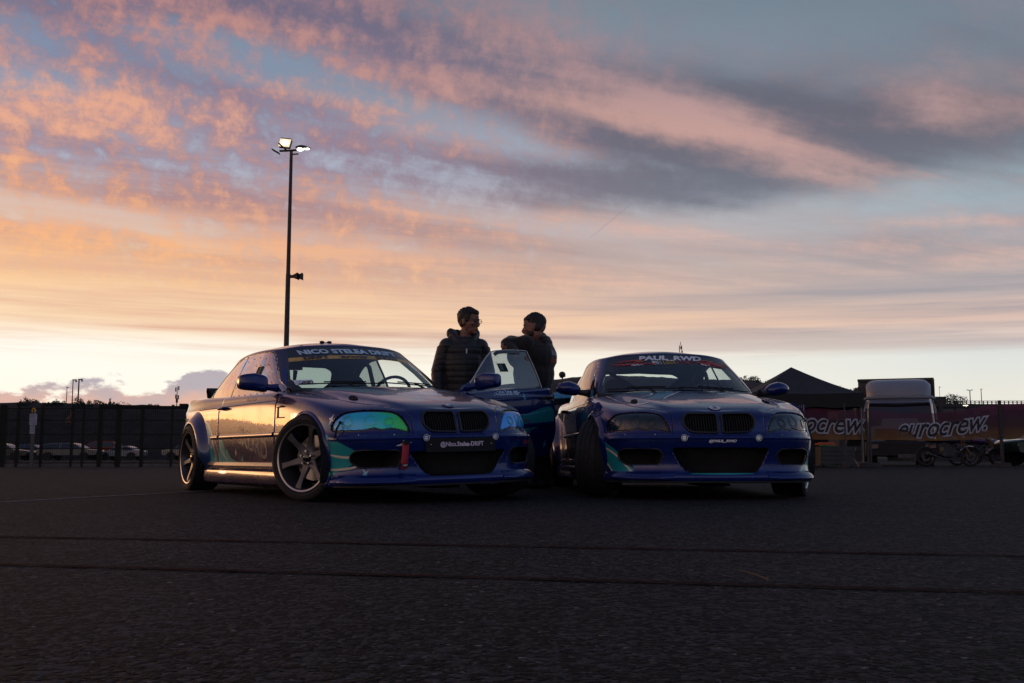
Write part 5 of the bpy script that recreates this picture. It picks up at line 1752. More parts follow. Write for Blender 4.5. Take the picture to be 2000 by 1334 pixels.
    far_pole(1894, 762, 790, 170, .07, 'double armed lamp pole on the right skyline', 2)
    far_pole(1916, 760, 790, 170, .055, 'thin lamp pole just right of the double armed one', 0)
    far_pole(1876, 775, 790, 170, .055, 'short lamp pole left of the double armed one', 0)
    far_pole(1834.5, 756, 790, 170, .03, 'hair-thin mast right of the white lorry box', 0)
    # telecoms mast on the left skyline
    a = at(346.5, 755, 150)
    m = M(); m.tube([(a.x, 150, 2), (a.x, 150, a.z)], [.10, .05], 6)
    for dx, dz, w in ((-.22, -.45, .06), (.22, -.25, .06), (-.18, -1.5, .07), (.2, -1.6, .07), (0, -2.1, .14)): m.box((a.x + dx, 150, a.z + dz), (w * 2, .2, .62))
    tag(m.build('antenna_mast', dk), 'antenna mast with box aerials on the skyline left of the purple car', 'mast')
    # lattice mast above the right car
    a = at(1329, 668, 230); z0 = at(1329, 745, 230).z
    root = empty('lattice_mast', (a.x, 230, z0 - 2), 0, 'red and white lattice radio mast on the hill above the right car roof', 'radio mast')
    rw = mat('mast_red', (.28, .05, .03), .6); H = a.z - z0 + 2
    m = M()
    for sx in (-.45, .45):
        for sy in (-.45, .45): m.tube([(sx * .8, sy * .8, 0), (sx * .6, sy * .6, H * .93)], .045, 4)
    for k in range(16):
        z = H * .93 * k / 16; z2 = H * .93 * (k + 1) / 16; s_ = 1 if k % 2 else -1
        m.tube([(-.3 * s_, -.3, z), (.3 * s_, -.3, z2)], .035, 4); m.tube([(-.3, .3 * s_, z), (-.3, -.3 * s_, z2)], .035, 4)
    m.build('lattice', rw, root)
    m = M(); m.tube([(0, 0, H * .93), (0, 0, H)], .07, 5); m.box((0, -.45, H * .88), (.22, .2, .6)); m.box((.35, -.4, H * .78), (.16, .2, .6)); m.build('aerials', dk, root)
    # low buildings and a railing on the right skyline
    wallm = mat('grey_render_wall', (.035, .035, .040), .9, var=(.6, .3)); dark = mat('window_dark', (.008, .009, .012), .2)
    def block(px0, px1, py_top, Y, label, wins=(), depth=8, roof=.25):
        a, b = at(px0, py_top, Y), at(px1, py_top, Y)
        root = empty('building', ((a.x + b.x) / 2, Y, 0), 0, label, 'building')
        w = b.x - a.x; m = M(); m.box((0, depth / 2, a.z / 2 - roof / 2), (w, depth, a.z - roof)); m.build('wall', wallm, root, smooth=False)
        m = M(); m.box((0, depth / 2, a.z - roof / 2 + .002), (w + .5, depth + .5, roof)); m.build('roof', dk, root, smooth=False)
        for x0, x1, y0, y1 in wins:
            p, q = at(x0, y0, Y), at(x1, y1, Y); cx = (p.x + q.x) / 2 - (a.x + b.x) / 2
            f = M(); f.box((cx, -.02, (p.z + q.z) / 2), (abs(q.x - p.x) + .2, .12, abs(p.z - q.z) + .2)); fo = f.build('window', mat('window_frame', (.05, .05, .055), .6), root, smooth=False)
            g = M(); g.box((cx, -.09, (p.z + q.z) / 2), (abs(q.x - p.x), .04, abs(p.z - q.z))); g.build('pane', dark, fo, smooth=False)
    block(1636, 1690, 772, 75, 'low dark building between the tent and the white lorry', ((1640, 1652, 780, 792), (1660, 1676, 780, 792)))
    block(1812, 1892, 789, 70, 'low grey building with a long window behind the right banner', ((1840, 1862, 799, 806), (1866, 1884, 799, 806)))
    block(1888, 2100, 795, 72, 'long dark flat-roofed building behind the far right banner', ((1900, 1912, 802, 809), (1930, 1950, 802, 809)))
    m = M(); m.box((at(1830, 785, 69).x, 69, at(1830, 785, 69).z), (1.0, .6, .7)); tag(m.build('chimney_block', dk, smooth=False), 'small square block on the roof right of the lorry', 'roof block')
    # viaduct parapet with railing
    a, b = at(1815, 787, 120), at(2120, 787, 120)
    root = empty('viaduct', ((a.x + b.x) / 2, 120, 0), 0, 'distant raised road with a thin railing on the right skyline', 'viaduct')
    w = b.x - a.x; z1 = at(1900, 789, 120).z; z2 = at(1900, 783, 120).z
    m = M(); m.box((0, 3, z1 / 2), (w, 6, z1)); m.build('deck', wallm, root, smooth=False)
    m = M()
    for k in range(38): m.box((-w / 2 + w * k / 37, .2, (z1 + z2) / 2), (.10, .10, z2 - z1))
    m.box((0, .2, z2), (w, .06, .07)); m.box((0, .2, (z1 + z2) / 2), (w, .04, .05)); tag(m.build('railing', dk, root, smooth=False), kind='stuff')
    # trees
    tree(1640, 759, 95, 4.2, 1.5, 'round dark tree behind the tent, left of the lorry', 'trees on the right skyline', 1)
    tree(1657, 764, 96, 3.6, 1.2, 'smaller dark tree between the round one and the lorry', 'trees on the right skyline', 2)
    tree(1672, 768, 97, 3.2, .9, 'lowest small tree touching the lorry exhaust stack', 'trees on the right skyline', 3)
    tree(1853, 778, 90, 3.2, 1.2, 'dark bushy tree right of the lorry on the skyline', 'trees on the right skyline', 4)
    tree(1866, 780, 91, 2.8, 1.0, 'thinner tree just right of the bushy one behind the banner', 'trees on the right skyline', 5)
    tree(163, 783, 112, 4.0, 1.3, 'small dark tree on the left bank beside the thick lamp pole', 'trees on the left bank', 6)
    tree(172, 785, 112, 3.8, 1.0, 'smaller tree on the left bank right of its neighbour', 'trees on the left bank', 7)
    tree(75, 784, 114, 3.4, 1.5, 'wide low tree on the far left bank', 'trees on the left bank', 8)
    # lamp that is lit far behind the banner
    p = at(1887, 794, 60); m = M(); m.ell((p.x, p.y, p.z), (.022, .022, .022), 8, 6); m.box((p.x, p.y + .08, p.z + .07), (.22, .2, .05))
    tag(m.build('wall_lamp', mat('lit_lamp', (1, .9, .7), .5, emit=((1, .9, .7), 1.3))), 'tiny lit lamp under the roof edge behind the right banner', 'lamp')


def build_lamp_post():
    Y = 40; top = at(569, 296, Y); H = top.z
    steel = mat('galvanised_pole', (.045, .042, .040), .55, .5)
    root = empty('lamp_post', (top.x, Y, 0), 0, 'tall floodlight pole with one blazing lamp behind the left car', 'lamp post')
    m = M(); m.tube([(0, 0, 0), (0, 0, H * .6), (0, 0, H * .602), (0, 0, H)], [.125, .095, .085, .065], 12); m.build('pole', steel, root)
    s = lambda px, py: (at(px, py, Y).x - top.x, at(px, py, Y).z)
    m = M(); m.tube([(s(546, 296)[0], 0, s(546, 295)[1]), (0, 0, s(569, 294)[1]), (s(580, 295)[0], 0, s(580, 293)[1])], .045, 8)
    m.tube([(0, 0, s(569, 296)[1] - .12), (.30, 0, s(569, 296)[1] - .10)], .03, 6); m.tube([(-.15, -.1, H), (-.45, -.35, H + .25)], .03, 6)
    m.box((s(547, 0)[0], 0, s(547, 296)[1]), (.34, .30, .035), rot=Matrix.Rotation(R(30), 3, 'Y')); m.build('cross_arm', steel, root)
    # left: square floodlight pointing towards the car park
    fl = M(); cx, cz = s(557, 279); rot = Matrix.Rotation(R(-22), 3, 'X') @ Matrix.Rotation(R(8), 3, 'Y')
    fl.box((cx, .06, cz), (.47, .22, .41), rot=rot, taper=(1, 1)); f = fl.build('floodlight', steel, root, bevel=.03)
    e = M(); e.box((cx, -.070, cz - .02), (.455, .03, .395), rot=rot); e.build('reflector', mat('glowing_reflector', (1, .8, .5), .5, emit=((1.0, .74, .42), .95)), f, bevel=.01)
    e = M(); e.ell((cx + .01, -.088, cz - .02), (.155, .03, .125), 20, 10, rot=rot); e.build('lens', mat('blazing_lens', (1, .9, .7), .5, emit=((1.0, .92, .76), 6)), f)
    # right: sloping lantern with a lit underside
    hd = M(); cx, cz = s(592, 289)
    L = []
    for k in range(11):
        t = k / 10; x = -.30 + .62 * t; w = .17 * math.sin(math.pi * (.12 + .80 * t)) ** .6 * (1.05 - .55 * t); hh = .15 * math.sin(math.pi * (.15 + .8 * t)) * (1.1 - .4 * t)
        L.append([(cx + x, -w, cz - .02 - .02 * t)] + [(cx + x, -w * math.cos(a), cz - .02 + hh * math.sin(a)) for a in np.linspace(.25, math.pi - .25, 7)] + [(cx + x, w, cz - .02 - .02 * t)])
    hd.grid(L); h = hd.build('lantern', steel, root, solid=.01)
    lit = mat('lit_bowl', (1, .95, .8), .5, emit=((1.0, .95, .80), 2.6))
    g = M(); g.ell((cx - .12, 0, cz - .06), (.14, .12, .075), 14, 8); g.ell((cx + .15, 0, cz - .035), (.14, .10, .045), 14, 8); g.build('bowl', lit, h)
    g = M(); g.tube([(cx - .02, -.10, cz - .02), (cx + .05, -.11, cz - .09)], .012, 6); g.build('bowl_clip', steel, h)
    # horn loudspeakers
    for px, w, lab in ((573, .16, 0), (581.5, .15, 1)):
        x, z = s(px, 540)
        sp = M(); rot = Matrix.Rotation(R(10 * lab - 5), 3, 'Z')
        P = []
        for t, r1, r2 in ((0, .05, .05), (.10, .06, .06), (.22, .12, .10), (.30, .165, .135)):
            P.append([rot @ Vector((-.1 + t * 1.0, a * r1, b * r2)) for a, b in ((-1, -1), (1, -1), (1, 1), (-1, 1), (-1, -1))])
        P = [[(q.x + x, q.y, q.z + z) for q in r] for r in P]
        sp.grid(P); sp.box((x - .12, 0, z), (.09, .12, .12)); sp.build('horn_speaker', steel, root, smooth=False, solid=.01)
    m = M(); m.tube([(0, 0, s(0, 540)[1]), (s(576, 540)[0], 0, s(0, 541)[1])], .025, 6); m.build('speaker_bracket', steel, root)


def build_fence():
    gm = mat('dark_green_fence_paint', (.005, .008, .007), .7, spec=.25)
    Y = 30.6
    zt = at(200, 794, Y).z
    posts = [(-190, .10), (-105, .06), (-40, .06), (6, .20), (35, .08), (82, .07), (141, .06), (163, .06), (196, .13), (232, .16), (278, .11), (336, .06), (365, .09)]
    root = empty('mesh_fence', (at(150, 800, Y).x, Y, 0), 0, 'dark green wire mesh fence with square posts along the left side', 'fence')
    ox = root.location.x
    xs = []
    for i, (px, w) in enumerate(posts):
        x = at(px, 850, Y).x - ox; xs.append(x)
        m = M(); m.box((x, 0, (zt + .03) / 2), (w, .07, zt + .03)); m.box((x, 0, zt + .045), (w + .015, .085, .02)); m.build('post', gm, root, smooth=False)
    for i in range(len(xs) - 1):
        a, b = xs[i] + posts[i][1] / 2, xs[i + 1] - posts[i + 1][1] / 2
        if b - a < .15: continue
        m = M(); n = max(3, int((b - a) / .055))
        for k in range(n): m.box((a + (b - a) * (k + .5) / n, 0, zt / 2), (.009, .009, zt - .08))
        for z in (.12, .55, .98, 1.41, zt - .06): m.box(((a + b) / 2, -.010, z), (b - a, .009, .03))
        tag(m.build('mesh_panel', gm, root, smooth=False), kind='stuff')
    m = M(); m.box(((xs[8] + xs[-1]) / 2, -.02, zt - .01), (xs[-1] - xs[8], .05, .06)); m.build('gate_rail', gm, root, smooth=False)
    m = M(); m.box(((xs[0] + xs[-1]) / 2, .06, .05), (xs[-1] - xs[0], .16, .10)); m.build('kerb', mat('old_concrete', (.09, .085, .08), .9), root, smooth=False)
    # square cap box on the gate post
    m = M(); p = at(359, 794, Y); m.box((p.x, Y, p.z + .02), (.24, .14, .13)); tag(m.build('gate_box', gm, bevel=.01), 'small dark box on top of the gate beside the purple car', 'gate box')
    # notice on its own post
    p = at(65, 818, Y - .5)
    root = empty('notice_sign', (p.x, Y - .5, 0), 0, 'pale notice board with small print under a yellow hoop by the left fence', 'sign')
    m = M(); m.box((0, .03, .85), (.10, .05, 1.7)); m.build('post', mat('grey_post', (.06, .065, .06), .7), root, smooth=False)
    pl = mat('notice_white', (.30, .30, .36), .6); z = lambda py: at(65, py, Y - .5).z
    m = M(); m.box((0, 0, (z(808) + z(830)) / 2), (.22, .012, z(808) - z(830))); b = m.build('board', pl, root, smooth=False)
    m = M(); m.box((-.01, 0, (z(831) + z(847)) / 2), (.15, .012, z(831) - z(847))); c = m.build('lower_board', pl, root, smooth=False)
    for zz in (z(811), z(814), z(818), z(822), z(826)):
        m = M(); m.box((0, -.009, zz), (.16, .003, .018)); m.build('printed_line', mat('notice_ink', (.08, .08, .22), .6), b, smooth=False)
    for zz in (z(834), z(838), z(842)):
        m = M(); m.box((-.01, -.009, zz), (.11, .003, .015)); m.build('printed_line', MATS['notice_ink'], c, smooth=False)
    m = M(); m.tube([(-.045, 0, z(805)), (-.045, 0, z(800)), (-.02, 0, z(797.5)), (.02, 0, z(797.5)), (.045, 0, z(800)), (.045, 0, z(805))], .016, 8); m.build('yellow_hoop', mat('yellow_plastic', (.80, .42, .02), .5), root)
    # crumpled flag on a pole behind the fence
    p = at(138, 812, 36); root = empty('flag', (p.x, 36, 0), 0, 'crumpled brown and white flag hanging from a thin pole behind the fence', 'flag')
    m = M(); m.tube([(.10, 0, 0), (.10, 0, at(140, 801, 36).z)], .025, 6); m.build('pole', gm, root)
    m = M(); L = []
    for i in range(9):
        t = i / 8; z = at(138, 802 + 22 * t, 36).z
        L.append([(.09 - s_ * (.10 + .16 * t) + .02 * math.sin(7 * t + 5 * s_), .05 * math.sin(9 * s_ + 4 * t), z - .06 * s_ * t) for s_ in np.linspace(0, 1, 8)])
    m.grid(L); m.build('cloth', mat('flag_cloth', (.20, .11, .07), .8, var=(9, .9)), root)


def simple_car(px0, px1, py_top, Y, face, paintm, label, kind='hatch', lights=None):
    """parked car seen side-on between px0 and px1; face +1 looks right"""
    a, b = at(px0, 880, Y), at(px1, 880, Y); Lc = b.x - a.x; H = at(px0, py_top, Y).z
    root = empty('parked_car', ((a.x + b.x) / 2, Y, 0), 0, label, 'car', 'cars parked beyond the fence')
    X = lambda t: (t - .5) * Lc * face
    W = .85; gl = mat('car_glass', (.012, .016, .02), .06, coat=1.0); bl = MATS['matt_black']
    prof = {'hatch': [(.0, .30), (.0, .52), (.02, .60), (.16, .64), (.30, .66), (.97, .68), (1.0, .55), (1.0, .28)], 'sedan': [(0, .28), (0, .50), (.03, .58), (.27, .66), (.98, .70), (1.0, .58), (1.0, .28)]}[kind]
    cabp = {'hatch': [(.22, .64), (.37, .93), (.52, 1.0), (.78, .98), (.93, .86), (.985, .66)], 'sedan': [(.25, .65), (.40, .95), (.55, 1.0), (.70, .97), (.86, .71)]}[kind]
    bodyp = [(a, b * H) for a, b in roundpoly([(1 - t, z) for t, z in prof], .05, 4)]; cabq = smoothpoly([(1 - t, z * H) for t, z in cabp], 5, False)
    m = M(); n = len(bodyp)
    for (w0, in0), (w1, in1) in (((-W, .05), (-W + .06, 0)), ((-W + .06, 0), (W - .06, 0)), ((W - .06, 0), (W, .05))):
        def ringp(w, i_): cx, cz = .5, .5 * H; return [(X(cx + (t - cx) * (1 - i_ * .4)), w, cz + (z - cz) * (1 - i_)) for t, z in bodyp]
        r0, r1 = ringp(w0, in0), ringp(w1, in1); k = len(m.v); m.v += r0 + r1
        for i in range(n): m.f.append((k + i, k + (i + 1) % n, k + n + (i + 1) % n, k + n + i)); m.mi.append(0)
    for w in (-W, W): m.add([(X(.5 + (t - .5) * .98), w, .5 * H + (z - .5 * H) * .95) for t, z in bodyp], [tuple(range(n))])
    m.build('body', paintm, root)
    m = M(); q = len(cabq); L = []
    for t, z in cabq: L.append([(X(t), -W + .06, .63 * H) if z < .65 * H else (X(t), -W + .22 * ((z / H - .64) / .36 + .25), z), (X(t), 0, z + .012), (X(t), W - .22 * ((z / H - .64) / .36 + .25), z)])
    m.grid(L)
    for sgn in (-1, 1):
        P = [(X(t), sgn * (W - .22 * ((z / H - .64) / .36 + .25)), z) for t, z in cabq]; m.add(P + [(X(cabq[-1][0]), sgn * (W - .04), .60 * H), (X(cabq[0][0]), sgn * (W - .04), .60 * H)], [tuple(range(len(P) + 2))])
    m.build('roof', paintm, root)
    c0, c1 = min(t for t, z in cabq), max(t for t, z in cabq)
    for f0, f1 in ((.10, .46), (.50, .90)):
        t0, t1 = c0 + (c1 - c0) * f0, c0 + (c1 - c0) * f1
        top = lambda t: np.interp(t, sorted([p[0] for p in cabq]), [z for _, z in sorted(cabq)]) - .055 * H
        for sgn in (-1, 1):
            g = M(); P = [(t0, .665 * H), (t1, .665 * H)] + [(t, max(.67 * H, top(t))) for t in np.linspace(t1, t0, 7)]
            g.add([(X(t), sgn * (W + .012 - .22 * ((z / H - .64) / .36 + .25)), z) for t, z in P], [tuple(range(len(P)))])
            g.build('window', gl, root, smooth=False)
    for t in (.20, .80):
        for sgn in (-1, 1):
            w = M(); w.lathe([(.0, 0), (.20, 0), (.22, .02), (.31, .02), (.33, -.05), (.33, -.18), (.0, -.18)] if sgn < 0 else [(.0, 0), (.20, 0), (.22, -.02), (.31, -.02), (.33, .05), (.33, .18), (.0, .18)], 18, 'Y', (X(t), sgn * (W + .01), .33))
            w.build('wheel', bl, root)
    hl = M(); hl.box((X(.97), -W + .12, .50 * H), (.16, .22, .12)); hl.box((X(.97), W - .12, .50 * H), (.16, .22, .12)); tag(hl.build('headlights', mat('clear_lamp', (.4, .42, .44), .1, coat=1)), kind='stuff')
    hl = bpy.data.objects[-1] if False else None
    return root


def build_parked_cars():
    sil = paint('silver_lacquer', (.10, .11, .12), (.13, .135, .14), .5, .35); wht = paint('white_lacquer', (.20, .20, .21), (.24, .24, .25), 0, .4)
    red = paint('dark_red_lacquer', (.16, .012, .012), (.2, .02, .02), .2, .3); blu = paint('steel_blue_lacquer', (.05, .09, .14), (.06, .11, .17), .5, .3); gry = paint('graphite_lacquer', (.04, .045, .05), (.06, .06, .065), .5, .3)
    simple_car(-50, 62, 866, 80, 1, gry, 'grey car at the far left beyond the fence, its nose behind the sign', 'sedan')
    simple_car(22, 104, 868, 92, 1, blu, 'steel blue car half hidden behind the silver hatchback, left of it', 'hatch')
    simple_car(80, 197, 865, 80, 1, sil, 'silver hatchback seen side-on through the mesh fence, the largest there', 'hatch')
    simple_car(150, 236, 861, 96, -1, red, 'dark red car behind the gap between silver and white cars', 'hatch')
    simple_car(196, 282, 871, 82, -1, wht, 'white car beyond the fence, right of the silver hatchback', 'sedan')
    simple_car(322, 420, 866, 78, -1, sil, 'pale car whose bonnet shows beside the purple coupe rear wheel', 'hatch')


def build_banner(px0, px1, tops, bots, Y, texts, label, seed):
    """printed mesh banner hung between posts, sagging; cloth colours run from purple to ochre"""
    m = bpy.data.materials.get('banner_cloth')
    if not m:
        m = bpy.data.materials.new('banner_cloth'); m.use_nodes = True; nt = m.node_tree; b = nt.nodes['Principled BSDF']; out = nt.nodes['Material Output']
        tc = nt.nodes.new('ShaderNodeTexCoord'); sp = nt.nodes.new('ShaderNodeSeparateXYZ'); nt.links.new(tc.outputs['Generated'], sp.inputs[0])
        n = noise(nt, tc.outputs['Object'], 2.0, 5, .6)
        c = ramp(nt, (S(nt, sp.outputs[2]) + (n - .5) * .35).clamp(), [(0, (.20, .105, .03, 1)), (.22, (.15, .07, .03, 1)), (.48, (.07, .028, .035, 1)), (.75, (.085, .022, .055, 1)), (1, (.16, .03, .085, 1))])
        nt.links.new(c, b.inputs['Base Color']); b.inputs['Roughness'].default_value = .8
        tr = nt.nodes.new('ShaderNodeBsdfTransparent'); mx = nt.nodes.new('ShaderNodeMixShader'); mx.inputs[0].default_value = .74
        nt.links.new(tr.outputs[0], mx.inputs[1]); nt.links.new(b.outputs[0], mx.inputs[2]); nt.links.new(mx.outputs[0], out.inputs[0])
    root = empty('banner', (at((px0 + px1) / 2, 850, Y).x, Y, 0), 0, label, 'banner', 'printed banners hung between posts'); ox = root.location.x
    N = 60; g = M(); L = []; rnd = random.Random(seed); ph = rnd.random() * 6
    def pos(px, f):
        zt = at(px, np.interp(px, [t[0] for t in tops], [t[1] for t in tops]), Y).z; zb = at(px, np.interp(px, [t[0] for t in bots], [t[1] for t in bots]), Y).z
        x = at(px, 850, Y).x
        return Vector((x - ox, .035 * math.sin(x * 2.1 + ph + f * 2) + .018 * math.sin(x * 5.3 + f * 4), zb + (zt - zb) * f))
    for i in range(N + 1):
        px = px0 + (px1 - px0) * i / N; L.append([pos(px, j / 8) for j in range(9)])
    g.grid(L); g.build('cloth', m, root)
    inkw = mat('banner_grey_print', (.34, .37, .44), .8); inkd = mat('banner_black_print', (.018, .015, .018), .8)
    for txt, cx, cf, size, tilt in texts:
        for bold, mt, off in ((.052, inkw, -.012), (.006, inkd, -.020)):
            vs, fs = text_mesh(txt, size, .42, bold, None, 'CENTER', .86, space=.94, res=4)
            me = bpy.data.meshes.new('lettering'); out = []
            x_c = at(cx, 850, Y).x - ox
            for a, b2 in vs:
                x = x_c + a; px = px0 + (px1 - px0) * ((x + ox - at(px0, 850, Y).x) / (at(px1, 850, Y).x - at(px0, 850, Y).x))
                p = pos(px, .5); zt = pos(px, 1).z; zb = pos(px, 0).z
                out.append((x, p.y + off, zb + (zt - zb) * cf + b2 + a * tilt))
            me.from_pydata(out, [], fs); me.materials.append(mt); o = bpy.data.objects.new('lettering', me); COL.objects.link(o); o.parent = root
    return root


def post_with_foot(px, py_top, Y, label, w=.05, dark=True, foot=.62, twin=False):
    p = at(px, py_top, Y); root = empty('banner_post', (p.x, Y, 0), 0, label, 'post', 'posts of the banner line')
    mm = mat('dull_steel_post', (.045, .045, .05), .55, .4) if not dark else MATS['dark_painted_metal']
    for dx in ((-.035, .045) if twin else (0,)):
        m = M(); m.box((dx, 0, p.z / 2), (w, w, p.z)); m.build('upright', mm, root, smooth=False)
    m = M(); m.box((0, 0, .065), (foot, .30, .13), taper=(.92, .85)); m.build('foot', mat('rubber_foot_block', (.035, .034, .035), .9), root, bevel=.01)


def build_tent():
    Y = 31.5; e = at(1545, 767, Y - 1.6); pk = at(1545, 717, Y)
    cloth = mat('black_tent_cloth', (.024, .023, .027), .75, bump=(3, .5, .05), var=(1.2, .3)); fr = mat('tent_frame', (.12, .12, .13), .4, .6)
    root = empty('party_tent', (pk.x, Y, 0), 0, 'black pop-up tent with a peaked roof right of the right car', 'tent')
    hw = 1.66; ze = e.z; hp = pk.z
    m = M(); n = 12; L = []
    for i in range(4 * n + 1):
        s_ = i / n; k = int(s_) % 4; f = s_ - int(s_)
        cs = [(-hw, -hw), (hw, -hw), (hw, hw), (-hw, hw), (-hw, -hw)]
        x = cs[k][0] + (cs[k + 1][0] - cs[k][0]) * f; y = cs[k][1] + (cs[k + 1][1] - cs[k][1]) * f; sag = .05 * math.sin(math.pi * f)
        L.append([(x * (1 - t), y * (1 - t), ze - sag * (1 - t) * .8 + (hp - ze) * (t ** 1.22) * (1 - .10 * math.sin(math.pi * t) * math.sin(math.pi * f))) for t in (0, .12, .28, .45, .62, .78, .9, .97, 1)])
    m.grid(L); m.build('canopy', cloth, root, sharp=50)
    for x0, y0, x1, y1 in ((-hw, -hw, hw, -hw), (hw, -hw, hw, hw), (hw, hw, -hw, hw), (-hw, hw, -hw, -hw)):
        v = M(); LL = []
        for i in range(15):
            f = i / 14; sag = .05 * math.sin(math.pi * f) * .8
            LL.append([(x0 + (x1 - x0) * f, y0 + (y1 - y0) * f, ze - sag + .004), (x0 + (x1 - x0) * f, y0 + (y1 - y0) * f + .02 * math.sin(f * 25), ze - .44 - .02 * math.sin(f * 19))])
        v.grid(LL); v.build('valance', mat('black_valance', (.012, .012, .013), .85), root)
    bk = M(); bk.box((0, hw - .04, ze / 2), (2 * hw - .1, .02, ze - .1)); bk.build('back_wall', MATS['black_valance'], root, smooth=False)
    for sx in (-1, 1):
        for sy in (-1, 1):
            l = M(); l.box((sx * (hw - .06), sy * (hw - .06), ze / 2), (.045, .045, ze)); l.build('leg', fr, root, smooth=False)
    # things under the tent
    blk = MATS['matt_black']
    p = at(1630, 900, 29.7)
    root = empty('flight_case', (p.x, 29.7, 0), 0, 'black wheeled tool chest under the right side of the tent', 'tool chest')
    m = M(); m.box((0, 0, .33), (.98, .5, .56)); m.build('chest', mat('chest_black', (.01, .01, .011), .4), root, bevel=.012)
    for k in range(4): m = M(); m.box((0, -.256, .14 + k * .125), (.90, .012, .10)); m.build('drawer', mat('drawer_black', (.014, .014, .016), .35), root, bevel=.004)
    for sx in (-1, 1): m = M(); m.cyl((sx * .4, -.2, .03), (sx * .4, -.16, .03), .03, 10); m.build('castor', blk, root)
    p = at(1612, 886, 29.6); m = M(); m.box((p.x + .02, 29.65, .675), (.52, .34, .05)); m.box((p.x + .02, 29.64, .71), (.40, .30, .03), taper=(.9, .9))
    tag(m.build('folded_cloth', mat('orange_cloth', (.42, .08, .03), .8), bevel=.012), 'folded orange cloth lying on the black tool chest', 'cloth')
    m = M(); m.box((p.x + .03, 29.5, .635), (.50, .06, .022)); tag(m.build('green_strip', mat('green_plastic', (.03, .22, .06), .5)), 'green strip along the edge of the tool chest below the orange cloth', 'strip')
    # folding chairs with pale frames
    for i, (px, lab) in enumerate(((1658, 'folding chair with a pale frame left of the twin banner posts'), (1672, 'folding chair leaning behind the first, nearer the lorry'))):
        p = at(px, 890, 30.6); root = empty('folding_chair', (p.x, 30.6, 0), R(20 - 30 * i), lab, 'chair', 'chairs stacked by the tent')
        pale = mat('pale_chair_frame', (.34, .33, .34), .4)
        for sx in (-1, 1):
            for a_, b_ in (((sx * .2, -.2, 0), (sx * .2, .2, .45)), ((sx * .2, .2, 0), (sx * .2, -.22, .85))): l = M(); l.tube([a_, b_], .013, 6); l.build('leg', pale, root)
        m = M(); m.box((0, 0, .45), (.40, .38, .03)); m.build('seat', blk, root); m = M(); m.box((0, -.18, .72), (.40, .03, .2)); m.build('backrest', blk, root)


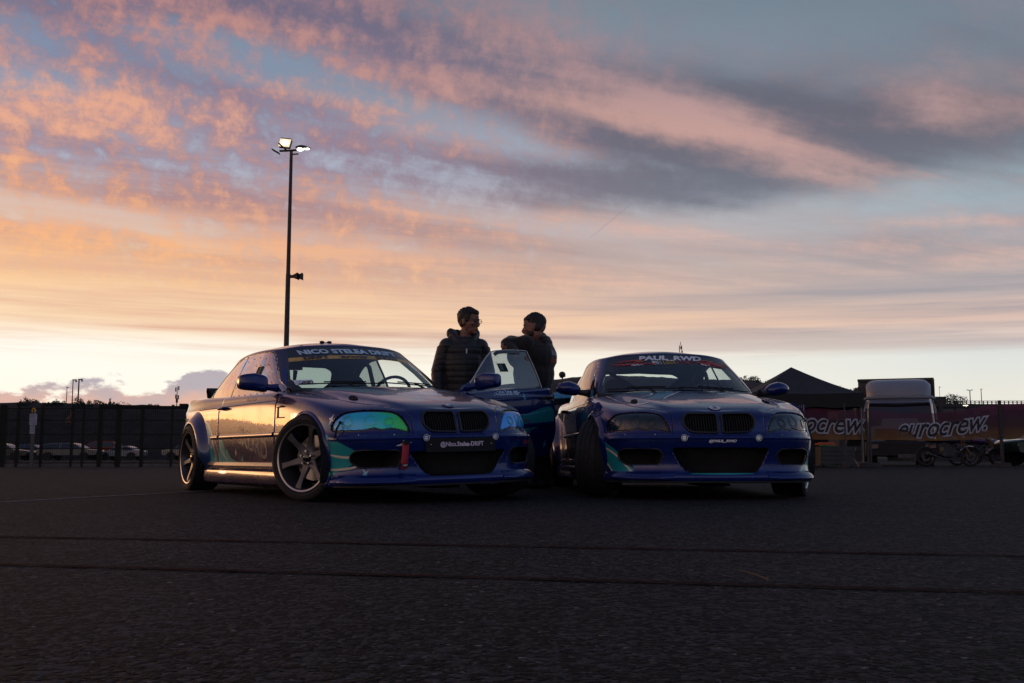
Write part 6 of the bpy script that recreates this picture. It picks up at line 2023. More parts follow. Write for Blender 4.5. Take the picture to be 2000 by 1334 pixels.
def build_truck():
    Y = 34; cx = at(1757, 850, Y).x
    k = lambda px: at(px, 850, Y).x - cx
    z = lambda py: at(1757, py, Y).z
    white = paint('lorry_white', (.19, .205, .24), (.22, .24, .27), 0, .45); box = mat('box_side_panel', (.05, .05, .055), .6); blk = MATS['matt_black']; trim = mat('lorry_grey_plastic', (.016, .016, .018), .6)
    gl = mat('lorry_windscreen', (.010, .011, .014), .08, coat=1)
    root = empty('lorry', (cx, Y, 0), R(-19), 'white box lorry with a roof air deflector parked facing the camera behind the banner', 'lorry')
    hw = (k(1828) - k(1684)) / 2; c0 = (k(1828) + k(1684)) / 2
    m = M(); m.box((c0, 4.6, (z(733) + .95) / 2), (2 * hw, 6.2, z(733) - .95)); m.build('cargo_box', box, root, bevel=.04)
    m = M(); m.box((c0, 1.46, z(736)), (2 * hw + .03, .10, .10)); m.box((c0 + hw - .02, 1.44, z(760)), (.10, .08, z(736) - z(784))); m.build('box_edge', MATS['dark_painted_metal'], root, bevel=.01)
    # cab
    w1, w0 = (k(1823) - k(1696)) / 2, (k(1828) - k(1690)) / 2; cc = (k(1823) + k(1696)) / 2
    zr = z(779); m = M(); L = []
    for zz, y, w, in_ in ((.62, -.05, w1 * .98, .05), (1.0, -.08, w1, .05), (z(838), -.06, w1, .06), (z(832), -.02, w1, .06), (z(790), .26, w1 * .97, .08), (zr, .36, w1 * .95, .10), (zr + .06, .62, w1 * .90, .12)):
        L.append([(cc - w, 1.5, zz), (cc - w, y + .25, zz), (cc - w + in_, y + .06, zz), (cc - w * .5, y, zz), (cc + w * .5, y, zz), (cc + w - in_, y + .06, zz), (cc + w, y + .25, zz), (cc + w, 1.5, zz)])
    m.grid(L); m.build('cab', white, root, sharp=50)
    m = M(); m.box((cc, .95, zr + .03), (2 * w1 * .9, 1.1, .05)); m.build('cab_roof', white, root, bevel=.02)
    m = M(); m.add([(cc - w1 * .90, .018, z(831)), (cc + w1 * .90, .018, z(831)), (cc + w1 * .88, .285, z(786)), (cc - w1 * .88, .285, z(786))], [(0, 1, 2, 3)])
    m.build('windscreen', gl, root, solid=.02, smooth=False)
    m = M(); m.tube([(cc - w1 * 1.0, .12, z(779)), (cc - w1 * .92, -.02, z(776.5)), (cc, -.10, z(775.5)), (cc + w1 * .92, -.02, z(776.5)), (cc + w1 * 1.0, .12, z(779))], [.05, .06, .055, .06, .05], 8); m.build('sun_visor', white, root)
    for sx in (-1, 1):
        m = M(); m.tube([(cc + sx * w1 * .95, .24, z(783)), (cc + sx * w1 * 1.02, .10, z(800)), (cc + sx * w1 * 1.05, -.02, z(822))], .035, 8); m.build('pillar_trim', white, root)
    # deflector
    m = M(); L = []; zt, zb = z(736), z(771)
    for t in np.linspace(0, 1, 12):
        ww = w1 * (.80 + .14 * math.sin(math.pi * (1 - t) * .5) ** .6) * (1.06 - .10 * abs(t - .6)); y = .30 + 1.05 * t ** 1.6; zz = zb + (zt - zb) * math.sin(t * math.pi / 2) ** .8
        L.append([(cc - ww, 1.4, zz - .05)] + [(cc + ww * math.copysign(abs(q) ** .55, q), y + .32 * abs(q) ** 3, zz - .07 * abs(q) ** 8) for q in np.linspace(-1, 1, 15)] + [(cc + ww, 1.4, zz - .05)])
    m.grid(L); m.build('air_deflector', white, root)
    # front below the glass
    m = M(); m.box((cc, -.11, z(846)), (w1 * 1.5, .05, .30)); g = m.build('grille', trim, root, bevel=.02)
    for q in range(4): m = M(); m.box((cc, -.145, z(840 + q * 4.2)), (w1 * 1.4, .02, .022)); m.build('grille_bar', MATS['dark_painted_metal'], g, smooth=False)
    m = M(); m.box((cc, -.16, z(877)), (2 * w1 + .12, .34, .52)); m.build('bumper', trim, root, bevel=.05)
    for sx in (-1, 1):
        m = M(); m.box((cc + sx * w1 * .82, -.33, z(872)), (.34, .05, .18)); m.build('headlight', mat('lorry_lamp', (.02, .02, .022), .15, coat=.4), root, bevel=.02)
        m = M(); m.box((cc + sx * (w1 + .17), .05, z(772 if sx < 0 else 800)), (.13, .10, .62)); mo = m.build('wing_mirror', trim, root, bevel=.02)
        m = M(); m.tube([(cc + sx * w1, .2, z(786)), (cc + sx * (w1 + .17), .05, z(786))], .02, 6); m.build('mirror_arm', trim, mo)
        wl = M(); wl.lathe([(.0, -.02), (.18, -.02), (.22, -.05), (.40, -.05), (.44, -.02), (.44, .22), (0, .22)], 24, 'X', (cc + sx * (w1 - .20) - .10, .75, .44)); wl.build('wheel', MATS['tyre_rubber'], root)
        wl = M(); wl.lathe([(.0, -.02), (.22, -.05), (.44, -.05), (.46, -.02), (.46, .30), (0, .30)], 24, 'X', (c0 + sx * (hw - .30) - .15, 5.6, .46)); wl.build('wheel', MATS['tyre_rubber'], root)
    m = M(); m.box((cc, 2.5, .80), (1.0, 5.5, .25)); m.box((cc + .1, .2, .34), (1.2, .1, .10)); m.build('chassis', blk, root, smooth=False)
    m = M(); m.tube([(k(1680) , 1.0, .9), (k(1680), 1.0, z(757)), (k(1681), 1.0, z(752))], [.085, .085, .05], 10); m.build('exhaust_stack', trim, root)
    p0, p1 = k(1752), k(1789); m = M(); m.box(((p0 + p1) / 2, -.345, z(890.5)), (p1 - p0, .012, .115)); pl = m.build('number_plate', mat('plate_dull_white', (.13, .13, .15), .6), root, smooth=False)
    vs, fs = text_mesh('7624 NLL', .115, bold=.002, sx=.98); me = bpy.data.meshes.new('lettering'); me.from_pydata([((p0 + p1) / 2 + a, -.354, z(890.5) + b) for a, b in vs], [], fs); me.materials.append(MATS['dark_vinyl']); o = bpy.data.objects.new('lettering', me); COL.objects.link(o); o.parent = pl
    # crate strips glinting behind the lorry foot
    m = M(); m.box((cx + .15, Y + 5.0, .06), (1.8, .1, .09)); tag(m.build('loading_plank', mat('pale_plank', (.22, .21, .20), .7), smooth=False), 'pale plank lying on the ground under the lorry', 'plank')


def build_motorbikes():
    blk = MATS['matt_black']; rub = MATS['tyre_rubber']; al = mat('bike_alloy', (.07, .07, .075), .4, .7)
    def bike(px_front, Y, face, col, label, hub=.30, scale=1.0):
        root = empty('motorcycle', (at(px_front, 897, Y).x, Y, 0), 0 if face > 0 else math.pi, label, 'motorcycle', 'motorcycles behind the banners')
        if scale != 1: root.scale = (scale,) * 3
        for x in (0, -1.38):
            w = M(); w.lathe([(.235, -.045), (.27, -.055), (.305, -.035), (.312, 0), (.305, .035), (.27, .055), (.235, .045)], 36, 'Y', (x, 0, .312)); wo = w.build('wheel', rub, root)
            r = M(); r.lathe([(.222, -.028), (.238, -.034), (.24, .034), (.222, .028)], 36, 'Y', (x, 0, .312), closed=True)
            for k in range(6):
                a = k * math.pi / 3; r.tube([(x, 0, .312), (x + .228 * math.cos(a), 0, .312 + .228 * math.sin(a))], .010, 5)
            r.build('rim', al, wo); dsk = M(); dsk.lathe([(.08, -.05), (.145, -.05), (.145, -.045), (.08, -.045)], 24, 'Y', (x, 0, .312), closed=True); dsk.build('brake_disc', al, wo)
        f = M(); f.tube([(0, -.09, .312), (-.30, -.09, .92)], [.022, .028], 8); f.tube([(0, .09, .312), (-.30, .09, .92)], [.022, .028], 8); f.build('fork', mat('fork_gold', (.25, .13, .06), .4, .6), root)
        h = M(); h.tube([(-.42, -.36, 1.02), (-.34, -.16, 1.03), (-.32, 0, .98), (-.34, .16, 1.03), (-.42, .36, 1.02)], .014, 6); h.build('handlebar', blk, root)
        m = M(); L = []
        for k in range(9):
            a = R(25 + 15 * k); L.append([(.335 * math.cos(a), y, .312 + .335 * math.sin(a) - abs(y) * .25) for y in (-.075, -.05, 0, .05, .075)])
        m.grid(L); m.build('mudguard', col, root, solid=.006)
        t = M(); t.ell((-.62, 0, .84), (.27, .14, .13), 18, 12, rot=Matrix.Rotation(R(8), 3, 'Y')); t.build('fuel_tank', col, root)
        s_ = M(); s_.ell((-1.08, 0, .80), (.30, .12, .055), 14, 8); s_.ell((-1.32, 0, .86), (.20, .09, .06), 14, 8, rot=Matrix.Rotation(R(12), 3, 'Y')); s_.build('seat', blk, root)
        e = M(); e.box((-.68, 0, .46), (.36, .28, .30)); e.cyl((-.62, -.16, .46), (-.62, .16, .46), .13, 14); e.cyl((-.82, -.15, .40), (-.82, .15, .40), .10, 12); e.tube([(-.60, 0, .60), (-.42, 0, .68)], .08, 8); e.build('engine', mat('engine_grey', (.06, .06, .065), .45, .6), root, bevel=.01)
        fr = M(); fr.tube([(-.34, 0, .88), (-.50, 0, .60), (-.62, 0, .28), (-.92, 0, .30), (-1.02, 0, .70), (-.34, 0, .90)], .024, 6); fr.tube([(-.95, .1, .38), (-1.38, .1, .312)], .022, 6); fr.tube([(-.95, -.1, .38), (-1.38, -.1, .312)], .022, 6); fr.build('frame', blk, root)
        x = M(); x.tube([(-.52, -.1, .35), (-.62, -.14, .22), (-.95, -.16, .26), (-1.40, -.18, .42)], [.02, .025, .03, .05], 8); x.build('exhaust', al, root)
        hl = M(); hl.ell((-.20, 0, .88), (.07, .08, .09), 12, 8); hl.build('headlight', mat('bike_lamp', (.3, .3, .32), .1, coat=1), root)
        return root
    blue = paint('bike_blue', (.01, .05, .16), (.015, .07, .2), .3, .3); pur = paint('bike_purple', (.07, .02, .10), (.09, .03, .12), .3, .3); wh = mat('bike_white', (.14, .145, .16), .4)
    bike(1894.5, 31.5, 1, blue, 'black motorcycle with a blue front mudguard under the right banner')
    bike(1948, 34.5, 1, pur, 'purple motorcycle behind the blue one, nearer the right post', 1.0)
    bike(1975, 37.5, 1, wh, 'pale motorcycle half hidden behind the purple one by the post')
    # dark green car at the right edge
    grn = paint('dark_green_lacquer', (.008, .03, .022), (.01, .04, .03), .3, .3)
    simple_car(1964, 2190, 826, 33.5, -1, grn, 'dark green car cut by the right edge of the picture, headlight at its left', 'hatch')
    simple_car(1500, 1610, 862, 42, -1, paint('pale_blue_lacquer', (.2, .27, .33), (.24, .3, .36), .3, .3), 'pale blue car glimpsed between the right coupe and the tool chest', 'hatch')


def build_third_car():
    """the car parked side-on behind the two coupes: only its tail shows"""
    gp_ = paint('olive_grey_lacquer', (.06, .065, .05), (.08, .08, .06), .2, .35); sky_ = MATS['pale_blue_wing'] if 'pale_blue_wing' in MATS else paint('pale_blue_wing', (.04, .22, .40), (.05, .28, .48), .2, .25)
    Y = 13.5; x1 = at(1158, 850, Y).x
    root = empty('rally_car', (x1, Y, 0), R(3), 'grey-green car with a blue rear wing behind the open door, mostly hidden', 'car')
    m = M(); L = []
    for x in np.linspace(0, 1, 18):
        X_ = -x * 4.1; hgt = np.interp(x, [0, .03, .12, .20, .30, .75, .92, 1], [.55, .80, .90, .95, .97, .90, .80, .55]); w = .84 - .14 * abs(2 * x - 1) ** 4
        L.append([(X_, -w * .92, .16), (X_, -w, .30), (X_, -w, .55), (X_, -w * .97, hgt * .82), (X_, -w * .85, hgt), (X_, 0, hgt + .02), (X_, w * .85, hgt), (X_, w * .97, hgt * .82), (X_, w, .55), (X_, w, .30), (X_, w * .92, .16)])
    m.grid(L); m.build('body', gp_, root)
    m = M(); L = []
    for x in np.linspace(.24, .70, 12):
        X_ = -x * 4.1; zt = np.interp(x, [.24, .36, .46, .55, .70], [.97, 1.10, 1.14, 1.12, .93]); L.append([(X_, -.74, .90), (X_, -.56, zt), (X_, 0, zt + .02), (X_, .56, zt), (X_, .74, .90)])
    m.grid(L); m.build('cabin', MATS['car_glass'] if 'car_glass' in MATS else MATS['gloss_black_trim'], root)
    m = M(); L = []
    for y in np.linspace(-.78, .78, 9): L.append([(-.02, y, 1.135), (.10, y, 1.16), (.18, y, 1.135), (.10, y, 1.115), (-.02, y, 1.125)])
    # blade lies across the tail and is seen a little from below
    m = M(); L = []
    for t in np.linspace(0, 1, 10):
        X_ = -.62 + .80 * t; L.append([(X_, -.80, 1.05 + .05 * t), (X_, -.70, 1.12 + .05 * t), (X_, 0, 1.13 + .05 * t), (X_, .70, 1.12 + .05 * t), (X_, .80, 1.05 + .05 * t)])
    m.grid(L); m.build('rear_wing', sky_, root, solid=.03)
    for sy in (-.5, .5): m = M(); m.box((-.25, sy, 1.02), (.12, .02, .2)); m.build('wing_strut', MATS['matt_black'], root)
    m = M(); m.box((-.06, -.72, .74), (.05, .22, .10)); m.build('tail_light', mat('amber_lens', (.55, .20, .03), .2, coat=1), root)
    m = M(); m.box((-.35, -.86, .86), (.5, .06, .05)); m.build('side_trim', MATS['matt_black'], root)
    for x in (-.75, -3.3):
        for sy in (-1, 1):
            w = M(); w.lathe([(.0, -.02), (.2, -.02), (.22, -.05), (.29, -.05), (.31, 0), (.31, .15), (0, .15)], 24, 'Y', (x, sy * .75 - .07, .31)); w.build('wheel', MATS['tyre_rubber'], root)


# ------------------------------------------------------------------ people
class Flesh(M):
    """tapered limbs and rounded masses that are fused into one continuous surface"""
    def limb(s, pts, rs):
        pts = [Vector(p) for p in pts]
        for (a, ra), (b, rb) in zip(list(zip(pts, rs))[:-1], list(zip(pts, rs))[1:]):
            n = 5
            for k in range(n + 1):
                t = k / n; s.ell(a + (b - a) * t, (ra + (rb - ra) * t,) * 3, 12, 8)
            s.tube([a, b], [ra, rb], 12)
        return s

    def fuse(s, name, mt, parent, voxel=.009, smooth=4, loc=None):
        o = s.build(name, mt, None, smooth=True)
        md = o.modifiers.new('r', 'REMESH'); md.mode = 'VOXEL'; md.voxel_size = voxel; md.use_smooth_shade = True
        if smooth: m2 = o.modifiers.new('s', 'SMOOTH'); m2.iterations = smooth; m2.factor = .5
        dg = bpy.context.evaluated_depsgraph_get(); me = bpy.data.meshes.new_from_object(o.evaluated_get(dg))
        me.name = name; old = o.data; o.modifiers.clear(); o.data = me; bpy.data.meshes.remove(old)
        for p in me.polygons: p.use_smooth = True
        if parent: o.parent = parent
        return o


def rz(v, a, c=(0, 0, 0)):
    v = Vector(v) - Vector(c); return Matrix.Rotation(a, 3, 'Z') @ v + Vector(c)


def head(f, c, yaw, pitch=0.0, s=1.0, beard=False):
    """c = centre of the skull; face towards +X turned by yaw"""
    T = Matrix.Rotation(yaw, 3, 'Z') @ Matrix.Rotation(pitch, 3, 'Y'); c = Vector(c)
    P = lambda x, y, z: c + T @ Vector((x * s, y * s, z * s))
    E_ = lambda p, r, n=14, m=10: f.ell(P(*p), tuple(q * s for q in r), n, m, rot=T)
    E_((-.010, 0, .015), (.098, .076, .098)); E_((.020, 0, -.025), (.072, .066, .080)); E_((.040, 0, -.072), (.048, .050, .044))      # skull, face, jaw
    E_((.072, 0, -.098), (.022, .026, .018)); E_((.048, 0, .042), (.048, .060, .040))                                               # chin, brow
    f.tube([P(.088, 0, .012), P(.104, 0, -.016), P(.114, 0, -.034)], [.009 * s, .013 * s, .014 * s], 8); E_((.104, 0, -.040), (.014, .018, .010))
    E_((.090, 0, -.064), (.014, .026, .008)); E_((.088, 0, -.076), (.014, .022, .009))                                             # lips
    for sy in (-1, 1):
        E_((.082, sy * .031, .020), (.016, .024, .007)); E_((.068, sy * .043, -.022), (.022, .022, .018)); E_((-.004, sy * .077, -.012), (.016, .010, .032))   # brow ridge, cheek, ear
        E_((.076, sy * .031, .004), (.012, .014, .010))
    return P, T


def hand(f, wrist, dirv, side, palm_n, curl=.5, s=1.0):
    """palm and five separate bent fingers"""
    w = Vector(wrist); d = Vector(dirv).normalized(); n = Vector(palm_n).normalized(); n = (n - d * n.dot(d)).normalized(); l = d.cross(n) * side
    f.limb([w, w + d * .045 * s], [.026 * s, .030 * s])
    for q in (-.026, -.008, .010, .027): f.limb([w + d * .02 * s + l * q * .6 * s, w + d * .085 * s + l * q * s], [.014 * s, .0125 * s])
    for q, L in ((-.028, .058), (-.009, .070), (.010, .076), (.028, .066)):
        p = w + d * .088 * s + l * q * s; a = curl * .9; pts = [p]
        for k, seg in enumerate((.42, .32, .26)):
            a += curl * (.3 + .5 * k); v = d * math.cos(a) + n * math.sin(a); pts.append(pts[-1] + v * L * seg * s)
        f.limb(pts, [.0098 * s, .0092 * s, .0086 * s, .0075 * s])
    t0 = w + d * .030 * s + l * .030 * s
    f.limb([t0, t0 + (l * .9 + d * .6 + n * .3).normalized() * .036 * s, t0 + (l * .55 + d * 1.0 + n * .6).normalized() * .066 * s], [.013 * s, .0115 * s, .009 * s])


def quilted(name, col):
    m = mat(name, col, .5, bump=(45, .25, .004), sheen=.2, var=(20, .3)); nt = m.node_tree; b = nt.nodes['Principled BSDF']
    tc = nt.nodes.new('ShaderNodeTexCoord'); sp = nt.nodes.new('ShaderNodeSeparateXYZ'); nt.links.new(tc.outputs['Object'], sp.inputs[0])
    z = (S(nt, sp.outputs[2]) * (math.pi / .062)).m('SINE').m('ABSOLUTE').m('POWER', .5)
    y = (S(nt, sp.outputs[1]) * (math.pi / .11)).m('SINE').m('ABSOLUTE').m('POWER', .4)
    bn = nt.nodes.new('ShaderNodeBump'); bn.inputs['Strength'].default_value = .7; bn.inputs['Distance'].default_value = .006
    nt.links.new((z + y * .4 + noise(nt, tc.outputs['Object'], 30, 3, .6) * .5).v, bn.inputs['Height']); nt.links.new(bn.outputs[0], b.inputs['Normal'])
    return m


def build_people():
    skin = mat('skin', (.22, .105, .075), .5, var=(12, .15)); hairm = mat('dark_hair', (.008, .006, .0055), .6, bump=(90, .6, .004), var=(40, .4))
    jac = quilted('black_puffer_nylon', (.007, .007, .008)); jeans = mat('dark_trousers', (.014, .015, .02), .85)
    shoe = mat('dark_shoe', (.014, .013, .013), .6); hood_m = mat('black_hoodie_fleece', (.006, .006, .007), .9, bump=(60, .5, .004), sheen=.3, var=(18, .3)); tee = mat('pale_grey_lining', (.42, .44, .50), .8)
    specs = mat('spectacle_frame', (.01, .01, .012), .3)
    # ---- person at the left: quilted jacket, glasses, looking to the right
    def P1():
        o_ = Vector((at(905, 800, 10.35).x, 10.35, 0)); yaw = R(-78)
        f = Flesh(); S_ = 1.03
        hips = .93 * S_; sh = 1.46 * S_
        # local: +X forward, +Y left
        for sy in (-1, 1):
            f.limb([(0, sy * .095, hips), (.02, sy * .115, .50), (-.01, sy * .125, .09)], [.080, .055, .040]); f.limb([(-.04, sy * .125, .045), (.13, sy * .145, .035)], [.038, .032])
            f.limb([(0, sy * .185, sh - .03), (-.02, sy * .245, 1.18), (.06, sy * .25, .93)], [.050, .040, .030]); hand(f, (.07, sy * .25, .92), (.12, 0, -1), -sy, (0, -sy, 0), .35)
        f.ell((0, 0, 1.0), (.11, .15, .14)); f.ell((0, 0, 1.25), (.11, .16, .25)); f.limb([(0, -.14, sh - .02), (0, .14, sh - .02)], [.06, .06])
        f.limb([(-.01, 0, sh - .02), (.02, .03, sh + .12)], [.066, .060])
        hy = R(48); hc = Vector((.035, .045, 1.708))
        P, T = head(f, hc, hy, R(5), 1.14)
        b = f.fuse('person', skin, None, .0062, 3); b.location = o_; b.rotation_euler = (0, 0, yaw)
        tag(b, 'man in a black quilted jacket and glasses standing behind the left car', 'person')
        # hair
        h = Flesh()
        for x, y, z, r in ((-.02, 0, .045, (.098, .082, .080)), (-.050, 0, .022, (.060, .076, .074)), (.030, 0, .083, (.066, .064, .034)), (.060, 0, .075, (.034, .050, .026))): h.ell(P(x, y, z), tuple(q * 1.15 for q in r), 14, 10, rot=T)
        for sy in (-1, 1): h.ell(P(.010, sy * .066, .030), (.050, .017, .054), 12, 8, rot=T); h.ell(P(-.03, sy * .064, -.020), (.028, .014, .04), 12, 8, rot=T)
        rr_ = random.Random(4)
        for k in range(150):
            a = rr_.uniform(-2.7, 2.7); e_ = rr_.uniform(.25, 1.45); q = Vector((-.012 + .100 * math.cos(a) * math.cos(e_), .078 * math.sin(a) * math.cos(e_), .030 + .092 * math.sin(e_)))
            if q.x > .05 and q.z < .085: continue
            h.ell(P(q.x * 1.09, q.y * 1.09, q.z * 1.09), (.0075, .007, .0075), 6, 5)
        h.fuse('hair', hairm, b, .0055, 1)
        g = M()
        for sy in (-1, 1):
            ring = [P(.104, sy * (.034 + .026 * math.cos(a)), .004 + .017 * math.sin(a)) for a in np.linspace(0, 2 * math.pi, 17)[:-1]]
            g.tube(ring, .0028, 5, closed=True); g.tube([P(.104, sy * .060, .008), P(.04, sy * .080, .006), P(-.01, sy * .082, .002)], .0026, 5)
        g.tube([P(.104, -.010, .010), P(.110, 0, .012), P(.104, .010, .010)], .0024, 5); g.build('glasses', specs, b)
        for sy in (-1, 1): e = M(); e.ell(P(.083, sy * .031, .003), (.010, .012, .008), 10, 8, rot=T); e.build('eye', mat('eye', (.05, .04, .04), .2), b)
        # jacket
        j = Flesh()
        def quilt(c0, c1, r0, r1, rr, n, amp=.010):
            c0, c1 = Vector(c0), Vector(c1); t = (c1 - c0).normalized()
            for k in range(n):
                a = (k + .5) / n; rad = r0 + (r1 - r0) * a
                j.ell(c0 + (c1 - c0) * a, (rad * rr[0] + amp, rad * rr[1] + amp, (c1 - c0).length / n * .95), 18, 8, rot=t.to_track_quat('Z', 'Y').to_matrix() if abs(t.z) < .98 else None)
            j.tube([c0 + (c1 - c0) * k / 8 for k in range(9)], [(r0 + (r1 - r0) * k / 8) * min(rr) for k in range(9)], 14)
        j.ell((0, 0, .98), (.150, .212, .20), 18, 12); j.ell((0, 0, 1.26), (.148, .215, .24), 18, 12); j.ell((0, 0, .88), (.145, .205, .10), 18, 12)
        j.ell((0, 0, 1.40), (.135, .225, .14)); j.ell((0, 0, 1.15), (.146, .205, .34))
        for sy in (-1, 1):
            j.ell((0, sy * .175, 1.45), (.095, .085, .085), 14, 10); quilt((0, sy * .20, 1.43), (-.02, sy * .268, 1.17), .078, .072, (1, 1), 6, .002); quilt((-.02, sy * .268, 1.17), (.06, sy * .262, .90), .070, .058, (1, 1), 6, .002)
        # hood lying round the neck
        for k in range(17):
            a = math.pi * (.0 + 2.0 * k / 16); x = -.035 + .095 * math.cos(a); y = .132 * math.sin(a); z = 1.54 + (.045 if math.cos(a) < .2 else -.015 - .03 * math.cos(a))
            j.ell((x, y, z), (.046, .046, .058), 12, 8)
        for sy in (-1, 1): j.limb([(-.02, sy * .12, 1.58), (.05, sy * .085, 1.52), (.095, sy * .03, 1.45)], [.042, .038, .030])
        jo = j.fuse('jacket', jac, b, .0085, 2)
        z_ = M(); z_.box((.158, .004, 1.385), (.008, .012, .050)); z_.build('zip_pull', mat('zip_metal', (.35, .35, .36), .3, .8), jo); z_ = M(); z_.tube([(.156, 0, .84), (.160, 0, 1.15), (.150, 0, 1.42)], .004, 6); z_.build('zip', mat('black_zip', (.006, .006, .006), .5), jo)
        t = Flesh()
        for sy in (-1, 1): t.limb([(0, sy * .095, .90), (.02, sy * .115, .50), (-.01, sy * .125, .10)], [.105, .080, .070])
        t.ell((0, 0, .92), (.125, .175, .11)); t.fuse('trousers', jeans, b, .012, 3)
        for sy in (-1, 1): q = Flesh(); q.limb([(-.05, sy * .125, .055), (.05, sy * .135, .05), (.16, sy * .15, .038)], [.050, .048, .036]); q.fuse('shoe', shoe, b, .010, 2)
    P1()

    # ---- person at the right: leans on the open door with folded arms, back to the camera
    def P2():
        o_ = Vector((at(1052, 800, 10.0).x, 10.0, 0)); yaw = R(158)
        W = lambda px, py, Y: rz(at(px, py, Y) - o_, -yaw)           # photo position -> body coordinates
        f = Flesh()
        for sy in (-1, 1):
            f.limb([(-.02, sy * .095, .93), (.03, sy * .11, .50), (-.03, sy * .12, .09)], [.085, .058, .042]); f.limb([(-.06, sy * .12, .045), (.11, sy * .14, .035)], [.038, .032])
        hc0 = W(1044, 638, 9.93)
        f.ell((0, 0, 1.0), (.12, .16, .14)); f.limb([(0, 0, 1.05), (.06, 0, 1.36)], [.13, .13]); f.limb([(.07, -.14, 1.40), (.07, .14, 1.40)], [.065, .065]); f.limb([(.07, 0, 1.40), tuple(hc0 - Vector((0.02, 0, .07)))], [.070, .064])
        hc = W(1044, 638, 9.93); P, T = head(f, hc, R(8), R(6), 1.12)
        eL, hL = W(992, 672, 9.86), W(1010, 696, 9.70); eR, hR = W(998, 668, 10.12), W(985, 671, 9.86)
        shL, shR = Vector((.07, .19, 1.41)), Vector((.07, -.19, 1.41))
        f.limb([shL, eL, hL], [.055, .045, .032]); hand(f, hL, W(1030, 699, 9.70) - hL, 1, (0, 0, -1), .6, .9)
        f.limb([shR, eR, hR], [.055, .045, .032]); hand(f, hR, (hR - eR) * .6 + Vector((.0, .02, -.12)), -1, (-1, 0, -.2), .8)
        b = f.fuse('person', skin, None, .0064, 3); b.location = o_; b.rotation_euler = (0, 0, yaw)
        tag(b, 'bearded man in a black hoodie leaning with folded arms on the open door', 'person')
        h = Flesh()
        for x, y, z, r in ((-.018, 0, .040, (.099, .080, .080)), (-.045, 0, .020, (.062, .074, .074)), (.030, 0, .070, (.066, .062, .036))): h.ell(P(x, y, z), tuple(q * 1.10 for q in r), 14, 10, rot=T)
        for sy in (-1, 1): h.ell(P(-.035, sy * .058, -.012), (.045, .022, .045), 12, 8, rot=T)
        rr_ = random.Random(9)
        for k in range(150):
            a = rr_.uniform(-2.7, 2.7); e_ = rr_.uniform(.25, 1.45); q = Vector((-.012 + .100 * math.cos(a) * math.cos(e_), .078 * math.sin(a) * math.cos(e_), .030 + .092 * math.sin(e_)))
            if q.x > .05 and q.z < .085: continue
            h.ell(P(q.x * 1.04, q.y * 1.04, q.z * 1.04), (.0075, .007, .0075), 6, 5)
        h.fuse('hair', hairm, b, .0055, 1)
        bd = Flesh()
        for sy in (-1, 1): bd.ell(P(.030, sy * .052, -.060), (.045, .014, .034), 12, 8, rot=T)
        bd.ell(P(.072, 0, -.096), (.022, .030, .018), 12, 8, rot=T); bd.fuse('beard', hairm, b, .007, 2)
        for sy in (-1, 1): e = M(); e.ell(P(.083, sy * .031, .003), (.010, .012, .008), 10, 8, rot=T); e.build('eye', MATS['eye'], b)
        j = Flesh()
        j.limb([(.03, 0, .90), (.05, 0, 1.10), (.07, 0, 1.32)], [.165, .175, .175]); j.ell((.03, 0, .93), (.175, .205, .13)); j.ell((.05, 0, 1.14), (.205, .235, .27)); j.ell((.12, .03, 1.31), (.19, .23, .15)); j.ell((-.03, 0, 1.30), (.15, .22, .18)); j.ell((.05, 0, 1.34), (.15, .235, .17))
        for s_, e_, h_ in ((shL, eL, hL), (shR, eR, hR)):
            j.ell(s_, (.10, .09, .10)); j.limb([s_, s_ + (e_ - s_) * .5, e_], [.092, .078, .070]); j.limb([e_, e_ + (h_ - e_) * .86], [.068, .048])
            for k in range(6):
                t = .25 + .13 * k; q = s_ + (e_ - s_) * t; j.ell(q + Vector((0, 0, .012 + .05 * (1 - t))), (.022, .075, .035), 10, 8)
        # hood hanging on the back, ribbed collar
        for k in range(15):
            a = math.pi * 2 * k / 14; j.ell((.072 + .085 * math.cos(a), .105 * math.sin(a), 1.505 + (.010 if math.cos(a) < 0 else -.025)), (.036, .036, .042), 10, 8)
        for k in range(7):
            t = k / 6; j.ell((-.035 - .075 * math.sin(t * 2.6), 0, 1.52 - .20 * t), (.040 + .014 * math.sin(t * 9), .105 + .02 * math.sin(math.pi * t), .035), 14, 8)
        jo = j.fuse('hoodie', hood_m, b, .0088, 2)
        c = M(); c.tube([(.072 + .066 * math.cos(a), .074 * math.sin(a), 1.535 + .012 * math.cos(a + math.pi)) for a in np.linspace(0, 2 * math.pi, 19)[:-1]], .013, 8, closed=True); c.build('collar', tee, b)
        # print on the back
        bv = BVHTree.FromObject(jo, bpy.context.evaluated_depsgraph_get())
        for txt, z0, y0, m_, sz in (('Nico', 1.335, .035, tee, .080), ('Stelea', 1.262, .02, mat('red_print', (.42, .05, .03), .6), .074)):
            vs, fs = text_mesh(txt, sz, .2, .002); out = []
            for a, bb in vs:
                p, n, i, dd = bv.ray_cast(Vector((-1, -(a) + y0 * 0 - .0, z0 + bb)), Vector((1, 0, 0)))
                out.append(tuple((p or Vector((-.15, -a, z0 + bb))) + Vector((-.004, 0, 0))))
            me = bpy.data.meshes.new('back_print'); me.from_pydata(out, [], fs); me.materials.append(m_); o = bpy.data.objects.new('back_print', me); COL.objects.link(o); o.parent = jo
        t = Flesh()
        for sy in (-1, 1): t.limb([(-.02, sy * .095, .90), (.03, sy * .11, .50), (-.03, sy * .12, .10)], [.112, .085, .072])
        t.ell((-.01, 0, .90), (.135, .18, .11)); t.fuse('trousers', jeans, b, .012, 3)
        for sy in (-1, 1): q = Flesh(); q.limb([(-.07, sy * .12, .055), (.03, sy * .13, .05), (.14, sy * .145, .038)], [.050, .048, .036]); q.fuse('shoe', shoe, b, .010, 2)
    P2()


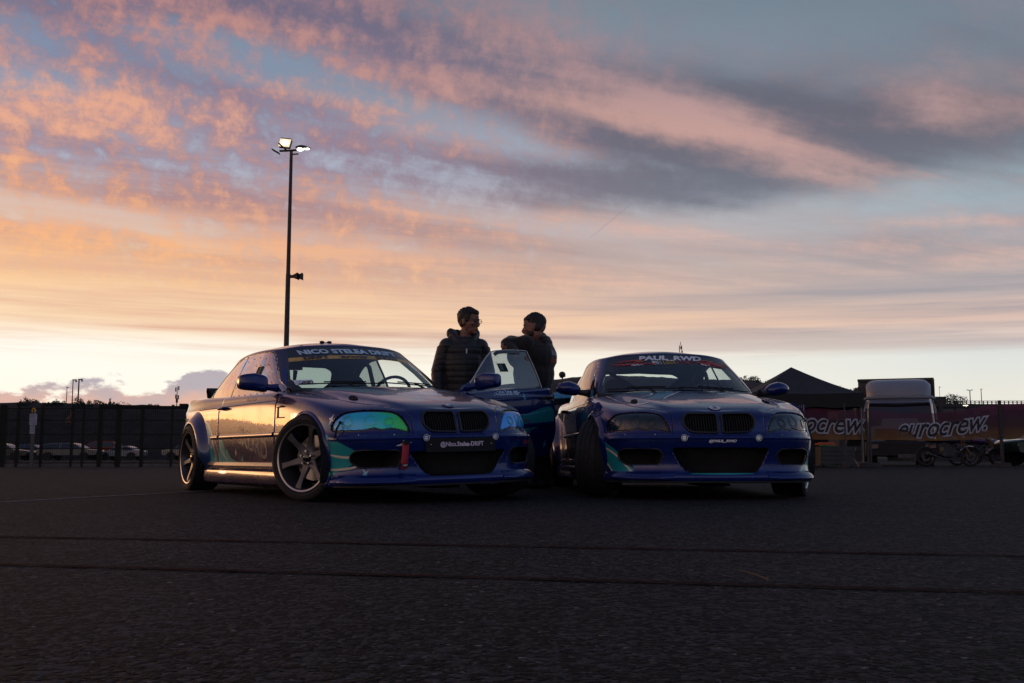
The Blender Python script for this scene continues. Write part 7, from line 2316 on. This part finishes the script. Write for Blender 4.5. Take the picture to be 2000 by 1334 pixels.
# ------------------------------------------------------------------ put it together
build_ground()
car1, car2, D = build_coupes()
build_background()
build_lamp_post()
build_fence()
build_parked_cars()
build_tent()
build_truck()
build_banner(1478, 1693, [(1478, 800), (1560, 794), (1600, 797), (1645, 801), (1693, 804)], [(1478, 858), (1693, 859)], 30.0, [('eurocrew.', 1598, .50, .80, .02)],
             'left printed banner reading eurocrew in front of the tent, purple over ochre', 1)
build_banner(1697, 1954, [(1697, 803), (1760, 807), (1830, 807), (1880, 801), (1925, 793), (1954, 791)], [(1697, 859), (1830, 861), (1954, 857)], 30.0, [('eurocrew.', 1838, .47, .80, .05)],
             'middle printed banner reading eurocrew in front of the white lorry', 2)
build_banner(1955, 2200, [(1955, 791), (2000, 788), (2200, 800)], [(1955, 857), (2200, 859)], 30.0, [('eurocrew.', 2092, .50, .80, .03)],
             'right printed banner cut by the picture edge, past the dark post', 3)
post_with_foot(1694.5, 798, 29.95, 'twin steel posts where two banners meet left of the lorry', .045, False, .56, True)
post_with_foot(1648.5, 788, 29.0, 'thin pale steel post in front of the left banner', .035, False, .14)
post_with_foot(1951.5, 782, 29.95, 'tall dark post with a foot block where the right banners meet', .075, True, .42)
build_motorbikes()
build_third_car()
if 'build_people' in globals(): build_people()
